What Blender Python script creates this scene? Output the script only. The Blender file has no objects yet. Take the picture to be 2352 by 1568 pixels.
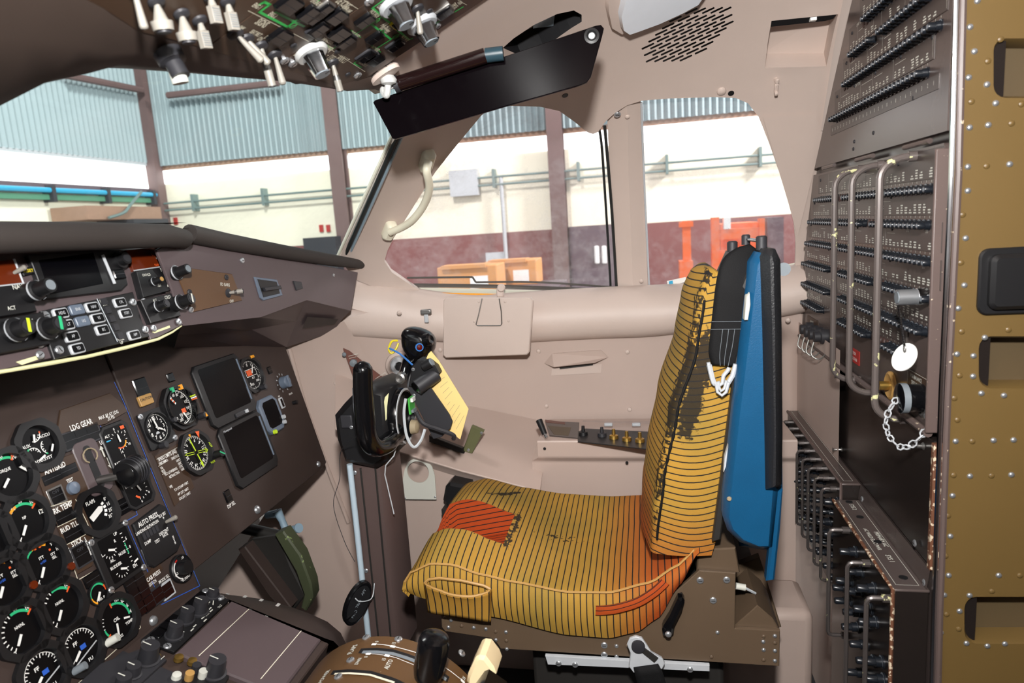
import bpy, bmesh, math, random
from mathutils import Vector, Matrix
from mathutils.geometry import delaunay_2d_cdt
random.seed(7)
SC = bpy.context.scene
COL = SC.collection
# ------------------------------------------------------------------ camera
F, CX, CY = 1568.0, 1176.0, 784.0            # focal length in pixels of the 2352 x 1568 frame (24 mm lens)
YAW, PITCH, ROLL = [math.radians(a) for a in (11.5, 9.6, 3.8)]
CAM = Vector((0.0, 0.0, 1.2))
FWD = Vector((-math.sin(YAW)*math.cos(PITCH), math.cos(YAW)*math.cos(PITCH), -math.sin(PITCH)))
_r0 = Vector((math.cos(YAW), math.sin(YAW), 0)); _u0 = _r0.cross(FWD)
RGT = _r0*math.cos(ROLL) - _u0*math.sin(ROLL)
UPV = _u0*math.cos(ROLL) + _r0*math.sin(ROLL)
cd = bpy.data.cameras.new('camera'); cam = bpy.data.objects.new('camera', cd); COL.objects.link(cam)
cd.sensor_width = 36.0; cd.lens = 24.0; cd.clip_start = 0.02; cd.clip_end = 100
cam.matrix_world = Matrix(((RGT.x, UPV.x, -FWD.x, CAM.x), (RGT.y, UPV.y, -FWD.y, CAM.y), (RGT.z, UPV.z, -FWD.z, CAM.z), (0, 0, 0, 1)))
cd.dof.use_dof = True; cd.dof.focus_distance = 1.40; cd.dof.aperture_fstop = 5.6
SC.camera = cam
# ------------------------------------------------------------------ light and exposure
w = bpy.data.worlds.new('world'); SC.world = w; w.use_nodes = True
bg = w.node_tree.nodes['Background']; bg.inputs[0].default_value = (0.94, 0.98, 1.0, 1); bg.inputs[1].default_value = 2.0
SC.view_settings.view_transform = 'Standard'; SC.view_settings.look = 'None'
SC.view_settings.exposure = 0.0; SC.view_settings.gamma = 1.0
try: SC.view_settings.use_curve_mapping = False
except Exception: pass
SC.cycles.use_denoising = True
SC.cycles.max_bounces = 8; SC.cycles.transparent_max_bounces = 12
def area(name, loc, aim, size, power, col=(1, 1, 1)):
    l = bpy.data.lights.new(name, 'AREA'); l.shape = 'DISK'; l.size = size; l.energy = power; l.color = col
    o = bpy.data.objects.new(name, l); COL.objects.link(o); o.location = loc
    o.rotation_euler = (Vector(aim) - Vector(loc)).to_track_quat('-Z', 'Y').to_euler(); return o
# the photographer's flash unit, on the camera's hot shoe
area('camera_flash', CAM + UPV*0.26 - FWD*0.02, CAM + UPV*0.10 + FWD*1.5, 0.07, 31.0, (1.0, 0.975, 0.95))
# unseen lights added to brighten the hangar walls and bring out the corrugation
area('added_hangar_light', (4.5, 7.4, 5.2), (-2.5, 10.0, 2.0), 1.2, 800.0, (1.0, 0.98, 0.95))
area('added_hangar_light', (-3.0, 3.0, 6.5), (-7.7, 8.0, 2.0), 1.2, 700.0, (1.0, 0.98, 0.95))
# ------------------------------------------------------------------ pixel rays and planes
def ray(px, py): return FWD + RGT*((px - CX)/F) - UPV*((py - CY)/F)
def hit(px, py, o, n):
    d = ray(px, py); return CAM + d*((Vector(o) - CAM).dot(n)/d.dot(n))
def atX(px, py, X): return hit(px, py, (X, 0, 0), Vector((1, 0, 0)))
def atY(px, py, Y): return hit(px, py, (0, Y, 0), Vector((0, 1, 0)))
def atZ(px, py, Z): return hit(px, py, (0, 0, Z), Vector((0, 0, 1)))
class Frame:
    def __init__(s, o, u, v):
        s.o = Vector(o); s.u = Vector(u).normalized(); v = Vector(v)
        s.v = (v - s.u*v.dot(s.u)).normalized(); s.n = s.u.cross(s.v)
        s.M = Matrix(((s.u.x, s.v.x, s.n.x, s.o.x), (s.u.y, s.v.y, s.n.y, s.o.y), (s.u.z, s.v.z, s.n.z, s.o.z), (0, 0, 0, 1)))
    def px(s, x, y, h=0.0):                   # pixel -> local (u, v) on the plane raised by h
        p = hit(x, y, s.o + s.n*h, s.n) - s.o
        return p.dot(s.u), p.dot(s.v)
    def w(s, a, b, c=0.0): return s.o + s.u*a + s.v*b + s.n*c
# ------------------------------------------------------------------ materials
MATS = {}
def lin(c):
    f = lambda x: x/12.92 if x <= 0.04045 else ((x + 0.055)/1.055)**2.4
    return tuple(f(x/255.0) for x in c) + (1.0,)
def M(name, rgb, rough=0.5, metal=0.0, var=0.07, scale=18.0, bump=0.0, bscale=400.0, chip=None, emit=0.0, spec=0.5, coat=0.0):
    m = bpy.data.materials.new(name); m.use_nodes = True; nt = m.node_tree; N = nt.nodes; L = nt.links
    b = N['Principled BSDF']; b.inputs['Roughness'].default_value = rough; b.inputs['Metallic'].default_value = metal
    b.inputs['Specular IOR Level'].default_value = spec
    if coat: b.inputs['Coat Weight'].default_value = coat; b.inputs['Coat Roughness'].default_value = 0.12
    c = lin(rgb); tc = N.new('ShaderNodeTexCoord')
    no = N.new('ShaderNodeTexNoise'); no.inputs['Scale'].default_value = scale; no.inputs['Detail'].default_value = 4
    L.new(tc.outputs['Object'], no.inputs['Vector'])
    mx = N.new('ShaderNodeMix'); mx.data_type = 'RGBA'
    mx.inputs[6].default_value = tuple(x*(1 - var) for x in c[:3]) + (1,); mx.inputs[7].default_value = tuple(min(1, x*(1 + var)) for x in c[:3]) + (1,)
    L.new(no.outputs['Fac'], mx.inputs[0]); out = mx.outputs[2]
    if chip:
        crgb, thr, cs = chip
        n2 = N.new('ShaderNodeTexNoise'); n2.inputs['Scale'].default_value = cs; n2.inputs['Detail'].default_value = 5
        L.new(tc.outputs['Object'], n2.inputs['Vector'])
        cr = N.new('ShaderNodeValToRGB'); cr.color_ramp.elements[0].position = thr; cr.color_ramp.elements[1].position = thr + 0.02
        L.new(n2.outputs['Fac'], cr.inputs[0])
        m2 = N.new('ShaderNodeMix'); m2.data_type = 'RGBA'; L.new(cr.outputs[0], m2.inputs[0]); L.new(out, m2.inputs[6]); m2.inputs[7].default_value = lin(crgb); out = m2.outputs[2]
    L.new(out, b.inputs['Base Color'])
    if bump:
        n3 = N.new('ShaderNodeTexNoise'); n3.inputs['Scale'].default_value = bscale; L.new(tc.outputs['Object'], n3.inputs['Vector'])
        bp = N.new('ShaderNodeBump'); bp.inputs['Strength'].default_value = bump; bp.inputs['Distance'].default_value = 0.001
        L.new(n3.outputs['Fac'], bp.inputs['Height']); L.new(bp.outputs['Normal'], b.inputs['Normal'])
    if emit:
        b.inputs['Emission Color'].default_value = c; b.inputs['Emission Strength'].default_value = emit
    MATS[name] = m; return m
CREAM_CHIP = (222, 220, 168)
M('liner', (198, 181, 171), 0.5, var=0.045, scale=9, bump=0.12, bscale=260)
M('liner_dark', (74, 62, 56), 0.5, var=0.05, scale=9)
M('liner_low', (186, 167, 157), 0.45, var=0.05, scale=7, bump=0.1, bscale=300)
M('pad', (52, 46, 43), 0.75, var=0.08, bump=0.25, bscale=700)
M('panel', (60, 49, 45), 0.55, var=0.06, scale=20, bump=0.15, bscale=900, spec=0.3)
M('panel_brown', (62, 45, 33), 0.42, var=0.05, bump=0.1, bscale=900)
M('panel_purple', (84, 72, 74), 0.42, var=0.05, scale=10, bump=0.1, bscale=900)
M('black', (20, 20, 22), 0.45, var=0.1)
M('black_gloss', (12, 12, 14), 0.16, var=0.1)
M('black_dial', (8, 8, 10), 0.4, var=0.05, spec=0.2)
M('screen', (6, 6, 9), 0.2, var=0.05, spec=0.15)
M('charcoal', (42, 42, 46), 0.5)
M('grey', (120, 128, 134), 0.4)
M('bezel_grey', (96, 108, 124), 0.42)
M('light_grey', (182, 186, 190), 0.4)
M('knob_white', (196, 198, 196), 0.35)
M('chrome', (205, 208, 212), 0.14, metal=1.0, var=0.02)
M('steel', (150, 148, 145), 0.35, metal=0.9)
M('rivet_steel', (196, 200, 204), 0.3, metal=0.8)
M('white', (236, 236, 232), 0.5, var=0.02)
M('off_white', (205, 206, 196), 0.5, var=0.03)
M('cream', (224, 218, 196), 0.42, var=0.05, scale=30)
M('cream_chip', (224, 222, 172), 0.5, var=0.08, scale=60)
M('ivory', (231, 210, 168), 0.35, var=0.03)
M('orange', (226, 92, 38), 0.5)
M('amber', (240, 160, 32), 0.5)
M('yellow', (214, 196, 40), 0.5)
M('lime', (196, 226, 40), 0.45)
M('green', (42, 178, 120), 0.5)
M('green_line', (52, 178, 84), 0.5)
M('blue_line', (44, 92, 190), 0.45)
M('blue_wire', (54, 116, 190), 0.4)
M('red', (178, 34, 28), 0.45)
M('red_lamp', (88, 14, 12), 0.25)
M('amber_glass', (92, 34, 12), 0.15)
M('ind_gold', (178, 138, 78), 0.5)
M('rack', (78, 68, 65), 0.26, var=0.1, scale=7)
M('rack_strip', (68, 60, 57), 0.35, var=0.06)
M('toggle_grey', (136, 132, 124), 0.45)
M('chain_grey', (112, 112, 108), 0.4, metal=0.4)
M('rack_dark', (34, 29, 27), 0.26, var=0.14, scale=9)
M('rack_worn', (92, 80, 76), 0.42, chip=(CREAM_CHIP, 0.64, 60))
M('rack_edge', (92, 78, 74), 0.45, chip=((206, 190, 165), 0.68, 140))
M('rust_edge', (104, 66, 46), 0.6, chip=((214, 196, 170), 0.57, 130))
M('handle_worn', (98, 90, 87), 0.32, metal=0.15, chip=(CREAM_CHIP, 0.64, 55))
M('handle_dark', (86, 80, 78), 0.32, metal=0.4, chip=(CREAM_CHIP, 0.66, 60))
M('breaker', (24, 28, 34), 0.3, var=0.1)
M('breaker_tip', (120, 128, 136), 0.4)
M('breaker_hole', (66, 46, 42), 0.5)
M('olive', (104, 83, 46), 0.42, var=0.07, scale=5, chip=((214, 180, 150), 0.735, 22))
M('olive_dark', (84, 70, 48), 0.5, var=0.12, scale=9)
M('seat_metal', (92, 76, 60), 0.42, var=0.06, scale=14)
M('seat_dark', (40, 38, 36), 0.5)
M('blue_vinyl', (14, 74, 112), 0.36, var=0.14, scale=16, bump=0.3, bscale=520)
M('black_leather', (30, 31, 34), 0.42, var=0.1, bump=0.6, bscale=420)
M('webbing', (20, 20, 21), 0.7, var=0.12, bump=0.5, bscale=900, spec=0.15)
M('plate_brown', (92, 66, 44), 0.42, var=0.04, bump=0.1, bscale=900)
M('paper', (236, 206, 134), 0.7, var=0.03)
M('kraft', (150, 136, 110), 0.7)
M('foam', (88, 90, 94), 0.9, bump=0.8, bscale=300)
M('leather_brown', (84, 69, 66), 0.5, var=0.06, bump=0.2, bscale=350)
M('quadrant', (92, 66, 40), 0.42, var=0.06, chip=((214, 205, 180), 0.76, 60))
M('pedal_green', (66, 72, 50), 0.55, var=0.15, chip=((128, 146, 92), 0.68, 60))
M('light_blue_metal', (138, 162, 178), 0.4)
M('pale_rod', (178, 196, 208), 0.35)
M('wire_grey', (178, 184, 188), 0.4)
M('olive_plate', (96, 98, 66), 0.45)
M('pcb', (70, 170, 70), 0.5)
M('maroon_panel', (108, 66, 56), 0.5)
M('visor', (9, 6, 8), 0.12, var=0.04, spec=0.04)
M('visor_tube', (26, 14, 14), 0.12)
M('teal_sleeve', (40, 62, 72), 0.3)
M('metal_film', (150, 166, 178), 0.3, metal=0.5)
M('lens', (226, 232, 240), 0.2)
M('gold', (196, 160, 84), 0.3, metal=0.9)
M('dark_floor', (34, 32, 36), 0.8, var=0.15, scale=40)
M('navy_cloth', (30, 40, 78), 0.8)
M('rubber', (28, 32, 32), 0.5)
M('seal_blue', (140, 160, 172), 0.4)
M('seal_cream', (226, 224, 206), 0.45, var=0.05)
M('clear_edge', (88, 84, 80), 0.25)
M('h_blue', (144, 160, 164), 0.6, var=0.05, scale=1.2)
M('h_cream', (236, 230, 210), 0.7, var=0.03, scale=1)
M('h_white', (238, 240, 238), 0.7, var=0.02)
M('h_maroon', (122, 72, 70), 0.6, var=0.08, scale=1.5)
M('h_plum', (92, 76, 84), 0.6, var=0.08)
M('h_column', (104, 82, 80), 0.6, var=0.1)
M('h_rust', (150, 118, 98), 0.7, var=0.12)
M('h_pipe', (104, 124, 122), 0.5)
M('h_cyan', (50, 164, 206), 0.5)
M('h_green', (74, 132, 104), 0.6)
M('h_dark', (44, 46, 52), 0.6)
M('h_orange', (236, 106, 44), 0.5)
M('h_floor', (120, 118, 114), 0.8)
M('card', (206, 148, 92), 0.8, var=0.06, scale=3)
M('skylight', (255, 255, 255), 0.6, emit=2.2)
# glass: clear, a little reflective, with dust that scatters light
def glass(name, dust, tint=(0.97, 1.0, 1.0), scale=6.0):
    m = bpy.data.materials.new(name); m.use_nodes = True; nt = m.node_tree; N = nt.nodes; L = nt.links
    for n in list(N): N.remove(n)
    out = N.new('ShaderNodeOutputMaterial'); tr = N.new('ShaderNodeBsdfTransparent'); tr.inputs[0].default_value = tint + (1,)
    gl = N.new('ShaderNodeBsdfGlossy'); gl.inputs['Roughness'].default_value = 0.02
    df = N.new('ShaderNodeBsdfDiffuse'); df.inputs[0].default_value = (0.8, 0.8, 0.82, 1)
    tc = N.new('ShaderNodeTexCoord'); no = N.new('ShaderNodeTexNoise'); no.inputs['Scale'].default_value = scale; no.inputs['Detail'].default_value = 8; no.inputs['Roughness'].default_value = 0.75
    L.new(tc.outputs['Object'], no.inputs['Vector'])
    cr = N.new('ShaderNodeValToRGB'); cr.color_ramp.elements[0].position = 0.45; cr.color_ramp.elements[0].color = (dust*0.35,)*3 + (1,)
    cr.color_ramp.elements[1].position = 0.85; cr.color_ramp.elements[1].color = (min(1, dust*3.2),)*3 + (1,)
    L.new(no.outputs['Fac'], cr.inputs[0])
    m1 = N.new('ShaderNodeMixShader'); m1.inputs[0].default_value = 0.035; L.new(tr.outputs[0], m1.inputs[1]); L.new(gl.outputs[0], m1.inputs[2])
    m2 = N.new('ShaderNodeMixShader'); L.new(cr.outputs[0], m2.inputs[0]); L.new(m1.outputs[0], m2.inputs[1]); L.new(df.outputs[0], m2.inputs[2])
    L.new(m2.outputs[0], out.inputs[0]); MATS[name] = m
glass('glass_front', 0.05, (0.93, 1.0, 0.99)); glass('glass_side', 0.16, (0.99, 0.97, 0.99), 9.0); glass('clear_cover', 0.10, (0.95, 0.97, 1.0), 20)
# woven seat cloth: dark stripes and colour read from the 'st' attribute (stripe metres, orange, dirt)
def cloth(name, pitch):
    m = bpy.data.materials.new(name); m.use_nodes = True; nt = m.node_tree; N = nt.nodes; L = nt.links
    b = N['Principled BSDF']; b.inputs['Roughness'].default_value = 0.75; b.inputs['Sheen Weight'].default_value = 0.0; b.inputs['Specular IOR Level'].default_value = 0.25
    at = N.new('ShaderNodeAttribute'); at.attribute_name = 'st'
    se = N.new('ShaderNodeSeparateXYZ'); L.new(at.outputs['Vector'], se.inputs[0])
    tc = N.new('ShaderNodeTexCoord')
    wob = N.new('ShaderNodeTexNoise'); wob.inputs['Scale'].default_value = 9; L.new(tc.outputs['Object'], wob.inputs['Vector'])
    def math_(op, a, b_=None, c=None):
        n = N.new('ShaderNodeMath'); n.operation = op
        for i, x in enumerate((a, b_, c)):
            if x is None: continue
            if isinstance(x, (int, float)): n.inputs[i].default_value = x
            else: L.new(x, n.inputs[i])
        return n.outputs[0]
    w_ = math_('MULTIPLY_ADD', wob.outputs['Fac'], 0.004, se.outputs[0])
    ph = math_('FRACT', math_('DIVIDE', w_, pitch))
    st = math_('LESS_THAN', math_('ABSOLUTE', math_('SUBTRACT', ph, 0.5)), 0.085)
    big = N.new('ShaderNodeTexNoise'); big.inputs['Scale'].default_value = 7; big.inputs['Detail'].default_value = 3; L.new(tc.outputs['Object'], big.inputs['Vector'])
    r1 = N.new('ShaderNodeMix'); r1.data_type = 'RGBA'; r1.inputs[6].default_value = lin((124, 112, 52)); r1.inputs[7].default_value = lin((190, 138, 50)); L.new(big.outputs['Fac'], r1.inputs[0])
    r2 = N.new('ShaderNodeMix'); r2.data_type = 'RGBA'; L.new(se.outputs[1], r2.inputs[0]); L.new(r1.outputs[2], r2.inputs[6]); r2.inputs[7].default_value = lin((168, 66, 22))
    dn = N.new('ShaderNodeTexNoise'); dn.inputs['Scale'].default_value = 110; dn.inputs['Detail'].default_value = 6; L.new(tc.outputs['Object'], dn.inputs['Vector'])
    nz = math_('MULTIPLY', math_('SUBTRACT', dn.outputs['Fac'], 0.5), 2.2)
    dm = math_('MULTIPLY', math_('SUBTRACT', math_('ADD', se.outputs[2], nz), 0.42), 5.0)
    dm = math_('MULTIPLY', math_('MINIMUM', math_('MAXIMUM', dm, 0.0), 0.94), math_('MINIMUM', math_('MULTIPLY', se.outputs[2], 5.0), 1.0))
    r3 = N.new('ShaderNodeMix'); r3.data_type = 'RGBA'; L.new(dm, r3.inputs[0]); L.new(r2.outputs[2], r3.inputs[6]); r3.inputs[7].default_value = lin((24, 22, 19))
    r4 = N.new('ShaderNodeMix'); r4.data_type = 'RGBA'; L.new(st, r4.inputs[0]); L.new(r3.outputs[2], r4.inputs[6]); r4.inputs[7].default_value = lin((30, 28, 28))
    L.new(r4.outputs[2], b.inputs['Base Color'])
    bn = N.new('ShaderNodeTexNoise'); bn.inputs['Scale'].default_value = 900; L.new(tc.outputs['Object'], bn.inputs['Vector'])
    bp = N.new('ShaderNodeBump'); bp.inputs['Strength'].default_value = 0.4; bp.inputs['Distance'].default_value = 0.001
    L.new(bn.outputs['Fac'], bp.inputs['Height']); L.new(bp.outputs['Normal'], b.inputs['Normal'])
    MATS[name] = m
cloth('cloth', 0.0118)
# ------------------------------------------------------------------ mesh building
WM = {}                                        # world matrix of every object, kept by hand
_tcache = {}
def text_geo(s):
    if s in _tcache: return _tcache[s]
    c = bpy.data.curves.new('t', 'FONT'); c.body = s; c.align_x = 'CENTER'; c.align_y = 'CENTER'; c.resolution_u = 2; c.size = 1.0; c.offset = 0.018
    o = bpy.data.objects.new('t', c); COL.objects.link(o)
    dg = bpy.context.evaluated_depsgraph_get(); me = bpy.data.meshes.new_from_object(o.evaluated_get(dg))
    r = ([v.co.copy() for v in me.vertices], [tuple(p.vertices) for p in me.polygons])
    bpy.data.objects.remove(o); bpy.data.curves.remove(c); bpy.data.meshes.remove(me)
    _tcache[s] = r; return r
def rot2(a): return Matrix.Rotation(a, 4, 'Z')
class MB:
    def __init__(s): s.v = []; s.f = []; s.mi = []; s.mats = []; s.st = None
    def mat(s, m):
        if m not in s.mats: s.mats.append(m)
        return s.mats.index(m)
    def add(s, vs, fs, m, T=None):
        k = len(s.v); i = s.mat(m)
        s.v += [(T @ Vector(v)) if T is not None else Vector(v) for v in vs]
        for f in fs: s.f.append(tuple(k + a for a in f)); s.mi.append(i)
        return s
    def box(s, c, d, m, T=None):
        x, y, z = c; a, b, e = d[0]/2, d[1]/2, d[2]/2
        vs = [(x+i*a, y+j*b, z+k*e) for i in (-1, 1) for j in (-1, 1) for k in (-1, 1)]
        return s.add(vs, [(0,1,3,2),(4,6,7,5),(0,4,5,1),(2,3,7,6),(0,2,6,4),(1,5,7,3)], m, T)
    def box2(s, p, q, m, T=None):
        return s.box([(a+b)/2 for a, b in zip(p, q)], [abs(a-b) for a, b in zip(p, q)], m, T)
    def prism(s, out, z0, z1, m, T=None, ch=0.0, mtop=None):
        n = len(out); cx = sum(p[0] for p in out)/n; cy = sum(p[1] for p in out)/n
        if ch:
            q = []
            for i in range(n):
                a, b, c = Vector(out[i-1][:2]), Vector(out[i][:2]), Vector(out[(i+1) % n][:2])
                d1 = (b-a).normalized(); d2 = (c-b).normalized(); nn = Vector((-(d1.y+d2.y), d1.x+d2.x))
                if nn.length > 1e-9: nn.normalize()
                q.append((b.x + nn.x*ch, b.y + nn.y*ch))
            ar = sum(out[i-1][0]*out[i][1] - out[i][0]*out[i-1][1] for i in range(n))
            if ar < 0: q = [(2*out[i][0]-q[i][0], 2*out[i][1]-q[i][1]) for i in range(n)]
            rings = [(out, z0), (out, z1 - ch if z1 > z0 else z1 + ch), (q, z1)]
        else: rings = [(out, z0), (out, z1)]
        vs = []; fs = []
        for o_, z in rings: vs += [(p[0], p[1], z) for p in o_]
        for r in range(len(rings)-1):
            for i in range(n):
                j = (i+1) % n; fs.append((r*n+i, r*n+j, (r+1)*n+j, (r+1)*n+i))
        s.add(vs, fs + [tuple(reversed(range(n)))], m, T)
        k = len(rings)-1
        s.add([(p[0], p[1], rings[k][1]) for p in rings[k][0]], [tuple(range(n))], mtop or m, T)
        return s
    def cyl(s, p, q, r, m, r2=None, n=14, T=None, cap=True):
        p, q = Vector(p), Vector(q); r2 = r if r2 is None else r2
        d = (q-p).normalized(); a = d.orthogonal().normalized(); b = d.cross(a)
        vs = []
        for c_, rr in ((p, r), (q, r2)):
            vs += [c_ + (a*math.cos(2*math.pi*i/n) + b*math.sin(2*math.pi*i/n))*rr for i in range(n)]
        fs = [(i, (i+1) % n, n+(i+1) % n, n+i) for i in range(n)]
        if cap: fs += [tuple(reversed(range(n))), tuple(range(n, 2*n))]
        return s.add(vs, fs, m, T)
    def tube(s, path, r, m, n=8, T=None, closed=False):
        P = [Vector(p) for p in path]; k = len(P); rr = r if isinstance(r, (list, tuple)) else [r]*k
        vs = []; prev = None
        for i in range(k):
            if closed: d = P[(i+1) % k] - P[i-1]
            else: d = P[min(i+1, k-1)] - P[max(i-1, 0)]
            d.normalize()
            a = d.orthogonal().normalized() if prev is None else (prev - d*prev.dot(d)).normalized()
            prev = a; b = d.cross(a)
            vs += [P[i] + (a*math.cos(2*math.pi*j/n) + b*math.sin(2*math.pi*j/n))*rr[i] for j in range(n)]
        fs = []
        for i in range(k if closed else k-1):
            i2 = (i+1) % k
            for j in range(n): fs.append((i*n+j, i*n+(j+1) % n, i2*n+(j+1) % n, i2*n+j))
        if not closed: fs += [tuple(reversed(range(n))), tuple((k-1)*n+j for j in range(n))]
        return s.add(vs, fs, m, T)
    def lathe(s, prof, m, n=20, T=None, cap=True):       # prof: [(r, z)] about local z
        vs = []; fs = []; k = len(prof)
        for r, z in prof: vs += [(r*math.cos(2*math.pi*i/n), r*math.sin(2*math.pi*i/n), z) for i in range(n)]
        for a in range(k-1):
            for i in range(n): fs.append((a*n+i, a*n+(i+1) % n, (a+1)*n+(i+1) % n, (a+1)*n+i))
        if cap: fs += [tuple(reversed(range(n))), tuple((k-1)*n+i for i in range(n))]
        return s.add(vs, fs, m, T)
    def text(s, t, x, y, size, m, z=0.0, rot=0.0, sx=1.0, T=None):
        vs, fs = text_geo(t); c, q = math.cos(rot), math.sin(rot)
        return s.add([(x + (v.x*sx*c - v.y*q)*size, y + (v.x*sx*q + v.y*c)*size, z) for v in vs], fs, m, T)
    def arc(s, cx, cy, r0, r1, a0, a1, m, z=0.0, n=None, T=None):   # clock degrees
        n = n or max(2, int(abs(a1-a0)/8)); vs = []
        for i in range(n+1):
            a = math.radians(a0 + (a1-a0)*i/n); vs += [(cx+r0*math.sin(a), cy+r0*math.cos(a), z), (cx+r1*math.sin(a), cy+r1*math.cos(a), z)]
        return s.add(vs, [(2*i, 2*i+1, 2*i+3, 2*i+2) for i in range(n)], m, T)
    def tick(s, cx, cy, r0, r1, a, wd, m, z=0.0, T=None):
        a = math.radians(a); d = Vector((math.sin(a), math.cos(a), 0)); p = Vector((d.y, -d.x, 0))*wd/2; c = Vector((cx, cy, z))
        return s.add([c+d*r0-p, c+d*r0+p, c+d*r1+p, c+d*r1-p], [(0, 1, 2, 3)], m, T)
    def line(s, pts, wd, m, z=0.0, T=None):             # flat 2-D polyline
        for a, b in zip(pts, pts[1:]):
            a, b = Vector(a[:2]), Vector(b[:2]); d = (b-a).normalized(); p = Vector((-d.y, d.x))*wd/2; e = d*wd/2
            a2, b2 = a-e, b+e
            s.add([(a2.x-p.x, a2.y-p.y, z), (b2.x-p.x, b2.y-p.y, z), (b2.x+p.x, b2.y+p.y, z), (a2.x+p.x, a2.y+p.y, z)], [(0, 1, 2, 3)], m, T)
        return s
    def rect(s, x, y, w_, h, m, z=0.0, T=None, rot=0.0):
        c, q = math.cos(rot), math.sin(rot)
        return s.add([(x+i*w_/2*c-j*h/2*q, y+i*w_/2*q+j*h/2*c, z) for i, j in ((-1,-1),(1,-1),(1,1),(-1,1))], [(0, 1, 2, 3)], m, T)
    def frame2(s, x, y, w_, h, t, m, z=0.0, T=None):
        pts = [(x-w_/2, y-h/2), (x+w_/2, y-h/2), (x+w_/2, y+h/2), (x-w_/2, y+h/2), (x-w_/2, y-h/2)]
        return s.line(pts, t, m, z, T)
    def grid(s, P, m, T=None, closed_u=False):          # P[i][j]
        a, b = len(P), len(P[0]); vs = [p for row in P for p in row]; fs = []
        for i in range(a if closed_u else a-1):
            for j in range(b-1):
                i2 = (i+1) % a; fs.append((i*b+j, i2*b+j, i2*b+j+1, i*b+j+1))
        return s.add(vs, fs, m, T)
    def build(s, name, parent=None, loc=None, world=False, bevel=0.0, bseg=2, smooth=True, ang=35, label=None, kind=None, sub=0, solid=0.0, fixn=False):
        me = bpy.data.meshes.new(name)
        vs = s.v
        if world and parent is not None:
            Mi = WM[parent].inverted(); vs = [Mi @ v for v in vs]
        me.from_pydata([tuple(v) for v in vs], [], s.f)
        for m in s.mats: me.materials.append(MATS[m])
        me.polygons.foreach_set('material_index', s.mi)
        if s.st:
            at = me.attributes.new('st', 'FLOAT_VECTOR', 'POINT')
            at.data.foreach_set('vector', [x for t in s.st for x in t])
        if fixn:
            bm = bmesh.new(); bm.from_mesh(me); bmesh.ops.remove_doubles(bm, verts=bm.verts, dist=1e-6); bmesh.ops.recalc_face_normals(bm, faces=bm.faces); bm.to_mesh(me); bm.free()
        if smooth:
            me.polygons.foreach_set('use_smooth', [True]*len(me.polygons)); me.set_sharp_from_angle(angle=math.radians(ang))
        me.update()
        return place(me, name, parent, loc, bevel, bseg, label, kind, sub, solid)
def place(me, name, parent=None, loc=None, bevel=0.0, bseg=2, label=None, kind=None, sub=0, solid=0.0, rot=None):
    o = bpy.data.objects.new(name, me); COL.objects.link(o)
    L = Matrix.Translation(Vector(loc)) if loc is not None else Matrix.Identity(4)
    if rot is not None: L = L @ rot
    if parent is not None: o.parent = parent
    o.matrix_basis = L
    WM[o] = (WM[parent] if parent is not None else Matrix.Identity(4)) @ L
    if solid: md = o.modifiers.new('solid', 'SOLIDIFY'); md.thickness = solid; md.offset = -1
    if bevel: md = o.modifiers.new('bevel', 'BEVEL'); md.width = bevel; md.segments = bseg; md.limit_method = 'ANGLE'; md.angle_limit = math.radians(40)
    if sub: md = o.modifiers.new('sub', 'SUBSURF'); md.levels = sub; md.render_levels = sub
    if label: o['label'] = label
    if kind: o['kind'] = kind
    return o
def thing(name, label, cat, M_=None, loc=None, group=None, parent=None):
    o = bpy.data.objects.new(name, None); COL.objects.link(o); o.empty_display_size = 0.05
    if M_ is None: M_ = Matrix.Translation(Vector(loc))
    o.matrix_world = M_; WM[o] = M_.copy(); o['label'] = label; o['category'] = cat
    if group: o['group'] = group
    return o
def tag(o, label, cat, group=None):
    o['label'] = label; o['category'] = cat
    if group: o['group'] = group
    return o
def struct(o, label=None, cat=None):
    o['kind'] = 'structure'
    if label: o['label'] = label
    if cat: o['category'] = cat
    return o
def inpoly(x, y, P):
    r = False; n = len(P); j = n-1
    for i in range(n):
        if (P[i][1] > y) != (P[j][1] > y) and x < (P[j][0]-P[i][0])*(y-P[i][1])/(P[j][1]-P[i][1]) + P[i][0]: r = not r
        j = i
    return r
def dens(P, step, close=True):
    out = []; n = len(P)
    for i in range(n if close else n-1):
        a, b = P[i], P[(i+1) % n]; k = max(1, int(math.hypot(b[0]-a[0], b[1]-a[1])/step))
        out += [(a[0]+(b[0]-a[0])*t/k, a[1]+(b[1]-a[1])*t/k) for t in range(k)]
    if not close: out.append(tuple(P[-1]))
    return out
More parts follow.
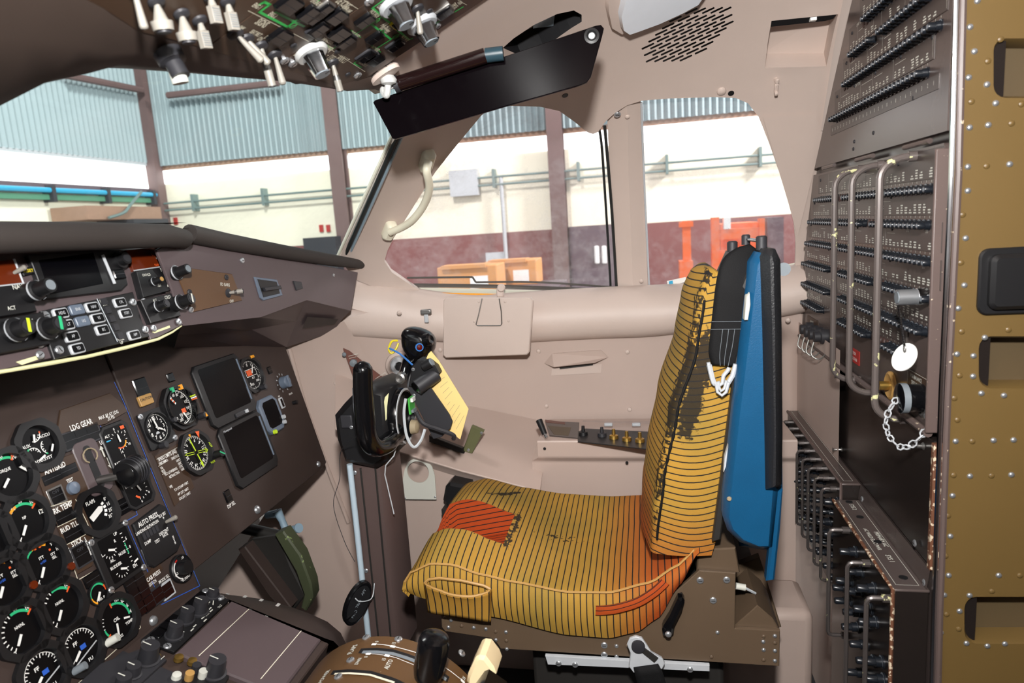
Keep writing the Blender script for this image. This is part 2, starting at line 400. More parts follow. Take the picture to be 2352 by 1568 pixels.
def region(outer, holes, step, fn):
    outer = dens(outer, step); pts = []; edges = []
    for lp in [outer] + holes:
        k = len(pts); n = len(lp); pts += [Vector(p) for p in lp]; edges += [(k+i, k+(i+1) % n) for i in range(n)]
    xs = [p[0] for p in outer]; ys = [p[1] for p in outer]
    bbs = [(min(p[0] for p in h)-6, max(p[0] for p in h)+6, min(p[1] for p in h)-6, max(p[1] for p in h)+6) for h in holes]
    y = min(ys) + step/2
    while y < max(ys):
        x = min(xs) + step/2
        while x < max(xs):
            if inpoly(x, y, outer) and not any(b[0] < x < b[1] and b[2] < y < b[3] for b in bbs if b[1]-b[0] < 120):
                if not any(inpoly(x, y, h) for h in holes): pts.append(Vector((x, y)))
            x += step
        y += step
    vo, eo, fo = delaunay_2d_cdt(pts, edges, [], 0, 1e-4)[:3]
    tris = []
    for f in fo:
        cx = sum(vo[i].x for i in f)/len(f); cy = sum(vo[i].y for i in f)/len(f)
        if inpoly(cx, cy, outer) and not any(b[0] < cx < b[1] and b[2] < cy < b[3] and inpoly(cx, cy, h) for b, h in zip(bbs, holes)): tris.append(tuple(f))
    return [fn(p.x, p.y) for p in vo], tris
def spl(pts, k=6, closed=False):                       # Catmull-Rom through points of any dimension
    P = [Vector(p) for p in pts]; n = len(P); out = []
    for i in range(n if closed else n-1):
        if closed: a, b, c, d = P[i-1], P[i], P[(i+1) % n], P[(i+2) % n]
        else: a, b, c, d = P[max(i-1, 0)], P[i], P[i+1], P[min(i+2, n-1)]
        for j in range(k):
            t = j/k; out.append(0.5*((2*b) + (c-a)*t + (2*a-5*b+4*c-d)*t*t + (3*b-a-3*c+d)*t**3))
    if not closed: out.append(P[-1])
    return out
def rrect(x, y, w_, h, r, k=4):
    out = []
    for cx, cy, a0 in ((x+w_/2-r, y+h/2-r, 0), (x-w_/2+r, y+h/2-r, 90), (x-w_/2+r, y-h/2+r, 180), (x+w_/2-r, y-h/2+r, 270)):
        for i in range(k+1):
            a = math.radians(a0 + 90*i/k); out.append((cx+r*math.cos(a), cy+r*math.sin(a)))
    return out
def octo(x, y, w_, h, c):
    a, b = w_/2, h/2
    return [(x+a-c, y-b), (x+a, y-b+c), (x+a, y+b-c), (x+a-c, y+b), (x-a+c, y+b), (x-a, y+b-c), (x-a, y-b+c), (x-a+c, y-b)]
def lerp(a, b, t): return a + (b-a)*t
def polyat(P, t):                                      # point at fraction t of a polyline (2-D or 3-D)
    P = [Vector(p) for p in P]; ls = [(b-a).length for a, b in zip(P, P[1:])]; s = t*sum(ls)
    for a, b, l in zip(P, P[1:], ls):
        if s <= l: return a.lerp(b, s/l if l else 0)
        s -= l
    return P[-1]
# cockpit section: a super-ellipse that flattens towards the nose
def sect(X):
    b = max(0.35, 1.15 + 0.464*(X - 0.4)); n = min(3.2, max(2.0, 2 + (0.4 - X)/0.7)); a = 1.17 - 0.25*max(0.0, -0.1 - X)**1.5
    return a, b, n
def gsec(P, off=0.0):
    a, b, n = sect(P.x); return (abs(P.y - 0.8)/(a - off))**n + (max(0.0, P.z - 0.7)/(b - off))**n - 1
def wall(px, py, off=0.0):
    d = ray(px, py); t = 0.4
    while gsec(CAM + d*t, off) < 0 and t < 6: t += 0.05
    lo, hi = t - 0.05, t
    for _ in range(22):
        m = (lo+hi)/2
        if gsec(CAM + d*m, off) < 0: lo = m
        else: hi = m
    return CAM + d*hi
def wnorm(P):
    e = 0.004; g = Vector([gsec(P + Vector(v)*e) - gsec(P - Vector(v)*e) for v in ((1,0,0),(0,1,0),(0,0,1))])
    return -g.normalized()                             # points inboard
# shared screw / rivet meshes
def shared(fn, name):
    o = fn().build(name); me = o.data; bpy.data.objects.remove(o); return me
def _screw():
    m = MB(); m.lathe([(1.0, 0), (1.0, 0.25), (0.8, 0.42), (0.0, 0.5)], 'rivet_steel', 10); m.box((0, 0, 0.5), (1.1, 0.18, 0.06), 'black'); return m
def _screwd():
    m = MB(); m.lathe([(1.0, 0), (1.0, 0.25), (0.8, 0.42), (0.0, 0.5)], 'charcoal', 10); m.box((0, 0, 0.5), (1.1, 0.18, 0.06), 'black'); return m
def _rivet():
    m = MB(); m.lathe([(1.0, 0), (0.9, 0.3), (0.6, 0.55), (0.0, 0.65)], 'rivet_steel', 10); return m
def _rivetp(mat):
    def f(): m = MB(); m.lathe([(1.0, 0), (0.9, 0.3), (0.6, 0.5), (0.0, 0.6)], mat, 10); return m
    return f
ME_SCREW = shared(_screw, 'screw'); ME_SCREWD = shared(_screwd, 'dark_screw'); ME_RIVET = shared(_rivet, 'rivet')
ME_RIVET_L = shared(_rivetp('liner'), 'painted_screw'); ME_RIVET_O = shared(_rivetp('olive'), 'painted_rivet'); ME_RIVET_S = shared(_rivetp('seat_metal'), 'painted_rivet')
def dot(me, name, parent, loc, r, frame=None, nrm=None):
    """a screw or rivet: local loc on a panel, or world loc with a normal"""
    if nrm is not None:
        q = Vector(nrm).to_track_quat('Z', 'Y').to_matrix().to_4x4()
        o = bpy.data.objects.new(name, me); COL.objects.link(o); o.parent = parent
        B = WM[parent].inverted() @ Matrix.Translation(Vector(loc)) @ q @ Matrix.Scale(r, 4); o.matrix_basis = B; WM[o] = WM[parent] @ B; return o
    return place(me, name, parent, loc, rot=rot2(random.uniform(0, 3)) @ Matrix.Scale(r, 4))
# ================================================================== the hangar outside
HY, HX, HZ0 = 10.0, -7.72, -2.0
hf = MB(); hf.box2((-14, -6, HZ0-0.1), (9, 12, HZ0), 'h_floor'); struct(hf.build('floor_hangar', smooth=False))
hr_ = MB(); hr_.box2((-14, -6, 7.5), (9, 12, 7.6), 'h_plum'); struct(hr_.build('ceiling_hangar', smooth=False))  # roof out of view, put in to keep sky light off the windscreen
def corrug(x0, x1, z0, z1, pitch, amp, fn):
    n = int((x1-x0)/pitch)*6; P = []
    for i in range(n+1):
        x = x0 + (x1-x0)*i/n; d = amp*math.sin(2*math.pi*(x-x0)/pitch); P.append([fn(x, d, z0), fn(x, d, z1)])
    return P
ws = MB(); ws.box2((HX-0.3, HY, HZ0), (9, HY+0.2, 1.11), 'h_maroon'); ws.box2((HX-0.3, HY, 1.11), (9, HY+0.2, 2.22), 'h_cream'); ws.box2((HX-0.3, HY, 2.43), (9, HY+0.2, 2.52), 'h_rust')
wall_hs = struct(ws.build('wall_hangar_side', smooth=False, label='hangar side wall, maroon below and cream above'))
c = MB(); c.grid(corrug(HX, 9, 2.5, 7.5, 0.09, 0.03, lambda x, d, z: Vector((x, HY-0.05+d, z))), 'h_blue'); c.build('corrugated_sheet', wall_hs, ang=80)
for x0, x1 in ((HX+0.1, -4.62), (-4.36, -1.30), (-1.10, 2.3), (2.5, 9)):
    c = MB(); c.box2((x0, HY-0.01, 2.22), (x1, HY+0.1, 2.43), 'skylight'); c.build('window_strip', wall_hs, smooth=False)
for x in (-4.49, -1.20, 2.4):
    c = MB(); c.box2((x-0.11, HY-0.20, HZ0), (x+0.11, HY-0.18, 7.5), 'h_column'); c.box2((x-0.11, HY-0.03, HZ0), (x+0.11, HY, 7.5), 'h_column'); c.box2((x-0.012, HY-0.18, HZ0), (x+0.012, HY-0.03, 7.5), 'h_column')
    c.build('steel_column', wall_hs, smooth=False)
for z in (1.80, 1.91):
    c = MB(); c.cyl((HX+0.2, HY-0.12, z), (9, HY-0.12, z), 0.016, 'h_pipe', n=8); c.build('pipe', wall_hs)
for i in range(11):
    x = -7.0 + i*1.22
    c = MB(); c.box2((x-0.018, HY-0.15, 1.76), (x+0.018, HY, 2.02), 'h_pipe'); c.build('pipe_bracket', wall_hs, smooth=False)
c = MB(); a, b = atY(385, 219, HY-0.25), atY(640, 190, HY-0.25); c.cyl(a, b, 0.05, 'h_column', n=8); c.build('brace_tube', wall_hs)
for x0, x1, lab in ((-1.08, 0.0, 'dark plum door'), ):
    c = MB(); c.box2((x0, HY-0.05, HZ0), (x1, HY, 1.13), 'h_plum'); d_ = c.build('door_leaf', wall_hs, smooth=False)
    for k in (0, 1):
        c = MB(); p = atY(1371+k*17, 585, HY-0.06); c.box2((p.x-0.035, HY-0.09, p.z-0.13), (p.x+0.035, HY-0.05, p.z+0.13), 'h_white'); c.build('door_handle', d_, smooth=False, bevel=0.02)
for px_ in (1163, 1288):
    p = atY(px_, 600, HY-0.1); c = MB(); c.cyl((p.x, HY-0.1, HZ0), (p.x, HY-0.1, 2.2 if px_ > 1200 else 1.9), 0.03, 'light_grey', n=8); c.build('conduit', wall_hs)
c = MB(); p = atY(1082, 425, HY-0.05); c.box2((p.x-0.3, HY-0.14, p.z-0.15), (p.x+0.12, HY, p.z+0.22), 'light_grey'); c.build('junction_box', wall_hs, smooth=False)
c = MB(); p = atY(1150, 600, HY); c.box2((p.x-0.2, HY-0.1, p.z-0.02), (p.x+0.1, HY, p.z+0.14), 'light_grey'); c.build('socket_box', wall_hs, smooth=False)
c = MB(); p = atY(728, 560, HY); c.box2((p.x-0.02, HY-0.4, HZ0), (p.x+0.5, HY, p.z+0.1), 'h_dark'); c.build('cabinet_panel', wall_hs, smooth=False)
for px_ in (738, 754, 403):
    p = atY(px_, 525 if px_ > 500 else 508, HY-0.02); c = MB(); c.box2((p.x-0.03, HY-0.03, p.z-0.05), (p.x+0.03, HY, p.z+0.06), 'red'); c.build('wall_sign', wall_hs, smooth=False)
# end wall, at right angles
we = MB(); we.box2((HX-0.2, -2, HZ0), (HX, HY, 1.2), 'h_maroon'); we.box2((HX-0.2, -2, 1.2), (HX, HY, 2.03), 'h_cream'); we.box2((HX-0.2, -2, 2.03), (HX+0.05, HY, 2.15), 'h_plum'); we.box2((HX-0.2, -2, 2.51), (HX+0.04, HY, 2.56), 'light_grey')
wall_he = struct(we.build('wall_hangar_end', smooth=False, label='hangar end wall with corrugated cladding and a long window'))
c = MB(); c.grid(corrug(-2, HY, 2.55, 7.5, 0.09, 0.018, lambda x, d, z: Vector((HX+0.04+d, x, z))), 'h_blue'); c.build('corrugated_sheet', wall_he, ang=80)
c = MB(); c.box2((HX-0.1, -2, 2.15), (HX+0.01, HY-0.15, 2.51), 'skylight'); c.build('window_strip', wall_he, smooth=False)
c = MB(); c.cyl((HX+0.12, -2, 2.05), (HX+0.12, HY, 2.05), 0.035, 'h_cyan', n=8); c.build('pipe', wall_he)
c = MB(); c.box2((HX, -2, 1.93), (HX+0.1, HY, 2.0), 'h_green'); c.build('cable_tray', wall_he, smooth=False)
for i in range(6):
    y = 5.0 + i*0.95; c = MB(); c.box2((HX, y-0.03, 1.9), (HX+0.16, y+0.03, 2.12), 'h_dark'); c.build('pipe_bracket', wall_he, smooth=False)
c = MB(); c.box2((HX-0.1, HY-0.18, HZ0), (HX+0.18, HY+0.1, 7.5), 'h_column'); c.build('corner_column', wall_he, smooth=False)
c = MB(); a, b = atX(150, 172, HX+0.2), atX(325, 207, HX+0.2); c.cyl(a, b, 0.05, 'h_column', n=8); c.build('brace_tube', wall_he)
p = atX(200, 492, HX+0.6); q = atX(372, 500, HX+0.6)
t = thing('wall_bracket_duct', 'grey duct and dark machine below the green pipe in the hangar corner', 'duct', loc=(HX+0.4, (p.y+q.y)/2, HZ0))
c = MB(); c.box2((HX+0.05, p.y, q.z-0.02), (HX+0.6, q.y, q.z+0.16), 'h_rust'); c.build('duct_body', t, world=True, smooth=False)
c = MB(); c.box2((HX+0.1, p.y+0.7, HZ0), (HX+0.7, q.y, q.z-0.02), 'h_dark'); c.build('machine_body', t, world=True, smooth=False)
c = MB(); c.tube(spl([atX(250, 500, HX+0.65), atX(285, 488, HX+0.65), atX(300, 470, HX+0.65), atX(325, 440, HX+0.65)]), 0.02, 'h_pipe', 6); c.build('hose', t, world=True)
# cardboard cartons on a work stand outside the side window
YB = 6.5
p0, p1 = atY(1000, 655, YB), atY(1232, 655, YB); zt = p0.z - 0.08
t = thing('work_stand', 'steel work stand carrying cardboard cartons outside the side window', 'stand', loc=((p0.x+p1.x)/2, YB+0.3, HZ0))
c = MB(); c.box2((p0.x-0.2, YB-0.1, zt-0.05), (p1.x+0.2, YB+0.9, zt), 'h_plum'); c.build('stand_top', t, world=True, smooth=False)
for i in (p0.x-0.15, p1.x+0.15):
    for j in (YB-0.05, YB+0.85):
        c = MB(); c.box2((i-0.03, j-0.03, HZ0), (i+0.03, j+0.03, zt-0.05), 'h_plum'); c.build('leg', t, world=True, smooth=False)
def carton(x0, x1, top, y0, lab, flap=0.0):
    a, b = atY(x0, top, y0), atY(x1, top, y0)
    t = thing('cardboard_carton', lab, 'carton', loc=((a.x+b.x)/2, y0+0.2, zt))
    c = MB(); c.box2((a.x, y0, zt), (b.x, y0+0.42, a.z), 'card'); c.build('carton_body', t, world=True, smooth=False, bevel=0.01)
    c = MB(); c.box2((a.x+0.05, y0-0.03, a.z-0.02), (b.x-0.1, y0+0.2, a.z+0.015), 'card'); c.build('flap', t, world=True, smooth=False)
    c = MB(); c.box2((lerp(a.x, b.x, 0.55), y0-0.004, a.z-0.22), (lerp(a.x, b.x, 0.85), y0, a.z-0.1), 'h_white'); c.build('paper_label', t, world=True, smooth=False)
carton(1003, 1140, 615, YB, 'open brown cardboard carton with a raised flap, the lower of two beside each other')
carton(1112, 1231, 602, YB+0.47, 'taller orange-brown cardboard carton standing behind the open one')
# orange lifting gear outside the rear side window
YO = 7.5
def opost(x0, x1, top, name, parent):
    a, b = atY(x0, top, YO), atY(x1, top, YO); c = MB(); c.box2((a.x, YO, HZ0), (b.x, YO+0.12, a.z), 'h_orange'); return c.build(name, parent, world=True, smooth=False)
p = atY(1575, 640, YO)
t = thing('orange_jack', 'tall orange jack post with flared foot outside the rear side window', 'jack', loc=(p.x, YO, HZ0))
opost(1567, 1586, 508, 'post', t); a = atY(1560, 600, YO); b = atY(1592, 640, YO); c = MB(); c.box2((a.x, YO-0.05, HZ0), (b.x, YO+0.2, a.z), 'h_orange'); c.build('foot', t, world=True, smooth=False)
a, b = atY(1560, 510, YO), atY(1592, 520, YO); c = MB(); c.box2((a.x, YO-0.03, b.z), (b.x, YO+0.15, a.z), 'h_orange'); c.build('cap', t, world=True, smooth=False)
p = atY(1700, 640, YO)
t = thing('orange_loader', 'bulky orange loader with pale panels behind the seat back', 'loader', loc=(p.x, YO+0.4, HZ0))
for x0, x1, tp in ((1634, 1652, 500), (1744, 1757, 502)): opost(x0, x1, tp, 'mast', t)
for y0, y1 in ((528, 545), (575, 600)):
    a, b = atY(1640, y0, YO), atY(1750, y1, YO); c = MB(); c.box2((a.x, YO+0.02, b.z), (b.x, YO+0.1, a.z), 'h_orange'); c.build('crossbar', t, world=True, smooth=False)
a, b = atY(1655, 515, YO+0.3), atY(1745, 640, YO+0.3); c = MB(); c.box2((a.x, YO+0.3, HZ0), (b.x, YO+1.0, a.z), 'h_orange'); c.build('loader_body', t, world=True, smooth=False)
a, b = atY(1662, 500, YO), atY(1678, 525, YO); c = MB(); c.box2((a.x, YO-0.02, b.z), (b.x, YO+0.1, a.z), 'h_white'); c.build('pale_panel', t, world=True, smooth=False)
a, b = atY(1762, 500, YO+0.5), atY(1800, 640, YO+0.5); c = MB(); c.box2((a.x, YO+0.5, HZ0), (b.x, YO+1.0, a.z), 'h_plum'); c.build('dark_panel', t, world=True, smooth=False)
# ================================================================== cockpit shell
OPEN = [(883, 600), (890, 575), (905, 545), (940, 490), (1000, 395), (1060, 320), (1105, 266), (1125, 248), (1170, 243), (1240, 245), (1285, 255), (1320, 280), (1350, 304), (1362, 308), (1374, 303), (1390, 280),
        (1412, 260), (1440, 242), (1475, 231), (1540, 226), (1640, 223), (1690, 225), (1718, 237), (1742, 268), (1765, 325), (1800, 425), (1822, 500), (1828, 560), (1826, 640), (1780, 690), (1500, 690), (1000, 690), (940, 652), (900, 625)]
LOUT = [(1515, -270), (2060, -270), (1975, 0), (1930, 200), (1888, 390), (1868, 560), (1860, 640), (1854, 720), (1500, 716), (1000, 716), (900, 676), (812, 640), (780, 592), (905, 322), (940, 262), (938, 215), (900, 203), (868, 196), (885, 150)]
SLOT_C = [(1155, 110), (1180, 88), (1225, 58), (1280, 32), (1318, 24), (1336, 34), (1336, 50), (1310, 66), (1290, 80), (1250, 110), (1200, 130)]
POCKET = [(1772, 48), (1925, 33), (1918, 60), (1898, 152), (1757, 156), (1763, 100)]
holes = [OPEN, SLOT_C, POCKET]
for x0, y0, n in ((715, 80, 5), (600, 137, 7), (548, 187, 8), (498, 234, 8), (450, 282, 8), (402, 333, 8), (418, 380, 7), (432, 426, 5)):
    for i in range(n):
        x, y = 1360 + (x0 + i*61)*0.3188, (y0 - i*2)*0.3188; d = Vector((14.6, -6.8)); e = Vector((0.9, 1.9))
        holes.append([(x-d.x, y-d.y), (x-d.x*0.9-e.x, y-d.y*0.9-e.y), (x+d.x*0.9-e.x, y+d.y*0.9-e.y), (x+d.x, y+d.y), (x+d.x*0.9+e.x, y+d.y*0.9+e.y), (x-d.x*0.9+e.x, y-d.y*0.9+e.y)])
def inboard(vs, fs):
    out = []
    for f in fs:
        a, b, c = vs[f[0]], vs[f[1]], vs[f[2]]; n = (b-a).cross(c-a)
        out.append(f if n.dot(CAM - a) > 0 else tuple(reversed(f)))
    return out
vs, fs = region(LOUT, holes, 22, wall)
m = MB(); m.add(vs, inboard(vs, fs), 'liner')
liner = struct(m.build('wall_right', ang=60))
def rim(loop, depth, name):
    P = [wall(x, y) for x, y in dens(loop, 12)]; Q = [p - wnorm(p)*depth for p in P]; n = len(P)
    m = MB(); m.add(P + Q, [(i, (i+1) % n, n+(i+1) % n, n+i) for i in range(n)], 'liner'); return m.build(name, liner, ang=40)
rim(OPEN, 0.018, 'opening_edge'); rim(LOUT, 0.012, 'outer_edge')
def patch(pts, off, mat, step=30, solid=0.0, name='patch', parent=None, hl=[], fn=None, **k):
    vs, fs = region(pts, hl, step, fn or (lambda x, y: wall(x, y, off))); m = MB(); m.add(vs, inboard(vs, fs), mat); return m.build(name, parent, ang=60, solid=solid, **k)
def recess(pts, depth, mat, name, parent, mback=None):
    n = len(pts); A = [wall(x, y, 0.0) for x, y in pts]; B = [p - wnorm(p)*depth for p in A]
    m = MB(); vs = A + B
    m.add(vs, [(i, (i+1) % n, n+(i+1) % n, n+i) for i in range(n)], mat); m.add(B, [tuple(range(n))], mback or mat); return m.build(name, parent, smooth=False)
recess(SLOT_C, 0.07, 'black', 'visor_rail_slot', liner); recess(POCKET, 0.05, 'liner', 'map_pocket', liner)
m = MB(); pk = [wall(x, y) - wnorm(wall(x, y))*0.004 for x, y in ((1771, 47), (1926, 32), (1914, 46), (1896, 51), (1768, 65))]; m.add(pk, [(0, 1, 2, 3, 4)], 'black'); m.build('pocket_black_strip', liner)  # flat black strip across the top of the pocket mouth
m = MB(); a, b, c_, d = [wall(x, y) - wnorm(wall(x, y))*0.02 for x, y in ((1440, 165), (1680, 165), (1740, -15), (1500, -15))]
m.add([a, b, c_, d], [(0, 1, 2, 3)], 'black'); m.build('loudspeaker', liner)
m = MB()
q = [wall(x, y) - wnorm(wall(x, y))*0.025 for x, y in ((1236, 92), (1240, 62), (1262, 50), (1288, 46), (1282, 86))]
m.add(q, [(0, 1, 2, 3, 4)], 'metal_film'); m.build('visor_rail_liner', liner)
p = wall(1867, 44) + wnorm(wall(1867, 44))*0.001; m = MB(); m.box((p.x, p.y, p.z), (0.012, 0.012, 0.006), 'white'); m.build('pocket_latch', liner)
for x, y, r in ((1657, 209, 6.5), (1852, 323, 4.5), (1418, 262, 5)):
    p = wall(x, y); dot(ME_RIVET_L if r > 6 else ME_SCREW, 'screw', liner, p + wnorm(p)*0.0005, r/F*p.length*1.15, nrm=wnorm(p))
for x, y in ((1679, 214), (1298, 219)):
    p = wall(x, y); m = MB(); m.lathe([(0.007, 0), (0.007, 0.001), (0, 0.001)], 'black', 10, T=Matrix.Translation(p) @ wnorm(p).to_track_quat('Z', 'Y').to_matrix().to_4x4()); m.build('screw_hole', liner)
# liner seams near the rack: a raised corner flap with a step
m = patch([(1752, 268), (1872, 262), (1890, 306), (1832, 545), (1812, 470), (1770, 330)], 0.006, 'liner', 26, name='corner_flap', parent=liner)
m = MB(); P = [wall(x, y, 0.008) for x, y in ((1948, -60), (1915, 110), (1893, 250), (1886, 300))]; Q = [wall(x, y, 0.004) for x, y in ((1972, -60), (1930, 110), (1908, 250), (1899, 300))]
m.grid([P, Q], 'liner'); m.build('edge_trim', liner)
# small latch
p = wall(1783, 182); n = wnorm(p); T = Matrix.Translation(p) @ n.to_track_quat('Z', 'Y').to_matrix().to_4x4()
t = thing('coat_hook', 'small taupe coat hook on the ceiling liner below the map pocket', 'hook', M_=T)
m = MB(); m.cyl((0, 0, 0), (0, 0, 0.012), 0.005, 'liner'); m.build('hook_stem', t)
m = MB(); m.box((0, 0.004, 0.013), (0.007, 0.012, 0.006), 'liner'); m.box((0, -0.012, 0.013), (0.008, 0.02, 0.007), 'liner'); m.box((0, -0.022, 0.017), (0.007, 0.008, 0.014), 'liner'); m.build('hook_arm', t, bevel=0.0015)
# ceiling lamp
t = thing('ceiling_lamp', 'frosted ceiling lamp in a taupe bezel above the visor', 'lamp', loc=wall(1480, 10))
bz = [(1390, 14), (1399, 55), (1422, 69), (1447, 60), (1505, 38), (1585, 2), (1620, -20), (1650, -65), (1420, -65), (1390, -20)]
A = [wall(x, y, 0.0) for x, y in bz]; B = [wall(x, y) + wnorm(wall(x, y))*0.012 for x, y in [(x*0.97+1490*0.03, y*0.97) for x, y in bz]]
n = len(bz); m = MB(); m.add(A+B, [(i, (i+1) % n, n+(i+1) % n, n+i) for i in range(n)], 'liner'); m.add(B, [tuple(range(n))], 'liner'); m.build('lamp_bezel', t, world=True, bevel=0.003, ang=50)
lz = [(1412, 12), (1419, 48), (1434, 59), (1460, 50), (1508, 32), (1565, 5), (1600, -15), (1630, -62), (1430, -62)]
A = [wall(x, y) + wnorm(wall(x, y))*0.010 for x, y in lz]; B = [wall(x, y) + wnorm(wall(x, y))*0.026 for x, y in [(x*0.95+1500*0.05, y*0.92) for x, y in lz]]
n = len(lz); m = MB(); m.add(A+B, [(i, (i+1) % n, n+(i+1) % n, n+i) for i in range(n)], 'lens'); m.add(B, [tuple(range(n))], 'lens'); m.build('lamp_lens', t, world=True, bevel=0.006, bseg=3, ang=70)
# ---- windows
m = patch([(868, 600), (900, 540), (1080, 260), (1130, 225), (1300, 225), (1362, 250), (1402, 240), (1428, 700), (1000, 704), (930, 680), (880, 640)], -0.034, 'glass_side', 60, name='window_2'); struct(m); win2 = m
m = patch([(1464, 215), (1700, 205), (1760, 250), (1800, 330), (1850, 560), (1850, 660), (1780, 704), (1484, 704)], -0.034, 'glass_side', 60, name='window_3'); struct(m); win3 = m
def wtube(pts, off, r, mat, name, parent, n=6, k=4): m = MB(); m.tube([wall(p[0], p[1], off) for p in spl(pts, k)], r, mat, n); return m.build(name, parent)
wtube([(1362, 250), (1379, 310), (1388, 420), (1402, 650), (1400, 668)], -0.030, 0.0035, 'rubber', 'window_seal', win2)
wtube([(1389, 290), (1405, 480), (1416, 660)], -0.012, 0.004, 'rubber', 'window_seal', win2)
wtube([(935, 638), (1085, 636)], -0.026, 0.003, 'clear_edge', 'lower_rail', win2); wtube([(1085, 636), (1093, 648)], -0.026, 0.003, 'clear_edge', 'lower_rail', win2); wtube([(1093, 648), (1240, 648), (1415, 660)], -0.026, 0.003, 'clear_edge', 'lower_rail', win2)
wtube([(950, 655), (1150, 658), (1410, 668)], -0.024, 0.006, 'clear_edge', 'lower_rail', win2)
wtube([(1488, 660), (1540, 658), (1640, 636)], -0.024, 0.005, 'rubber', 'window_seal', win3)
def wstrip(a, b, off0, off1, mat, name, parent, k=10):
    P = [polyat(a, i/k) for i in range(k+1)]; Q = [polyat(b, i/k) for i in range(k+1)]
    m = MB(); m.grid([[wall(p.x, p.y, off0) for p in P], [wall(q.x, q.y, off1) for q in Q]], mat); return m.build(name, parent)
wstrip([(960, 660), (1150, 664), (1425, 672)], [(990, 682), (1150, 682), (1425, 688)], -0.03, 0.012, 'seal_cream', 'window_sill', win2)
wtube([(1015, 674), (1150, 677), (1282, 681)], 0.002, 0.003, 'amber', 'orange_seal', win2)
wstrip([(1486, 664), (1600, 655), (1838, 600)], [(1486, 684), (1600, 672), (1838, 618)], -0.03, 0.015, 'seal_cream', 'window_sill', win3)
wtube([(1532, 664), (1610, 651), (1650, 643)], 0.002, 0.004, 'amber', 'orange_seal', win3)
wstrip([(1532, 645), (1575, 636)], [(1534, 657), (1578, 647)], -0.005, -0.005, 'white', 'sticker', win3, 2); wstrip([(1536, 646), (1545, 644)], [(1537, 655), (1546, 653)], -0.003, -0.003, 'h_cyan', 'sticker_mark', win3, 2)
# pillar between the side windows
m = MB(); L_ = [(1393, 225), (1400, 400), (1412, 560), (1420, 700)]; C_ = [(1440, 215), (1444, 400), (1450, 560), (1456, 700)]; R_ = [(1471, 212), (1477, 400), (1484, 560), (1490, 700)]
K = 12
rows = [[wall(*polyat(L_, i/K), -0.045) for i in range(K+1)], [wall(*polyat(L_, i/K), -0.014) for i in range(K+1)], [wall(*polyat(C_, i/K), -0.004) for i in range(K+1)], [wall(*polyat(R_, i/K), -0.016) for i in range(K+1)], [wall(*polyat(R_, i/K), -0.045) for i in range(K+1)]]
m.grid(rows, 'liner'); pil = struct(m.build('trim_1', ang=20, label='taupe pillar between the side windows'))
wtube([(1473, 236), (1479, 400), (1491, 656)], -0.014, 0.0028, 'light_grey', 'pillar_edge', pil)
for x, y in ((1441, 268), (1473, 645)):
    p = wall(x, y, -0.002); dot(ME_RIVET_L, 'screw', pil, p, 0.006, nrm=wnorm(p))
# ---- windscreen
W1, W2, W3 = Vector((-0.64, 0.65, 1.42)), wall(905, 322), wall(780, 592)
WN = (W2-W1).cross(W3-W1).normalized()
if WN.dot(CAM-W1) < 0: WN = -WN
def ws_(px, py, h=0.0): return hit(px, py, W1 + WN*h, WN)
pts = [(-160, 640), (-160, 350), (0, 238), (160, 146), (460, 166), (640, 172), (885, 190), (930, 210), (940, 262), (905, 322), (780, 592), (770, 640)]
m = MB(); m.add([ws_(x, y, -0.012) for x, y in pts], [tuple(range(len(pts)))], 'glass_front'); win1 = struct(m.build('window_1'))
m = MB(); P = [ws_(x, y, 0.0) for x, y in ((948, 240), (925, 290), (905, 332), (788, 596))]; m.tube(P, 0.0055, 'rubber', 8); m.build('window_seal', win1)
m = MB(); P = [ws_(x, y, 0.004) for x, y in ((955, 240), (935, 285), (915, 332), (797, 596))]; m.tube(P, 0.004, 'seal_blue', 8); m.build('window_seal', win1)
m = MB(); P = [ws_(x, y, -0.010) for x, y in ((935, 240), (912, 290), (893, 328), (772, 596))]; m.tube(P, 0.004, 'seal_cream', 8); m.build('window_seal', win1)
# front header between overhead panel and windscreen
OV_A, OV_B = atY(885, 150, 1.10), atY(1110, 0, 1.10)
OV = Frame(OV_A, (0, 1, 0), OV_B - OV_A)
La = [(-150, -170), (120, -60), (250, 8), (330, 62), (400, 80), (484, 103), (586, 136), (648, 158), (780, 195), (872, 172), (889, 150)]; Lb = [(-170, 360), (-80, 296), (0, 243), (80, 196), (160, 153), (300, 158), (460, 170), (640, 177), (780, 192), (868, 199), (905, 204)]
A = [OV.w(*OV.px(x, y)) for x, y in La]; B = [ws_(x, y, 0.004) for x, y in Lb]; Cc = [ws_(x, y, -0.02) for x, y in Lb]
rows = []
for a, b, c_ in zip(A, B, Cc):
    mid = a.lerp(b, 0.6) + Vector((0.012, 0, -0.012)); rows.append([a, a.lerp(b, 0.3) + Vector((0.006, 0, -0.008)), mid, b, c_])
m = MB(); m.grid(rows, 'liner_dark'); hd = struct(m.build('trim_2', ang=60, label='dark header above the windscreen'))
for x, y in ((680, 185), (870, 201)):
    m = MB(); p = ws_(x, y, 0.004); m.box((p.x, p.y, p.z), (0.012, 0.016, 0.008), 'black'); m.build('header_clip', hd, bevel=0.002)
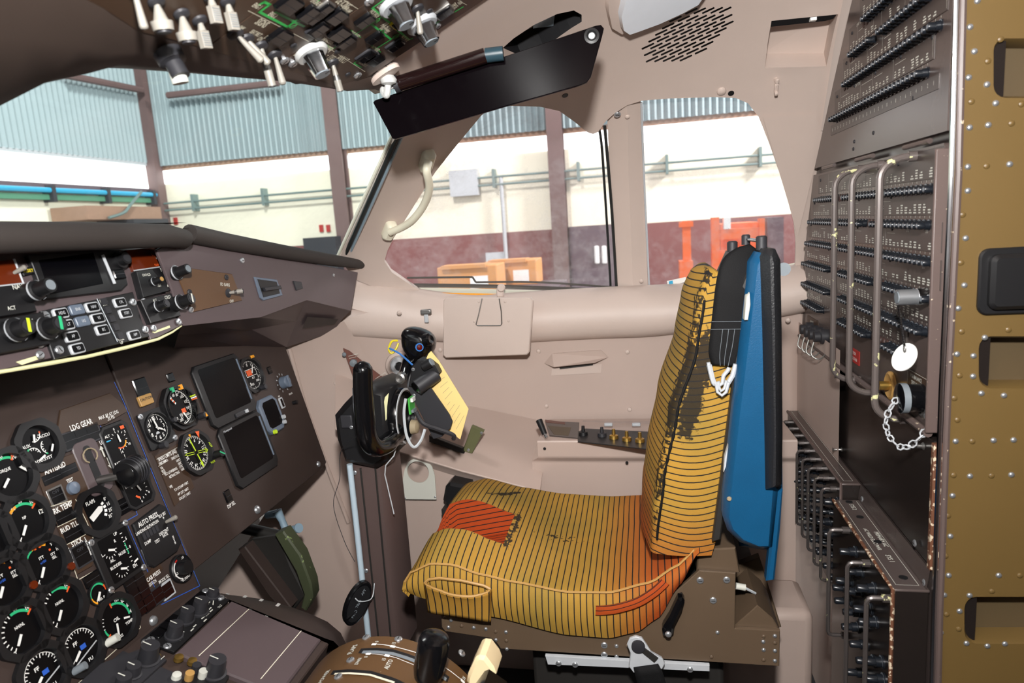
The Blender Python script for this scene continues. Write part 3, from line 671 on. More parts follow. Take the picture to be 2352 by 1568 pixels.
# ---- bolster roll under the windows
def wy(X, z):
    a, b, n = sect(X); return 0.8 + a*(1 - min(0.98, (max(0, z-0.7)/b))**n)**(1/n)
rows = []
for i in range(41):
    X = -0.86 + 1.28*i/40; t_ = i/40
    lift = 0.055*max(0, (X+0.02)/0.42)**1.4 if X > -0.02 else 0.0
    fr = max(0.0, (-0.45-X)/0.41)
    zt = 1.008 + 0.10*fr**1.5 + 0.04*max(0, (X-0.1)/0.3); zb = 0.868 + lift + 0.06*fr
    y0 = wy(X, 1.0); pr = 0.085*(1-0.35*fr)
    prof = [(0.0, zt+0.004), (-0.35, zt), (-0.72, lerp(zt, zb, 0.14)), (-0.95, lerp(zt, zb, 0.36)), (-1.0, lerp(zt, zb, 0.6)), (-0.93, lerp(zt, zb, 0.82)), (-0.7, lerp(zt, zb, 0.96)), (-0.35, zb), (0.1, zb)]
    rows.append([Vector((X, y0 + a*pr, z)) for a, z in prof])
m = MB(); m.grid(rows, 'liner'); m.build('sill_bolster', liner, ang=70, sub=1)
# ---- lower side wall and side console
lowp = [(700, 700), (1000, 735), (1480, 735), (1840, 690), (1838, 1000), (1500, 1010), (1228, 1005), (1080, 975), (930, 960), (700, 900)]
lw = patch(lowp, 0.055, 'liner_low', 40, solid=0.01, name='lower_wall_panel', parent=liner)
for x, y in ((917, 718), (1237, 806), (1441, 808), (1011, 803), (1255, 932), (1446, 940), (772, 880), (1810, 735)):
    o_ = 0.085 if y < 745 else 0.055; p = wall(x, y, o_); dot(ME_RIVET_L, 'screw', liner, p + wnorm(p)*0.001, 0.0068, nrm=wnorm(p))
def wl(x, y, off=0.055): return wall(x, y, off)
# ledge ahead of the console box: from the wall down to a bright front edge, then a vertical face
bk = [wl(770, 842), wl(905, 915), wl(1080, 932), wl(1230, 963), wl(1262, 966)]; ft = [atY(770, 985, 1.60), atY(905, 1035, 1.60), atY(1060, 1082, 1.60), atY(1200, 1118, 1.60), atY(1240, 1130, 1.60)]
m = MB(); rows = [[bk[i].lerp(ft[i], t) for t in (0, 0.5, 0.97, 1.0)] + [ft[i] + Vector((0, 0.012, -0.012)), Vector((ft[i].x, 1.625, ft[i].z-0.03)), Vector((ft[i].x, 1.66, 0.0))] for i in range(5)]
m.grid(rows, 'liner_low'); m.build('side_ledge', liner, ang=30, bevel=0.004)
# ================================================================== circuit breaker rack behind the seat
RX = 0.40
RK = Frame((RX, 1.03, 0), (0, -1, 0), (0, 0, 1))
FAR = [(1.40, 1.66), (1.494, 1.581), (1.628, 1.446), (1.785, 1.284), (1.871, 1.105), (1.929, 0.953), (1.97, 0.839), (2.025, 0.664), (2.05, 0.0)]
def farY(z):
    for (y0, z0), (y1, z1) in zip(FAR, FAR[1:]):
        if z0 >= z >= z1: return lerp(y0, y1, (z0-z)/(z0-z1))
    return FAR[0][0] if z > FAR[0][1] else FAR[-1][0]
def rplate(z0, z1, u1=-0.012, k=6): return [(u1, z0), (u1, z1)] + [(1.03-farY(lerp(z1, z0, i/k)), lerp(z1, z0, i/k)) for i in range(k+1)]
def rk(x, y, h=0.0): return RK.px(x, y, h)
def _cb():
    m = MB(); m.lathe([(0.0082, 0), (0.0082, 0.0014), (0.0066, 0.0018), (0.0064, 0.008)], 'breaker', 12); m.lathe([(0.0052, 0.008), (0.0054, 0.0155), (0.0046, 0.0172), (0.0, 0.0172)], 'breaker', 10)
    m.lathe([(0.0030, 0.0168), (0.0030, 0.0176), (0, 0.0176)], 'breaker_tip', 8); m.arc(0, 0, 0.0066, 0.0082, -80, 60, 'breaker_tip', 0.0017); return m
def _cbbig():
    m = MB(); m.lathe([(0.0105, 0), (0.0105, 0.002), (0.008, 0.003), (0.008, 0.012)], 'breaker', 12); m.lathe([(0.0062, 0.012), (0.0062, 0.026), (0.005, 0.028), (0, 0.028)], 'breaker', 10); m.arc(0, 0, 0.008, 0.0105, -80, 100, 'breaker_tip', 0.0031); return m
def _plug():
    m = MB(); m.lathe([(0.0078, 0), (0.0074, 0.0022), (0.004, 0.0032), (0, 0.0032)], 'breaker_hole', 12); return m
ME_CB = shared(_cb, 'circuit_breaker'); ME_CBB = shared(_cbbig, 'large_breaker'); ME_PLUG = shared(_plug, 'blanking_plug')
def breaker_panel(root, rows, pitch, skip, heads, zs=0.0012):
    """rows: list of (px right end, px left end); strips with print above each row"""
    pr = MB(); rnd = random.Random(3)
    for ri, (R_, L_) in enumerate(rows):
        u1, v1 = rk(*R_, 0.01); u0, v0 = rk(*L_, 0.01); v = (v1+v0)/2; n = int(round((u1-u0)/pitch))
        top = v + 0.056; s = MB(); uL = u0 - 0.02; uR = u1 + 0.022
        s.prism([(uL, v+0.014), (uR, v+0.014), (uR, top), (uL, top)], 0, zs, 'rack_strip', ch=0.0005); s.build('label_strip', root, smooth=False)
        for k in range(5):
            dot(ME_SCREWD, 'screw', root, (lerp(uL+0.02, uR-0.006, k/4.0), top-0.012, zs), 0.0032)
        pr.line([(uR-0.003, v+0.017), (uR-0.003, top-0.003)], 0.0008, 'off_white', zs+0.0003)
        for f, t_ in heads[ri]:
            x = lerp(u0, u1, f)
            for q, w_ in enumerate(t_.split('/')): pr.text(w_, x, top - 0.006 - q*0.0075, 0.0072, 'off_white', zs+0.0003, sx=0.75)
        for k in range(rnd.randint(3, 5)):
            x = lerp(u0, u1, (k+0.5)/5 + rnd.uniform(-0.05, 0.05)); pr.line([(x, v+0.016), (x, top-0.002)], 0.0007, 'off_white', zs+0.0003)
            ln = rnd.uniform(0.02, 0.06); pr.line([(x+0.008, v+0.037), (x+0.008+ln, v+0.037)], 0.0008, 'off_white', zs+0.0003)
        for i in range(n+1):
            u = u1 - i*pitch; g = skip(ri, i/n)
            if g != 2: place(ME_CB if g == 0 else ME_PLUG, 'circuit_breaker' if g == 0 else 'blanking_plug', root, (u, v, 0), rot=rot2(rnd.uniform(0, 1)))
            if g != 2 and rnd.random() < 0.8:
                for q in range(rnd.randint(2, 4)): pr.rect(u + rnd.uniform(-0.001, 0.001), v + 0.018 + q*0.0038, rnd.uniform(0.006, 0.0125), 0.0021, 'off_white', zs+0.0003)
            pr.rect(u, v+0.0115, 0.0012, 0.003, 'off_white', 0.0004)
    pr.build('label_print', root, smooth=False, kind='stuff')
# upper panel
t = thing('circuit_breaker_panel', 'tall brown circuit breaker panel beside the map pocket, four rows over a bare strip', 'breaker panel', M_=RK.M @ Matrix.Translation((0, 1.285, 0)))
upper = t
_rk0 = RK
RK = Frame((RX, 1.03, 1.285), (0, -1, 0), (0, 0, 1))
m = MB(); P = [(a, b-1.285) for a, b in rplate(1.287, 1.66)]; P = [(p[0], p[1]) for p in P]; m.prism(list(reversed(P)), -0.012, 0.0, 'rack'); m.build('panel_plate', upper, smooth=False)
ROWS_U = [((2180, -95), (1970, 32)), ((2122, 4), (1945, 126)), ((2143, 60), (1932, 200)), ((2113, 171), (1912, 272))]
HE_U = [[], [(0.12, 'COMPT TEMP'), (0.4, 'AVIONICS/VENT'), (0.75, 'FLT CTL')], [(0.3, 'AIR BLEED/COMPT TEMP'), (0.66, 'HYD PWR'), (0.86, 'FLT CTL')], [(0.3, 'AIR BLEED/COMPT TEMP'), (0.56, 'CAB PRESS'), (0.72, 'HYD PWR'), (0.94, 'FLT CTL')]]
breaker_panel(upper, ROWS_U, 0.0182, lambda r, f: 2 if (r == 1 and 0.52 < f < 0.58) else (1 if r < 3 and f > 0.95 else 0), HE_U)
m = MB(); u1, v1 = rk(2150, 186); u0, v0 = rk(1912, 297)
m.prism([(u0-0.01, v1-0.012), (u1+0.012, v1-0.012), (u1+0.012, v1+0.008), (u0-0.01, v1+0.008)], 0, 0.001, 'rack_strip'); m.build('number_strip', upper, smooth=False)
m = MB()
for k in range(26): m.text(str(k+1), u1-0.004-k*(u1-u0-0.01)/25, v1-0.002, 0.0085, 'off_white', 0.0014, sx=0.8)
m.build('number_print', upper, smooth=False, kind='stuff')
for x, y in ((1962, 325), (2006, 305), (1960, 342), (2098, 225)): dot(ME_SCREWD, 'screw', upper, (*rk(x, y), 0), 0.0035)
# middle panel, a hinged door with three guard bars
ZM = 0.865
RK = Frame((RX, 1.03, ZM), (0, -1, 0), (0, 0, 1))
mid = thing('circuit_breaker_panel', 'large brown circuit breaker panel crossed by three worn metal guard bars', 'breaker panel', M_=RK.M)
m = MB(); P = [(a, b-ZM) for a, b in rplate(ZM, 1.272, u1=-0.02)]; m.prism(list(reversed(P)), -0.012, 0.0, 'rack'); m.build('panel_plate', mid, bevel=0.003)
ROWS_M = [((2134, 432), (1875, 461)), ((2118, 516), (1862, 511)), ((2130, 602), (1854, 559)), ((2128, 680), (1848, 609)), ((2112, 757), (1846, 654)), ((2058, 806), (1843, 694))]
def sk(r, f):
    f = 1-f
    if r == 0 and 0.24 < f < 0.36: return 1
    if r == 1 and (0.60 < f < 0.68): return 1
    if r == 3 and (0.68 < f < 0.73 or 0.3 < f < 0.38): return 1
    if r == 4 and 0.3 < f < 0.42: return 1
    if r == 5 and (0.78 < f < 0.9): return 1
    if r == 5 and 0.28 < f < 0.5: return 2
    return 0
HE_M = [[(0.3, 'CAPT SERVICES'), (0.75, 'DC 1')], [(0.15, 'LGT'), (0.55, 'BUS 2'), (0.72, 'CMPT SMK'), (0.85, 'PURSER/STG')], [(0.25, 'CKPT'), (0.72, 'CMPT SMK'), (0.86, 'PURSER/STG'), (0.96, 'FERRY/SYS')], [(0.3, 'CKPT LGT'), (0.8, 'PURSER/STG'), (0.95, 'FERRY/SYS')], [(0.4, 'LIGHT'), (0.85, 'TEST')], [(0.5, 'BUS 1')]]
breaker_panel(mid, ROWS_M, 0.0180, sk, HE_M)
for ax, bx in (((1985, 388), (1962, 862)), ((2031, 378), (2006, 893)), ((2106, 358), (2062, 944))):
    u, vt = rk(*ax); vb = rk(*bx)[1]; s = 0.05
    path = [(u, vt, 0), (u, vt, 0.012)] + [(u, vt - 0.03*(1-math.cos(a)), 0.012 + (s-0.012)*math.sin(a)) for a in [i*math.pi/2/6 for i in range(1, 7)]] + [(u, lerp(vt-0.03, vb+0.03, i/8), s) for i in range(1, 8)] + [(u, vb + 0.03*(1-math.sin(a)), 0.012 + (s-0.012)*math.cos(a)) for a in [i*math.pi/2/6 for i in range(0, 7)]] + [(u, vb, 0)]
    m = MB(); m.tube(path, 0.0056, 'handle_worn', 10); m.cyl((u, vt, 0), (u, vt, 0.012), 0.0078, 'handle_worn'); m.cyl((u, vb, 0), (u, vb, 0.012), 0.0078, 'handle_worn'); m.build('guard_bar', mid)
for a, b in (((1895, 384), (1921, 380)), ((1972, 366), (2011, 358)), ((2084, 338), (2143, 323))):
    p, q = rk(*a), rk(*b); v = (p[1]+q[1])/2; m = MB(); m.cyl((p[0], v, 0.004), (q[0], v, 0.004), 0.004, 'rack', n=10); m.build('hinge', mid)
p = rk(1962, 816); m = MB(); m.prism([(p[0]-0.045, p[1]-0.014), (p[0]+0.035, p[1]-0.014), (p[0]+0.035, p[1]+0.014), (p[0]-0.045, p[1]+0.014)], 0, 0.001, 'red'); m.text('CAUTION', p[0]-0.005, p[1]+0.005, 0.009, 'white', 0.0013); m.text('HIGH VOLTAGE', p[0]-0.005, p[1]-0.006, 0.008, 'white', 0.0013); m.build('warning_placard', mid, smooth=False)
# door edge flange and bottom lip
m = MB(); m.box2((-0.020, 0.0, -0.01), (-0.014, 0.40, 0.012), 'rack_edge'); m.build('door_flange', mid, bevel=0.002)
m = MB(); m.tube([(-0.93, -0.002, 0.006), (-0.02, -0.002, 0.006)], 0.006, 'rack_edge', 8); m.build('bottom_lip', mid)
# capped jacks at the far lower corner
p = rk(1866, 742); m = MB(); m.prism([(p[0]-0.05, p[1]-0.01), (p[0]+0.06, p[1]-0.01), (p[0]+0.06, p[1]+0.014), (p[0]-0.05, p[1]+0.014)], 0, 0.001, 'panel_brown'); m.text('HEADSET', p[0], p[1]+0.003, 0.008, 'off_white', 0.0014); m.build('jack_placard', mid, smooth=False)
for x, y in ((1848, 756), (1858, 763), (1868, 768), (1880, 773)):
    u, v = rk(x, y, 0.02); m = MB(); m.lathe([(0.017, 0), (0.017, 0.016), (0.012, 0.018), (0.012, 0.03), (0, 0.03)], 'charcoal', 14); j = m.build('jack_cap', mid, loc=(u, v, 0))
    m = MB(); m.tube(spl([(0, -0.012, 0.03), (0.004, -0.04, 0.036), (0.012, -0.05, 0.02), (0.02, -0.03, 0.004)], 5), 0.0016, 'chain_grey', 6); m.build('chain', j)
# test connector with chained cap
u, v = rk(2088, 914, 0.02); m = MB(); m.lathe([(0.021, 0), (0.021, 0.022), (0.0225, 0.023), (0.0225, 0.034), (0.018, 0.036), (0, 0.036)], 'black_gloss', 20); m.lathe([(0.0228, 0.024), (0.0228, 0.033)], 'grey', 20); cn = m.build('connector_cap', mid, loc=(u, v, 0))
P = spl([(0.0, 0, 0.037), (-0.002, -0.03, 0.05), (-0.005, -0.06, 0.045), (0.012, -0.074, 0.03), (0.03, -0.05, 0.012), (0.036, -0.02, 0.003)], 6)
m = MB()
for i, (a, b) in enumerate(zip(P[::2], P[2::2])):
    c = (a+b)/2; d = (b-a); e = d.orthogonal().normalized()*0.0042 if i % 2 else d.cross(d.orthogonal()).normalized()*0.0042
    m.tube([a - d*0.15, a + e + d*0.25, b + e - d*0.25, b + d*0.15, b - e - d*0.25, a - e + d*0.25], 0.0013, 'light_grey', 5, closed=True)
m.build('chain', cn)
u, v = rk(2048, 885); m = MB(); m.lathe([(0.024, 0), (0.024, 0.004), (0.02, 0.006), (0.018, 0.005), (0, 0.005)], 'ind_gold', 24); m.lathe([(0.008, 0.005), (0.008, 0.02), (0, 0.02)], 'gold', 12); m.build('brass_receptacle', mid, loc=(u, v, 0))
u, v = rk(2121, 930); m = MB(); m.lathe([(0.018, 0), (0.018, 0.003), (0.0155, 0.004), (0.015, 0.001), (0, 0.001)], 'steel', 20); m.lathe([(0.006, 0.001), (0.006, 0.005), (0, 0.005)], 'black', 10); sk_ = m.build('round_socket', mid, loc=(u, v, 0))
for dx, dy in ((-0.017, 0.012), (0.017, -0.012)): dot(ME_SCREW, 'screw', sk_, (dx, dy, 0.003), 0.004)
u, v = rk(2110, 880); m = MB(); m.prism(rrect(u, v, 0.085, 0.030, 0.003), 0, 0.001, 'panel_brown'); m.frame2(u, v, 0.082, 0.027, 0.0008, 'off_white', 0.0013); m.text('VOR BALANCE', u-0.008, v+0.006, 0.0085, 'off_white', 0.0013, sx=0.8); m.text('TEST UNIT', u-0.01, v-0.004, 0.0085, 'off_white', 0.0013, sx=0.8); m.text('13/2', u+0.03, v-0.009, 0.007, 'off_white', 0.0013); m.build('brown_placard', mid, smooth=False)
# lower cover door
RK = Frame((RX, 1.03, 0.656), (0, -1, 0), (0, 0, 1))
low = thing('rack_cover', 'plain black cover panel between the breaker panel and the lower breaker boxes', 'cover panel', M_=RK.M)
m = MB(); P = [(a, b-0.656) for a, b in rplate(0.660, 0.853, u1=-0.015)]; m.prism(list(reversed(P)), -0.012, 0.0, 'rack_dark'); m.build('cover_plate', low, bevel=0.002)
m = MB(); m.box2((-0.016, 0.0, -0.012), (-0.006, 0.195, 0.003), 'rust_edge'); m.build('cover_edge', low, bevel=0.001)
for x, y, r in ((2104, 1024, 0.006), (1926, 865, 0.004), (1922, 1032, 0.005)):
    u, v = rk(x, y, 0.01); m = MB(); m.lathe([(r, 0), (r*0.6, 0.003), (r*0.6, 0.016), (r, 0.018), (0, 0.019)], 'steel', 12); m.build('quick_release_stud', low, loc=(u, v, 0))
# lower breaker boxes with finger loops
def boxunit(y0, y1, xf, zb, ztop, label):
    t = thing('breaker_box', label, 'breaker box', loc=(xf, y0, zb))
    m = MB(); m.box2((xf, y0, zb), (RX-0.001, y1, ztop), 'rack_dark'); m.build('box_body', t, world=True, bevel=0.003)
    m = MB(); m.box2((xf-0.001, y0-0.001, ztop-0.004), (RX-0.001, y1, ztop+0.001), 'rack'); m.build('box_lid', t, world=True, bevel=0.002)
    m = MB(); m.tube([(xf, y0, zb), (xf, y0, ztop), (xf, y1, ztop)], 0.003, 'rack_edge' if y0 > 1.2 else 'rust_edge', 6); m.build('worn_edge', t, world=True)
    pr = MB(); z = ztop + 0.0015
    for a, b in (((xf+0.008, y0+0.012), (xf+0.008, y1-0.01)), ((RX-0.012, y0+0.012), (RX-0.012, y1-0.01)), ((xf+0.008, y0+0.012), (RX-0.012, y0+0.012))): pr.line([a, b], 0.0007, 'off_white', z)
    pr.build('outline_print', t, world=True, smooth=False)
    return t
b2 = boxunit(1.035, 1.372, 0.348, 0.0, 0.624, 'nearer lower breaker box by the door frame, chipped front corner and lettered top')
b1 = boxunit(1.376, 1.90, 0.363, 0.40, 0.656, 'long lower breaker box running to the side wall, many finger loops on its face')
pr = MB(); B2 = Frame((0.374, 1.2, 0.6256), (0, -1, 0), (1, 0, 0))
for y, s in ((1.335, 'SYS 2'), (1.13, 'SYS 1')): pr.text(s, 1.2-y, 0.0, 0.011, 'off_white', 0, T=B2.M)
pr.text('PRIMARY AC', 0, 0.008, 0.010, 'off_white', 0, T=B2.M); pr.text('AC WILD ELEC PWR', 0, -0.006, 0.009, 'off_white', 0, T=B2.M); pr.build('lettering', b2, world=True, smooth=False, kind='stuff')
for y in (1.36, 1.29, 1.19, 1.07): m = MB(); m.lathe([(0.0065, 0), (0.0065, 0.0008), (0, 0.0008)], 'black', 12); m.build('lid_screw_hole', b2, loc=(0.374-0.348, y-1.035, 0.6252))
def loop_handle(root, xf, y, zt, zb, name='finger_loop', s=0.028, r=0.0032):
    m = MB(); path = [(xf, y, zt), (xf-s+0.008, y, zt), (xf-s+0.003, y, zt-0.002), (xf-s, y, zt-0.008)] + [(xf-s, y, lerp(zt-0.01, zb+0.01, i/4)) for i in range(1, 4)] + [(xf-s, y, zb+0.008), (xf-s+0.003, y, zb+0.002), (xf-s+0.008, y, zb), (xf, y, zb)]
    m.tube(path, r, 'handle_dark', 7); m.cyl((xf, y, zt), (xf-0.012, y, zt), r*1.7, 'handle_dark', n=8); m.cyl((xf, y, zb), (xf-0.010, y, zb), r*1.7, 'handle_dark', n=8); m.build(name, root, world=True)
for i in range(9): loop_handle(b1, 0.363, 1.41 + i*0.058, 0.632, 0.43 + i*0.004)
for px_, zb in (((1950, 1217), 0.40), ((1997, 1293), 0.36), ((2046, 1374), 0.30)):
    p = atX(px_[0], px_[1], 0.348); loop_handle(b2, 0.348, p.y, p.z, zb, s=0.034, r=0.0038)
RotM = Matrix(((0, 0, -1, 0), (-1, 0, 0, 0), (0, 1, 0, 0), (0, 0, 0, 1)))
def cbw(root, me, name, p):
    o = bpy.data.objects.new(name, me); COL.objects.link(o); o.parent = root; o.matrix_basis = WM[root].inverted() @ Matrix.Translation(p) @ RotM; WM[o] = WM[root] @ o.matrix_basis
for i in range(10):
    for k in range(8):
        if (i*3+k*5) % 7 == 3: continue
        cbw(b1, ME_CB if k % 3 else ME_CBB, 'circuit_breaker', Vector((0.363, 1.39 + i*0.058, 0.612 - k*0.023)))
for x, y in ((2110-20, 1232), (1955, 1267), (1969, 1313), (1945, 1334), (1938, 1350), (1967, 1358), (1998, 1351), (1942, 1380), (1963, 1406), (1990, 1399), (2030, 1392), (2002, 1429), (2030, 1468), (2016, 1520), (1996, 1518), (1980, 1480), (2020, 1560), (1960, 1440), (1972, 1545)):
    p = atX(x+12, y, 0.348); 
    if p.y > 1.05: cbw(b2, ME_CBB, 'circuit_breaker', p)
# bevelled strip between cover door and nearer box
m = MB(); m.grid([[Vector((RX-0.002, 1.035, 0.657)), Vector((RX-0.002, 1.374, 0.657))], [Vector((RX-0.006, 1.035, 0.626)), Vector((RX-0.006, 1.374, 0.626))]], 'rack'); o = m.build('fixing_strip', b2, world=True)
for x, y in ((1981, 1146), (2102, 1247), (2124, 1338)):
    p = atX(x, y, RX-0.004); dot(ME_SCREW, 'screw', b2, p, 0.0055, nrm=(-1, 0, 0))
# rack carcass behind everything
m = MB(); P = [(RX+0.012, 1.035, 0.0), (RX+0.012, 1.035, 1.72)] + [(RX+0.012, farY(lerp(1.72, 0, i/12))+0.03, lerp(1.72, 0, i/12)) for i in range(13)]
m.add([Vector(p) for p in P] + [Vector(p)+Vector((0.05, 0, 0)) for p in P], [tuple(range(len(P)))] + [(i, (i+1) % len(P), len(P)+(i+1) % len(P), len(P)+i) for i in range(len(P))], 'rack_dark'); struct(m.build('wall_back', smooth=False))
m = MB(); P = rplate(0.0, 0.655, u1=0.0); m.prism(list(reversed(P)), -0.012, -0.002, 'rack'); m.build('lower_rack_plate', bpy.data.objects['wall_back'], loc=None).matrix_basis = _rk0.M
# ---- lock-out collar with bead chain and white tag
Pc = atX(2112, 681, RX-0.012)
t = thing('lockout_tag', 'round white tag on a bead chain hanging from a knurled silver collar', 'tag', loc=Pc)
m = MB(); m.cyl((0.010, 0, 0), (-0.004, 0, 0), 0.0125, 'chrome', n=18); m.cyl((-0.004, 0, 0), (-0.030, 0, 0), 0.0115, 'rivet_steel', n=18); m.cyl((-0.030, 0, 0), (-0.031, 0, 0), 0.009, 'grey', n=18); m.build('collar', t)
top = Vector((-0.028, 0, -0.010)); bot = atX(2078, 795, RX-0.035) - Pc
m = MB()
for i in range(26):
    p = top.lerp(bot, i/25); m.lathe([(0, -0.0022), (0.0018, -0.001), (0.0018, 0.001), (0, 0.0022)], 'chrome', 6, T=Matrix.Translation(p))
m.tube([bot + Vector((0, 0.004*math.sin(a), -0.004 + 0.005*math.cos(a))) for a in [i*math.pi/4 for i in range(8)]], 0.001, 'steel', 5, closed=True); m.build('bead_chain', t)
c0 = atX(2077, 820, RX-0.036) - Pc
m = MB(); m.lathe([(0.0215, -0.0008), (0.0215, 0.0008), (0, 0.0008)], 'white', 32, T=Matrix.Translation(c0) @ Matrix.Rotation(math.radians(-62), 4, 'Y') @ Matrix.Rotation(math.radians(20), 4, 'X')); m.build('tag_disc', t)
# ---- door jamb: riveted olive plate facing the aisle
JB = Frame((0.408, 1.03, 0.0), (1, 0, 0), (0, 0, 1))
def jpx(x, y): return JB.w(*JB.px(x, y))
def rrpx(x0, y0, x1, y1, r=28): return rrect((x0+x1)/2, (y0+y1)/2, x1-x0, y1-y0, r)
JH = [rrpx(2282, 88, 2470, 225), rrpx(2248, 772, 2450, 892), rrpx(2215, 1370, 2420, 1478), rrpx(2310, -220, 2480, -90)]
vs, fs = region([(2216, -330), (2620, -330), (2620, 1640), (2152, 1640)], JH[:3], 40, jpx)
m = MB(); m.add(vs, inboard(vs, fs), 'olive'); jamb = m.build('wall_doorway', solid=0.004, smooth=False); struct(jamb, 'riveted olive-brown doorway side wall with oval cut-outs')
for h in JH[:3]:
    A = [jpx(x, y) for x, y in h]; cx = sum((p for p in A), Vector())/len(A); n = len(A)
    B = [p + Vector((0, 0.010, 0)) - (p-cx)*0.10 for p in A]; Cc = [p + Vector((0, 0.035, 0)) - (p-cx)*0.12 for p in A]
    m = MB(); m.add(A+B+Cc, [(i, (i+1) % n, n+(i+1) % n, n+i) for i in range(n)] + [(n+i, n+(i+1) % n, 2*n+(i+1) % n, 2*n+i) for i in range(n)], 'olive'); m.add(Cc, [tuple(range(n))], 'olive_dark'); m.build('lightening_hole', jamb, ang=50)
RV = [(125,2),(108,62),(178,90),(118,118),(149,140),(105,178),(147,194),(111,233),(167,237),(226,239),(107,293),(150,287),(203,283),(103,383),(146,381),(199,377),(103,438),(91,493),(98,547),(87,603),(95,655),(81,708),(89,761),(142,775),(196,757),(78,813),(116,817),(84,862),(115,864),(72,914),(134,903),(186,908),(79,964),(75,1013),(113,1013),(162,1011),(208,1010),(70,1091),(108,1093),(157,1092),(203,1090),(68,1138),(57,1184),(63,1231),(52,1276),(59,1321),(174,1321),(222,1321),(107,1367),(158,1357),(49,1366),(84,1403),(54,1410),(41,1452),(82,1444),(100,1477),(148,1483),(37,1538),(188,1478)]
for i, (x, y) in enumerate(RV):
    dot(ME_RIVET if (i*7) % 5 < 3 else ME_RIVET_O, 'rivet', jamb, jpx(2120+x, y), 0.0042, nrm=(0, -1, 0))
m = MB(); P = [(2214, -330), (2196, 400), (2172, 900), (2154, 1400), (2148, 1640)]; A = [JB.w(*JB.px(x, y)) for x, y in P]
m.tube([p + Vector((0.002, -0.003, 0)) for p in A], 0.0045, 'rack_edge', 8); m.tube([p + Vector((-0.006, -0.001, 0)) for p in A], 0.0035, 'chrome', 8); m.build('edge_trim', jamb)
p = jpx(2330, 644); t = thing('door_latch', 'black rounded latch handle on the olive doorway wall', 'latch', M_=Matrix.Translation(p) @ Matrix.Rotation(math.pi/2, 4, 'X'))
m = MB(); m.prism(rrect(0.01, 0, 0.11, 0.09, 0.012), 0, 0.006, 'black', ch=0.002); m.build('latch_frame', t)
m = MB(); m.prism(rrect(0.012, 0, 0.094, 0.074, 0.010), 0.006, 0.018, 'black', ch=0.005); m.build('latch_paddle', t)
# ================================================================== overhead panel
ov = thing('overhead_panel', 'brown overhead switch panel with green flow lines and silver knobs', 'control panel', M_=OV.M)
def op(x, y, h=0.0): return OV.px(x, y, h)
# plates: three strips split by fore-and-aft joints
c1 = op(640, 148)[0]; c2 = op(484, 103)[0]
vf = -0.088
edges = [(-0.75, c2-0.0006, -0.10), (c2+0.0006, c1-0.0006, -0.088), (c1+0.0006, 0.0, -0.075)]
j1 = [op(740, 108), op(870, 16)]
LA = [op(x, y) for x, y in ((120, -60), (250, 8), (330, 62), (400, 80), (484, 103), (586, 136), (648, 158), (780, 195), (872, 172))]
for k, (a, b, f) in enumerate(edges):
    fr_ = [(p[0], p[1]-0.008) for p in LA if a < p[0] < b]
    def fv(u):
        for p, q in zip(LA, LA[1:]):
            if p[0] <= u <= q[0]: return lerp(p[1], q[1], (u-p[0])/(q[0]-p[0])) - 0.008
        return (LA[0] if u < LA[0][0] else LA[-1])[1] - 0.008
    m = MB(); m.prism([(a, fv(a))] + fr_ + [(b, fv(b)), (b, 0.36), (a, 0.36)], -0.014, 0.0, 'panel_brown', ch=0.0006); m.build('panel_plate', ov, smooth=False)
def pushbutton(x, y, w_=0.026, h=0.024, d=0.010, lit=None, name='push_button', frame=None, parent=None, at=None, t=None):
    u, v = op(x, y) if at is None else at
    m = MB(); m.prism(rrect(0, 0, w_, h, 0.0015, 2), 0, d, 'black_gloss', ch=0.0018)
    if frame: m.prism(rrect(0, 0, w_+0.004, h+0.004, 0.002, 2), 0, 0.003, frame, ch=0.001)
    o = m.build(name, parent or ov, loc=(u, v, 0))
    m = MB(); m.line([(-w_*0.42, 0), (w_*0.42, 0)], 0.0008, 'charcoal', d+0.0003)
    if t:
        for i, s in enumerate(t.split('/')): m.text(s, 0, (0.25-0.5*i)*h, 0.0075, 'charcoal', d+0.0003)
    m.build('button_legend', o, smooth=False); return o
for x, y, w_, fr in ((836, 44, 0.028, None), (859, 83, 0.024, None), (778, 74, 0.040, None), (793, 92, 0.026, 'charcoal'), (907, 101, 0.026, 'charcoal'), (839, 126, 0.026, 'charcoal'), (861, 134, 0.034, None), (1019, 26, 0.032, 'steel'),
                   (708, 28, 0.032, None), (722, 34, 0.022, None), (771, 34, 0.034, None), (729, 64, 0.026, 'charcoal'), (641, 80, 0.036, None), (662, 6, 0.040, None), (740, 20, 0.022, 'steel'), (920, 48, 0.030, 'yellow')):
    pushbutton(x, y, w_*0.8, 0.026, 0.006, frame=fr)
def chrome_knob(x, y, r=0.02, h=0.03, mat='chrome', flange=True, name='rotary_knob', parent=None, fr=OV, skirt='light_grey'):
    u, v = fr.px(x, y); m = MB(); n = 24
    if flange: m.lathe([(r*1.12, 0), (r*1.15, 0.004), (r*1.0, 0.007), (0, 0.007)], skirt, n)
    prof = []
    vs = []
    for z, s in ((0.006, 0.80), (h*0.8, 0.66), (h, 0.62)):
        ring = []
        for i in range(n):
            a = 2*math.pi*i/n; q = s*(1.0 if (i % 6) in (0, 1, 2) else 0.86); ring.append((r*q*math.cos(a), r*q*math.sin(a), z))
        vs += ring
    fs = [(k*n+i, k*n+(i+1) % n, (k+1)*n+(i+1) % n, (k+1)*n+i) for k in range(2) for i in range(n)] + [tuple(2*n+i for i in range(n))]
    m.add(vs, fs, mat); o = m.build(name, parent or ov, loc=(u, v, 0), ang=25)
    m = MB(); m.lathe([(r*0.5, h), (r*0.5, h+0.0012), (0, h+0.0012)], 'grey', 20); m.line([(0, r*0.2), (0, r*0.55)], 0.0015, 'black', h+0.0016); m.build('knob_cap', o); return o
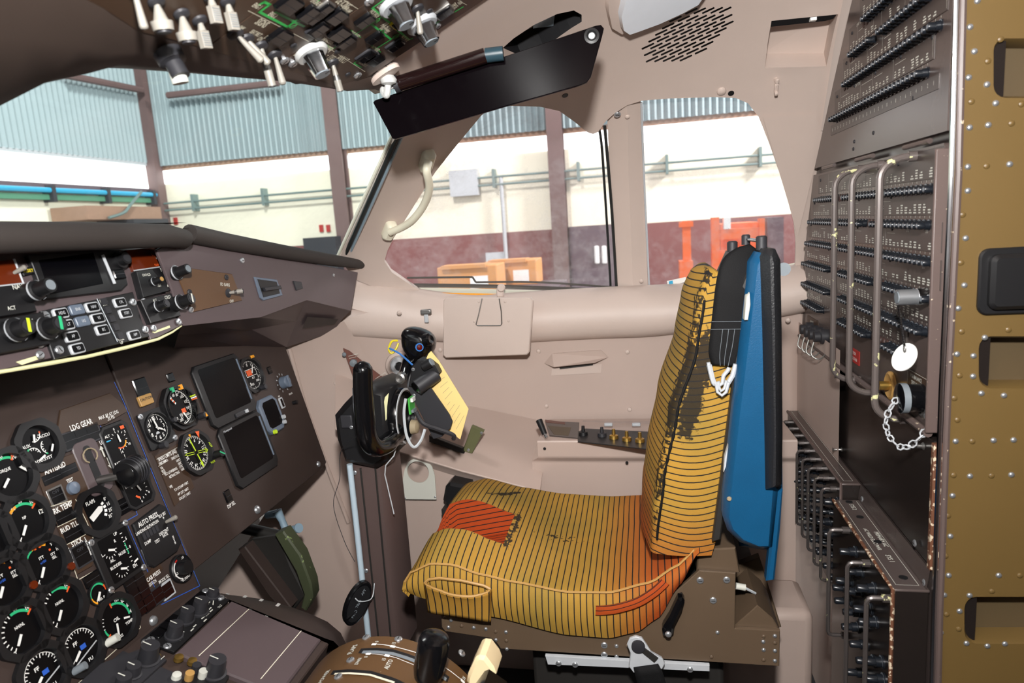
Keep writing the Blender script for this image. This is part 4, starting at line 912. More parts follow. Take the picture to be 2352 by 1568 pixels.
chrome_knob(713, 118, 0.021, 0.034, 'chrome', True, skirt='knob_white'); chrome_knob(908, 8, 0.022, 0.032); chrome_knob(968, 52, 0.022, 0.032)
def toggle(x, y, L=0.034, tilt=(0, 0), kind='slim', parent=None, fr=OV, name='toggle_switch', at=None, s=1.0):
    u, v = fr.px(x, y) if at is None else at; m = MB()
    m.lathe([(0.010*s, 0), (0.0095*s, 0.003*s), (0.006*s, 0.005*s), (0, 0.005*s)], 'charcoal', 16); o = m.build(name, parent or ov, loc=(u, v, 0))
    d = Vector((tilt[0], tilt[1], 1)).normalized(); m = MB(); b = d*0.004*s; e = d*L*s
    if kind == 'slim': m.cyl(b, e, 0.0026*s, 'toggle_grey', 0.0048*s, 12); m.lathe([(0.0048*s, 0), (0.0035*s, 0.002*s), (0, 0.003*s)], 'toggle_grey', 12, T=Matrix.Translation(e) @ d.to_track_quat('Z', 'Y').to_matrix().to_4x4())
    elif kind == 'grip':
        m.cyl(b, d*L*0.45*s, 0.0028*s, 'toggle_grey', 0.004*s, 12); m.cyl(d*L*0.45*s, d*L*0.62*s, 0.004*s, 'steel', 0.0052*s, 12); m.cyl(d*L*0.62*s, e, 0.0052*s, 'toggle_grey', 0.0052*s, 12); m.cyl(e, e+d*0.001, 0.0045*s, 'charcoal', n=12)
    elif kind == 'flat':
        q = d.to_track_quat('Z', 'Y').to_matrix().to_4x4(); m.cyl(b, d*L*0.4*s, 0.003*s, 'toggle_grey', 0.0055*s, 10)
        m.box((0, 0, L*0.7*s), (0.013*s, 0.0085*s, L*0.62*s), 'toggle_grey', T=q)
        for k in range(6): m.box((0, 0.0045*s, L*(0.5+0.08*k)*s), (0.0125*s, 0.001*s, 0.001*s), 'grey', T=q)
    elif kind == 'cone':
        m.cyl(b, d*L*0.7*s, 0.003*s, 'toggle_grey', 0.009*s, 12); m.cyl(d*L*0.7*s, e, 0.0125*s, 'toggle_grey', 0.0115*s, 16); m.cyl(e, e+d*0.002, 0.008*s, 'charcoal', n=12)
    m.build('lever', o, bevel=0.0006 if kind == 'flat' else 0); return o
toggle(763, 143, 0.040, (0.25, -0.35), 'grip'); toggle(630, 124, 0.036, (0.1, -0.3), 'slim'); toggle(598, 104, 0.048, (0.2, -0.35), 'grip'); toggle(565, 88, 0.034, (0.55, 0.1), 'slim'); toggle(540, 76, 0.038, (0.75, 0.1), 'slim'); toggle(958, 18, 0.032, (0.3, -0.5), 'slim')
for x, y, k, L in ((522, 2, 'flat', 0.036), (458, 45, 'flat', 0.036), (416, 30, 'cone', 0.034), (358, 2, 'cone', 0.034), (482, -12, 'flat', 0.034), (306, -28, 'slim', 0.042)):
    toggle(x, y, L*0.95, (0.12, -0.38), k, s=0.85)
u, v = op(385, 120); m = MB(); m.lathe([(0.016, 0), (0.015, 0.012), (0.01, 0.014), (0.01, 0.03), (0, 0.03)], 'charcoal', 16); o = m.build('lamp_socket', ov, loc=(u, v, 0)); m = MB(); m.cyl((0, 0, 0.014), (0.003, -0.006, 0.034), 0.009, 'off_white'); m.build('lamp_barrel', o)
# green flow lines and print
def gl(pts, w_=0.0042): G = MB(); G.line([op(x, y) for x, y in pts], w_*0.85, 'green_line', 0.0004); G.build('flow_line', ov, smooth=False)
gl([(905, -18), (855, 18), (939, 91), (946, 88)]); gl([(988, 61), (1062, 16)]); gl([(875, 39), (818, 77)], 0.003); gl([(853, 55), (897, 89)], 0.004); gl([(916, 79), (864, 111)], 0.003)
gl([(775, 104), (763, 112), (744, 99)], 0.003); gl([(824, 136), (812, 145), (830, 154)], 0.003); gl([(596, 10), (607, 4), (619, 10), (596, 27), (660, 61), (676, 49)]); gl([(633, 28), (698, 60)]); gl([(727, 5), (736, -4)], 0.003); gl([(806, 69), (828, 85)], 0.0016); gl([(852, 103), (874, 119)], 0.0016)
for x, y in ((864, 46), (875, 72), (908, 82), (686, 44), (672, 57)):
    V = MB(); u, v_ = op(x, y); V.arc(u, v_, 0.0042, 0.0052, 0, 360, 'green_line', 0.0012, 16); V.arc(u, v_, 0, 0.0042, 0, 360, 'panel_brown', 0.0011, 16); V.line([(u-0.003, v_-0.003), (u+0.003, v_+0.003)], 0.0012, 'green_line', 0.0014); V.build('valve_symbol', ov, smooth=False)
T_ = MB()
def ot(s, x, y, size=0.0115, sx=0.85, mat='cream'):
    u, v_ = op(x, y); T_.text(s, u, v_, size*1.15, mat, 0.0005, sx=sx*0.58)
for a in (('AIR BLEED', 890, 62, 0.0135), ('GRD X FEED', 883, 68, 0.009), ('PACK VALVE', 860, 31, 0.0085), ('PACK VALVE', 930, 88, 0.0085), ('ENG1 BLEED', 814, 79, 0.0085), ('ENG2 BLEED', 861, 112, 0.0085), ('ENG1 NAC/DE ICE', 752, 94, 0.006), ('ENG2 NAC/DE ICE', 833, 147, 0.006),
          ('F/O WIPER', 745, 109, 0.0145), ('OFF', 681, 125, 0.010), ('SLOW', 717, 111, 0.010), ('FAST', 745, 128, 0.010), ('ANN LT', 786, 136, 0.0145), ('TEST', 763, 132, 0.010), ('BRT', 750, 139, 0.009), ('DIM', 738, 146, 0.009), ('SIGNS', 601, 53, 0.0135), ('DE ICING', 789, 8, 0.0135), ('AIRFRAME', 795, 22, 0.009),
          ('COLD', 873, 16, 0.009), ('TEMP SEL', 1044, 13, 0.009), ('ENG 1', 590, 14, 0.009), ('ENG 2', 626, 34, 0.009), ('CABIN', 1056, 6, 0.008), ('NO SMK', 548, 62, 0.009), ('SEAT BELT', 587, 76, 0.008), ('EMER EXIT LT', 622, 90, 0.0075), ('ON', 597, 89, 0.009), ('OFF', 616, 130, 0.009), ('ANTI ICE', 742, 14, 0.0085), ('ENGINE', 724, 4, 0.0085)): ot(*a)
for pts in (((570, 24), (708, 94)), ((724, 91), (738, 99)), ((738, 99), (838, 164)), ((733, 147), (766, 123)), ((790, 0), (822, 20)), ((1052, 0), (1072, 11))): T_.line([op(*p) for p in pts], 0.0008, 'cream', 0.0004)
T_.build('lettering', ov, smooth=False, kind='stuff')
for x, y, b in ((847, 3, 1), (1003, 59, 1), (821, 172, 1), (672, 145, 1), (799, 170, 0), (775, 117, 0), (674, 104, 0), (986, 24, 0), (653, 138, 1)):
    dot(ME_SCREW if b else ME_SCREWD, 'screw', ov, (*op(x, y), 0), 0.007 if b else 0.005)
# visor mounting plate on the corner of the overhead
p = OV.w(*op(882, 165), 0.004); n = OV.n
t = thing('visor_mount', 'taupe oval mounting plate with drilled holes holding the sun visor arm', 'bracket', M_=Frame(p, OV.w(*op(905, 148)) - OV.w(*op(858, 182)), OV.v).M)
m = MB(); L_ = (OV.w(*op(908, 146)) - OV.w(*op(850, 188))).length; ell = [(L_*0.52*math.cos(a), L_*0.27*math.sin(a)) for a in [i*2*math.pi/24 for i in range(24)]]; m.prism(ell, -0.004, 0.006, 'liner', ch=0.003); m.build('mount_plate', t)
for a, b in ((0.32, 0.25), (-0.05, 0.32), (-0.38, -0.1), (0.3, -0.3)):
    m = MB(); m.lathe([(0.006, 0), (0.006, 0.0008), (0, 0.0008)], 'black' if a > -0.04 or a < -0.1 else 'light_grey', 12); m.build('mount_hole', t, loc=(L_*a, L_*0.5*b, 0.0062))
# ================================================================== sun visor
va, vb, vc, vd = atY(858, 236, 1.16), atY(1385, 62, 1.20), atY(1350, 195, 1.20), atY(905, 320, 1.16)
VF = Frame(va, vb-va, -(vd-va)*1.0); VF = Frame(va, vb-va, va-vd)
vis = thing('sun_visor', 'glossy black sun visor blade hanging from a white arm across the window tops', 'sun visor', M_=VF.M)
vo = [(858, 236), (862, 231), (1368, 60), (1380, 58), (1387, 66), (1384, 80), (1357, 178), (1348, 190), (1335, 196), (1160, 245), (908, 320), (902, 318)]
loop = [VF.px(x, y) for x, y in vo]
m = MB(); m.prism(list(reversed(loop)), -0.003, 0.003, 'visor', ch=0.001); m.build('visor_blade', vis, fixn=True)
h0, h1 = VF.px(916, 198), VF.px(1118, 133); hh1 = VF.px(1158, 128)
m = MB(); m.cyl((*h0, 0.014), (*h1, 0.014), 0.0125, 'visor_tube', n=18); m.build('visor_tube', vis); m = MB(); m.cyl((*h1, 0.014), (*hh1, 0.014), 0.0118, 'teal_sleeve', n=18); m.build('tube_sleeve', vis); m = MB(); m.cyl((h0[0]-0.004, h0[1], 0.014), (h0[0]+0.004, h0[1], 0.014), 0.0142, 'charcoal', n=18); m.build('tube_collar', vis)
g = VF.px(1359, 84); m = MB(); m.lathe([(0.0125, 0.003), (0.0125, 0.005), (0.0085, 0.006), (0.006, 0.004), (0, 0.004)], 'black', 20); o = m.build('grommet', vis, loc=(*g, 0)); m = MB(); m.lathe([(0.005, 0.0042), (0.005, 0.0046), (0, 0.0046)], 'light_grey', 14); m.build('grommet_hole', o)
A = VF.w(h0[0]-0.004, h0[1], 0.014); pm = OV.w(*op(884, 168), 0.012)
m = MB(); m.tube(spl([pm, pm + (A-pm)*0.25 + Vector((-0.008, 0, -0.022)), A + (A-pm)*0.0 + Vector((-0.018, -0.006, -0.006)), A + VF.u*0.004], 7), 0.0055, 'knob_white', 10); m.lathe([(0.0, -0.01), (0.012, -0.006), (0.014, 0.0), (0.010, 0.006), (0, 0.009)], 'knob_white', 16, T=Matrix.Translation(pm)); m.build('visor_arm', vis, world=True)
# ================================================================== main instrument panel
TP = math.radians(15)
MP = Frame(atY(745, 1070, 1.60), (0, 1, 0), (-math.sin(TP), 0, math.cos(TP)))
mp = thing('instrument_panel', 'dark brown main instrument panel full of round gauges and two blank displays', 'instrument panel', M_=MP.M)
def pp(x, y): return MP.px(x, y)
up_r = pp(655, 800); lo_r = pp(745, 1070); div0, div1 = pp(285, 927), pp(450, 1327); UD = -0.549
m = MB(); m.prism([(-1.15, -0.045), (UD-0.001, -0.045), (UD-0.001, 0.47), (-1.15, 0.47)], -0.012, 0, 'panel', ch=0.0015); m.build('centre_plate', mp, smooth=False)
m = MB(); m.prism([(UD+0.001, -0.004), (pp(744, 1072)[0], 0.0), pp(748, 1062), (up_r[0], up_r[1]), (up_r[0]-0.01, 0.47), (UD+0.001, 0.47)], -0.012, 0.003, 'panel', ch=0.002); m.build('right_plate', mp, smooth=False)
def bez(outer, n=48):      # radius of a polygon outline along an angle
    def f(a):
        d = Vector((math.sin(a), math.cos(a))); best = 1e9
        for i in range(len(outer)):
            p, q = Vector(outer[i-1]), Vector(outer[i]); e = q-p; den = d.x*e.y - d.y*e.x
            if abs(den) < 1e-9: continue
            t = (p.x*e.y - p.y*e.x)/den; s = (p.x*d.y - p.y*d.x)/den
            if t > 0 and -1e-6 <= s <= 1+1e-6: best = min(best, t)
        return best
    return f
def gauge(name, x, y, R_, half=None, shape='oct', hz=0.006, z0=0.0, rim=None, mat='black', at=None, parent=None):
    """bezel with recessed dial; returns (object, marks builder)"""
    u, v = pp(x, y) if at is None else at; half = half or R_*1.28; n = 48
    out = octo(0, 0, 2*half, 2*half, half*0.52) if shape == 'oct' else rrect(0, 0, 2*half, 2*half, half*0.12) if shape == 'sq' else [(half*math.sin(i*math.pi/24), half*math.cos(i*math.pi/24)) for i in range(48)]
    f = bez(out); vs = []; A = [2*math.pi*i/n for i in range(n)]
    for k, z in (('o', 0), ('o', hz), (R_*1.06, hz), (R_*1.0, 0.0015)):
        for a in A:
            r = f(a) if k == 'o' else k; vs.append((r*math.sin(a), r*math.cos(a), z + z0))
    m = MB(); fs = [(q*n+i, q*n+(i+1) % n, (q+1)*n+(i+1) % n, (q+1)*n+i) for q in range(3) for i in range(n)]
    m.add(vs, [tuple(reversed(t)) for t in fs], mat); m.arc(0, 0, 0, R_, 0, 360, 'black_dial', 0.0015+z0, 48)
    if rim: m.lathe([(R_*1.10, hz+z0), (R_*1.08, hz+z0+0.0035), (R_*1.0, hz+z0+0.0035), (R_*0.99, 0.002+z0)], rim, 40, cap=False)
    return m.build(name, parent or mp, loc=(u, v, 0.0 if u < UD else 0.003), ang=30, fixn=False), MB()
def needle(o, a, L, w_=0.003, tail=0.004, mat='white', z=0.004, tip=0.3, cx=0, cy=0):
    a = math.radians(a); d = Vector((math.sin(a), math.cos(a), 0)); p = Vector((d.y, -d.x, 0)); c = Vector((cx, cy, z)); m = MB()
    pts = [c-d*tail-p*w_/2, c-d*tail+p*w_/2, c+d*L*0.6+p*w_/2, c+d*L+p*w_/2*tip, c+d*L-p*w_/2*tip, c+d*L*0.6-p*w_/2]
    m.add(pts + [q + Vector((0, 0, 0.0008)) for q in pts], [(6, 7, 8, 9, 10, 11)] + [(i, (i+1) % 6, 6+(i+1) % 6, 6+i) for i in range(6)], mat); return m.build('needle', o, smooth=False)
Z = 0.0022
def fin(mk, o): mk.build('dial_markings', o, smooth=False, kind='stuff')
def engine(name, x, y, kind, R_=0.0305):
    o, k = gauge(name, x, y, R_, 0.0405, 'oct', 0.008)
    if kind in ('NP', 'NH'):
        a0 = -140
        for i in range(9): k.tick(0, 0, R_*0.78, R_*0.93, -140 + i*15, 0.0016, 'white', Z)
        k.arc(0, 0, R_*0.80, R_*0.93, -12, 48, 'green', Z)
        if kind == 'NP': k.arc(0, 0, R_*0.80, R_*0.93, -42, -12, 'amber', Z)
        k.arc(0, 0, R_*0.70, R_*1.0, 48, 54, 'orange', Z)
        for s, a in (('60', -28), ('80', 6), ('100', 42), ('0', -140)): k.text(s, R_*1.0*math.sin(math.radians(a))*1.02, R_*math.cos(math.radians(a))*1.02, 0.0082 if s != '0' else 0.009, 'white', Z+0.0002, sx=0.8)
        if kind == 'NP': k.text('120', R_*0.95, R_*0.1, 0.0085, 'white', Z)
        k.text('NP' if kind == 'NP' else 'NH/NL', 0.0, 0.006, 0.0062, 'white', Z, sx=0.8); na = -140
    elif kind == 'ITT':
        k.arc(0, 0, R_*0.84, R_*0.95, -105, -20, 'green', Z); k.arc(0, 0, R_*0.78, R_*1.0, -12, -4, 'orange', Z); k.arc(0, 0, R_*0.78, R_*1.0, 6, 14, 'orange', Z); k.arc(0, 0, R_*0.84, R_*0.95, -20, 30, 'amber', Z)
        for i in range(6): k.tick(0, 0, R_*0.8, R_*0.93, -140 + i*16, 0.0014, 'white', Z)
        for s, a in (('2', -115), ('4', -70), ('6', -30), ('8', 22), ('9', 48), ('10', 72), ('0', -142)): k.text(s, R_*0.98*math.sin(math.radians(a)), R_*0.98*math.cos(math.radians(a)), 0.0075, 'white', Z, sx=0.8)
        k.text('ITT', 0, 0.009, 0.006, 'white', Z); k.text('x100', 0, 0.002, 0.005, 'blue_line', Z); k.text('ITT', R_*0.62, R_*0.18, 0.0055, 'white', Z); k.text('SEL', R_*0.62, R_*0.0, 0.0055, 'white', Z); k.rect(R_*0.55, R_*0.45, 0.003, 0.003, 'orange', Z); na = -142
    elif kind == 'TQ':
        k.arc(0, 0, R_*0.82, R_*0.94, -90, 30, 'green', Z); k.arc(0, 0, R_*0.76, R_*1.0, 28, 36, 'orange', Z)
        for s, a in (('80', -5), ('100', 40), ('120', 75)): k.text(s, R_*0.98*math.sin(math.radians(a)), R_*0.98*math.cos(math.radians(a)), 0.010, 'white', Z, sx=0.8)
        k.text('TORQUE', -R_*0.15, R_*0.3, 0.0065, 'white', Z, sx=0.8); k.add([(R_*0.6, R_*0.2, Z), (R_*0.95, R_*0.25, Z), (R_*0.9, -R_*0.15, Z)], [(0, 1, 2)], 'white'); na = -130
    elif kind == 'FF':
        for i in range(19): k.tick(0, 0, R_*0.76 if i % 3 else R_*0.68, R_*0.9, -125 + i*11.5, 0.0013, 'white', Z)
        k.arc(0, 0, R_*0.88, R_*0.91, -125, 82, 'white', Z); k.text('FF', -0.006, R_*0.3, 0.0085, 'white', Z); k.rect(0.004, -0.001, 0.010, 0.007, 'blue_line', Z); k.line([(-R_*0.72, -R_*0.66), (R_*0.85, -R_*0.2)], 0.002, 'light_grey', Z+0.001); k.text('FU', R_*0.25, -R_*0.8, 0.0075, 'white', Z); na = -125
    fin(k, o); needle(o, na, R_*0.70, 0.0036, -0.006, tip=0.9)
    if kind == 'ITT': m = MB(); m.lathe([(0.006, 0.006), (0.006, 0.011), (0, 0.011)], 'amber_glass', 10); m.build('warning_lamp', o, loc=(R_*1.05, -R_*0.78, 0))
    return o
engine('torque_gauge', 19, 1092, 'TQ'); engine('propeller_speed_gauge', 57, 1198, 'NP'); engine('temperature_gauge', 98, 1294, 'ITT'); engine('turbine_speed_gauge', 138, 1392, 'NH'); engine('fuel_flow_gauge', 183, 1487, 'FF')
engine('propeller_speed_gauge', -34, 1237, 'NP'); engine('temperature_gauge', 4, 1338, 'ITT'); engine('turbine_speed_gauge', 46, 1447, 'NH'); engine('fuel_flow_gauge', 96, 1545, 'FF')
R_ = 0.029; o, k = gauge('hydraulic_pressure_gauge', 86, 1023, R_, 0.040, 'oct', 0.008)
for cx, cy, a0, s in ((-0.002, 0.018, 150, 'ACCU'), (-0.013, -0.012, 30, ''), (0.014, -0.006, 270, '')):
    k.arc(cx, cy, 0.0105, 0.0118, a0-60, a0+60, 'white', Z); k.arc(cx, cy, 0.0105, 0.013, a0-70, a0-52, 'green' if s == '' else 'orange', Z)
    for i in range(4): k.tick(cx, cy, 0.0075, 0.0105, a0-40+i*26, 0.0012, 'white', Z)
k.text('ACCU', 0.016, 0.011, 0.007, 'white', Z); k.text('AUX', -0.020, 0.004, 0.007, 'white', Z); k.text('HYD.SYST.', 0.0, -0.0235, 0.007, 'white', Z); fin(k, o)
needle(o, 200, 0.013, 0.003, 0, cx=-0.002, cy=0.018, tip=0.9); needle(o, 250, 0.013, 0.003, 0, cx=0.002, cy=-0.018, tip=0.9); needle(o, 215, 0.012, 0.003, 0, cx=0.022, cy=-0.006, tip=0.9)
R_ = 0.030; o, k = gauge('flap_position_gauge', 220, 1176, R_, 0.040, 'oct', 0.008)
for s, a in (('0°', 62), ('15°', 84), ('25°', 106), ('35°', 128)): k.text(s, R_*0.92*math.sin(math.radians(a)), R_*0.92*math.cos(math.radians(a)), 0.008, 'white', Z, sx=0.85); k.tick(0, 0, R_*0.5, R_*0.68, a, 0.0042, 'white', Z)
k.text('FLAPS', -R_*0.15, R_*0.62, 0.0085, 'white', Z, sx=0.85); fin(k, o); needle(o, 68, R_*0.42, 0.010, 0.018, tip=0.1)
R_ = 0.0165; o, k = gauge('fuel_pressure_gauge', 224, 1363, R_, 0.0195, 'round', 0.005); k.arc(0, 0, R_*0.82, R_*1.0, -95, 60, 'green', Z); k.arc(0, 0, R_*0.82, R_*1.0, 60, 95, 'orange', Z); k.arc(0, 0, R_*0.82, R_*1.0, -150, -95, 'amber', Z); k.text('FUEL P', 0, -R_*0.6, 0.0055, 'white', Z); fin(k, o); needle(o, -140, R_*0.7, 0.0035, 0.002, tip=0.9)
R_ = 0.031; o, k = gauge('oil_gauge', 266, 1424, R_, 0.040, 'oct', 0.008); k.arc(0, 0, R_*0.78, R_*0.9, 0, 100, 'green', Z); k.arc(0, 0, R_*0.7, R_*1.0, -4, 2, 'orange', Z)
for s, a in (('100', 25), ('80', 48), ('60', 72), ('40', 94)): k.text(s, R_*1.0*math.sin(math.radians(a)), R_*1.0*math.cos(math.radians(a)), 0.0085, 'white', Z, sx=0.8)
k.arc(0, 0, R_*0.8, R_*0.95, -150, -128, 'amber', Z); k.arc(0, 0, R_*0.75, R_*1.0, -126, -120, 'orange', Z); k.arc(0, 0, R_*0.82, R_*0.92, -120, -95, 'green', Z)
for i in range(4): k.tick(0, 0, R_*0.8, R_*0.95, -92 + i*12, 0.0013, 'white', Z)
k.text('OIL', 0, 0.001, 0.008, 'white', Z); k.text('PRESS', -0.008, -R_*0.85, 0.0065, 'white', Z); k.text('TEMP', R_*0.62, -R_*0.5, 0.0065, 'white', Z); fin(k, o); needle(o, -165, R_*0.6, 0.003, 0, tip=0.9, cy=-0.004, cx=-0.004); needle(o, 110, R_*0.75, 0.003, -0.012, tip=0.9)
# trim indicator (square)
u, v = pp(265, 1277); o = MB().prism(rrect(0, 0, 0.082, 0.092, 0.004), 0, 0.006, 'black', ch=0.0015).build('trim_indicator', mp, loc=(u, v, 0)); k = MB(); k.prism(rrect(0.004, 0, 0.062, 0.076, 0.003), 0.006, 0.0064, 'black_dial'); zz = 0.0068
for cx, cy, a0 in ((-0.012, 0.016, 180), (-0.004, -0.022, 180)):
    for i in range(7): k.tick(cx, cy, 0.011, 0.0145, a0-75+i*25, 0.0012, 'white', zz)
    k.tick(cx, cy, -0.002, 0.011, 115, 0.0035, 'white', zz)
k.line([(0.020, -0.006), (0.020, 0.012)], 0.002, 'green', zz)
for i in range(9): k.tick(0.018, 0.030-i*0.0072, 0, 0.003 if i % 2 else 0.005, 90, 0.0012, 'white', zz)
for s, x, y in (('AIL.', -0.014, -0.002), ('NOSE', 0.008, 0.0), ('RUDDER', -0.012, -0.013), ('UP', 0.010, 0.034), ('DN', 0.022, -0.031), ('L', -0.028, 0.014), ('R', 0.004, 0.024), ('0', 0.027, 0.002), ('5', 0.026, 0.018)): k.text(s, x, y, 0.0072, 'white', zz, sx=0.85)
k.rect(0.028, -0.024, 0.010, 0.003, 'white', zz, rot=0.2); fin(k, o)
for dx, dy in ((-0.037, 0.042), (0.037, 0.042), (-0.037, -0.042), (0.037, -0.042)): dot(ME_SCREW, 'screw', o, (dx, dy, 0.006), 0.0055)
# cabin pressure strip instrument
u, v = pp(291, 1068); W_, H_ = 0.066, 0.158
o = MB().prism(octo(0, 0, W_, H_, 0.010), 0, 0.005, 'black', ch=0.0015).build('cabin_pressure_gauge', mp, loc=(u, v, 0)); k = MB(); k.prism(octo(-0.002, 0, W_-0.012, H_-0.012, 0.008), 0.005, 0.0053, 'black_dial'); zz = 0.0057
for cy, t_, nums in ((0.046, 'ALT', ('0', '5', '10', '14')), (-0.004, 'RATE', ('1', '2', '2.5', '1')), (-0.048, 'DIFF', ('0', '2', '4', '6'))):
    for i in range(11): k.tick(0, cy, 0.0145, 0.018, -60 + i*26, 0.0012, 'white', zz)
    for i, s in enumerate(nums): k.text(s, 0.0215*math.sin(i*1.15-0.1), cy+0.0215*math.cos(i*1.15-0.1), 0.0062, 'white', zz)
    k.text(t_, -0.021, cy+0.014, 0.0065, 'white', zz)
k.arc(0, 0.046, 0.0125, 0.015, 105, 160, 'amber', zz); k.arc(0, 0.046, 0.0125, 0.015, 160, 215, 'orange', zz); k.arc(0, -0.048, 0.0125, 0.016, 200, 240, 'orange', zz); k.rect(-0.022, 0.052, 0.010, 0.002, 'h_cyan', zz); k.rect(-0.014, -0.030, 0.010, 0.002, 'h_cyan', zz); k.rect(0.016, 0.066, 0.009, 0.006, 'orange', zz+0.0005); fin(k, o)
needle(o, -2, 0.012, 0.003, 0.003, z=0.0065, cy=0.046, tip=0.2); needle(o, -95, 0.012, 0.003, 0.003, z=0.0065, cy=-0.004, tip=0.2); needle(o, -20, 0.012, 0.003, 0.003, z=0.0065, cy=-0.048, tip=0.2)
# ---- flight instruments on the right plate
ZR = 0.003
R_ = 0.037; o, k = gauge('airspeed_gauge', 405, 937, R_, 0.0445, 'oct', 0.012, rim='black_gloss')
for i in range(26): k.tick(0, 0, R_*0.86 if i % 2 else R_*0.80, R_*0.95, 0 + i*7.2, 0.0013, 'white', Z)
k.arc(0, 0, R_*0.92, R_*0.96, 10, 185, 'white', Z)
for s, a in (('60', -2), ('80', 20), ('100', 48), ('120', 78), ('140', 108), ('160', 138), ('200', 190), ('40', -25), ('30', -60), ('20', -92), ('330', -140)): k.text(s, R_*0.70*math.sin(math.radians(a)), R_*0.70*math.cos(math.radians(a)), 0.0082, 'white', Z, sx=0.8)
k.text('IAS', 0.0, -R_*0.42, 0.007, 'white', Z); k.text('KT', 0.0, -R_*0.56, 0.006, 'white', Z); k.rect(R_*0.30, -R_*0.26, 0.012, 0.009, 'orange', Z); fin(k, o)
needle(o, 158, R_*0.85, 0.0032, -0.014); m = MB()
for i in range(6): m.tick(0, 0, R_*(0.28+i*0.1), R_*(0.36+i*0.1), -32, 0.0042, 'orange' if i % 2 else 'white', 0.0045)
m.build('striped_needle', o, smooth=False)
for a, c_ in ((20, 'amber'), (-18, 'green'), (72, 'lime'), (78, 'white'), (83, 'orange')):
    m = MB(); ar = math.radians(a); m.box((R_*1.06*math.sin(ar), R_*1.06*math.cos(ar), 0.013), (0.010 if a > 60 else 0.007, 0.0026 if a > 60 else 0.010, 0.006), c_); m.build('speed_bug', o, smooth=False)
m = MB(); m.lathe([(0.007, 0.008), (0.0065, 0.026), (0, 0.027)], 'charcoal', 14); q = m.build('set_knob', o, loc=(0.037, -0.033, 0)); m = MB(); m.add([(-0.004, -0.004, 0.0275), (0.004, -0.004, 0.0275), (0, 0.005, 0.0275)], [(0, 1, 2)], 'amber'); m.build('knob_mark', q)
m = MB(); m.lathe([(0.005, 0.008), (0.005, 0.018), (0, 0.018)], 'charcoal', 12); m.build('set_knob', o, loc=(-0.038, -0.018, 0))
R_ = 0.0285; o, k = gauge('clock', 355, 984, R_, 0.036, 'sq', 0.005, rim='black')
for i in range(60): k.tick(0, 0, R_*0.88, R_*0.95, i*6, 0.0011, 'white', Z)
for i in range(12): k.text(str(i or 12), R_*0.68*math.sin(math.radians(i*30)), R_*0.68*math.cos(math.radians(i*30)), 0.010, 'white', Z)
k.arc(-0.002, -R_*0.4, 0, 0.005, -90, 90, 'light_grey', Z); fin(k, o); needle(o, -8, R_*0.8, 0.003); needle(o, 122, R_*0.55, 0.0034)
for dx, dy in ((-0.031, 0.031), (0.031, -0.031)): dot(ME_SCREW, 'screw', o, (dx, dy, 0.005), 0.006)
m = MB(); m.lathe([(0.006, 0.004), (0.006, 0.018), (0, 0.018)], 'charcoal', 12); m.build('set_knob', o, loc=(-0.010, -0.034, 0))
R_ = 0.037; o, k = gauge('radio_compass', 444, 1041, R_, 0.044, 'oct', 0.010)
for i in range(72): k.tick(0, 0, R_*0.86 if i % 2 else R_*0.80, R_*0.96, i*5, 0.0011, 'white', Z)
for i in range(12): a = i*30-36; k.text(str(i*3), R_*0.68*math.sin(math.radians(a)), R_*0.68*math.cos(math.radians(a)), 0.0095, 'white', Z, rot=-math.radians(a), sx=0.85)
k.text('ADF', R_*1.06, R_*0.05, 0.0068, 'lime', 0.0102, rot=-1.3); k.text('VOR', R_*0.75, -R_*0.88, 0.0068, 'lime', 0.0102); fin(k, o)
m = MB(); m.add([(R_*0.30, R_*1.08, 0.0105), (R_*0.62, R_*1.02, 0.0105), (R_*0.42, R_*0.66, 0.0105)], [(0, 2, 1)], 'orange'); m.build('heading_bug', o); m = MB(); m.add([(-R_*0.28, R_*1.08, 0.0105), (-R_*0.10, R_*1.08, 0.0105), (-R_*0.17, R_*0.88, 0.0105)], [(0, 2, 1)], 'amber'); m.build('lubber_mark', o)
for a in (-9, 171): needle(o, a, R_*0.85, 0.0022, -R_*0.1, 'lime', 0.0045, 0.9)
m = MB()
for a in (-80, 100):
    ar = math.radians(a); d = Vector((math.sin(ar), math.cos(ar))); p = Vector((d.y, -d.x))
    for s in (-1, 1): m.line([d*R_*0.15 + p*s*0.002, d*R_*0.75 + p*s*0.002], 0.0011, 'lime', 0.0045)
    m.line([d*R_*0.75, d*R_*0.92], 0.0014, 'lime', 0.0045)
d = Vector((math.sin(math.radians(100)), math.cos(math.radians(100)))); p = Vector((d.y, -d.x)); m.line([d*R_*0.74+p*0.005, d*R_*0.92, d*R_*0.74-p*0.005], 0.0016, 'lime', 0.0045); d = Vector((math.sin(math.radians(171)), math.cos(math.radians(171)))); p = Vector((d.y, -d.x)); m.add([(*(d*R_*0.62+p*0.004), 0.0046), (*(d*R_*0.95), 0.0046), (*(d*R_*0.62-p*0.004), 0.0046)], [(0, 1, 2)], 'lime')
m.build('double_needle', o, smooth=False)
m = MB(); m.cyl((0, 0, 0.006), (0, 0, 0.026), 0.0085, 'black', 0.0075, 14); q = m.build('selector_knob', o, loc=(0.044, -0.022, 0)); m = MB(); m.line([(-0.005, 0.004), (0.005, -0.004)], 0.003, 'green', 0.0265); m.build('knob_mark', q)
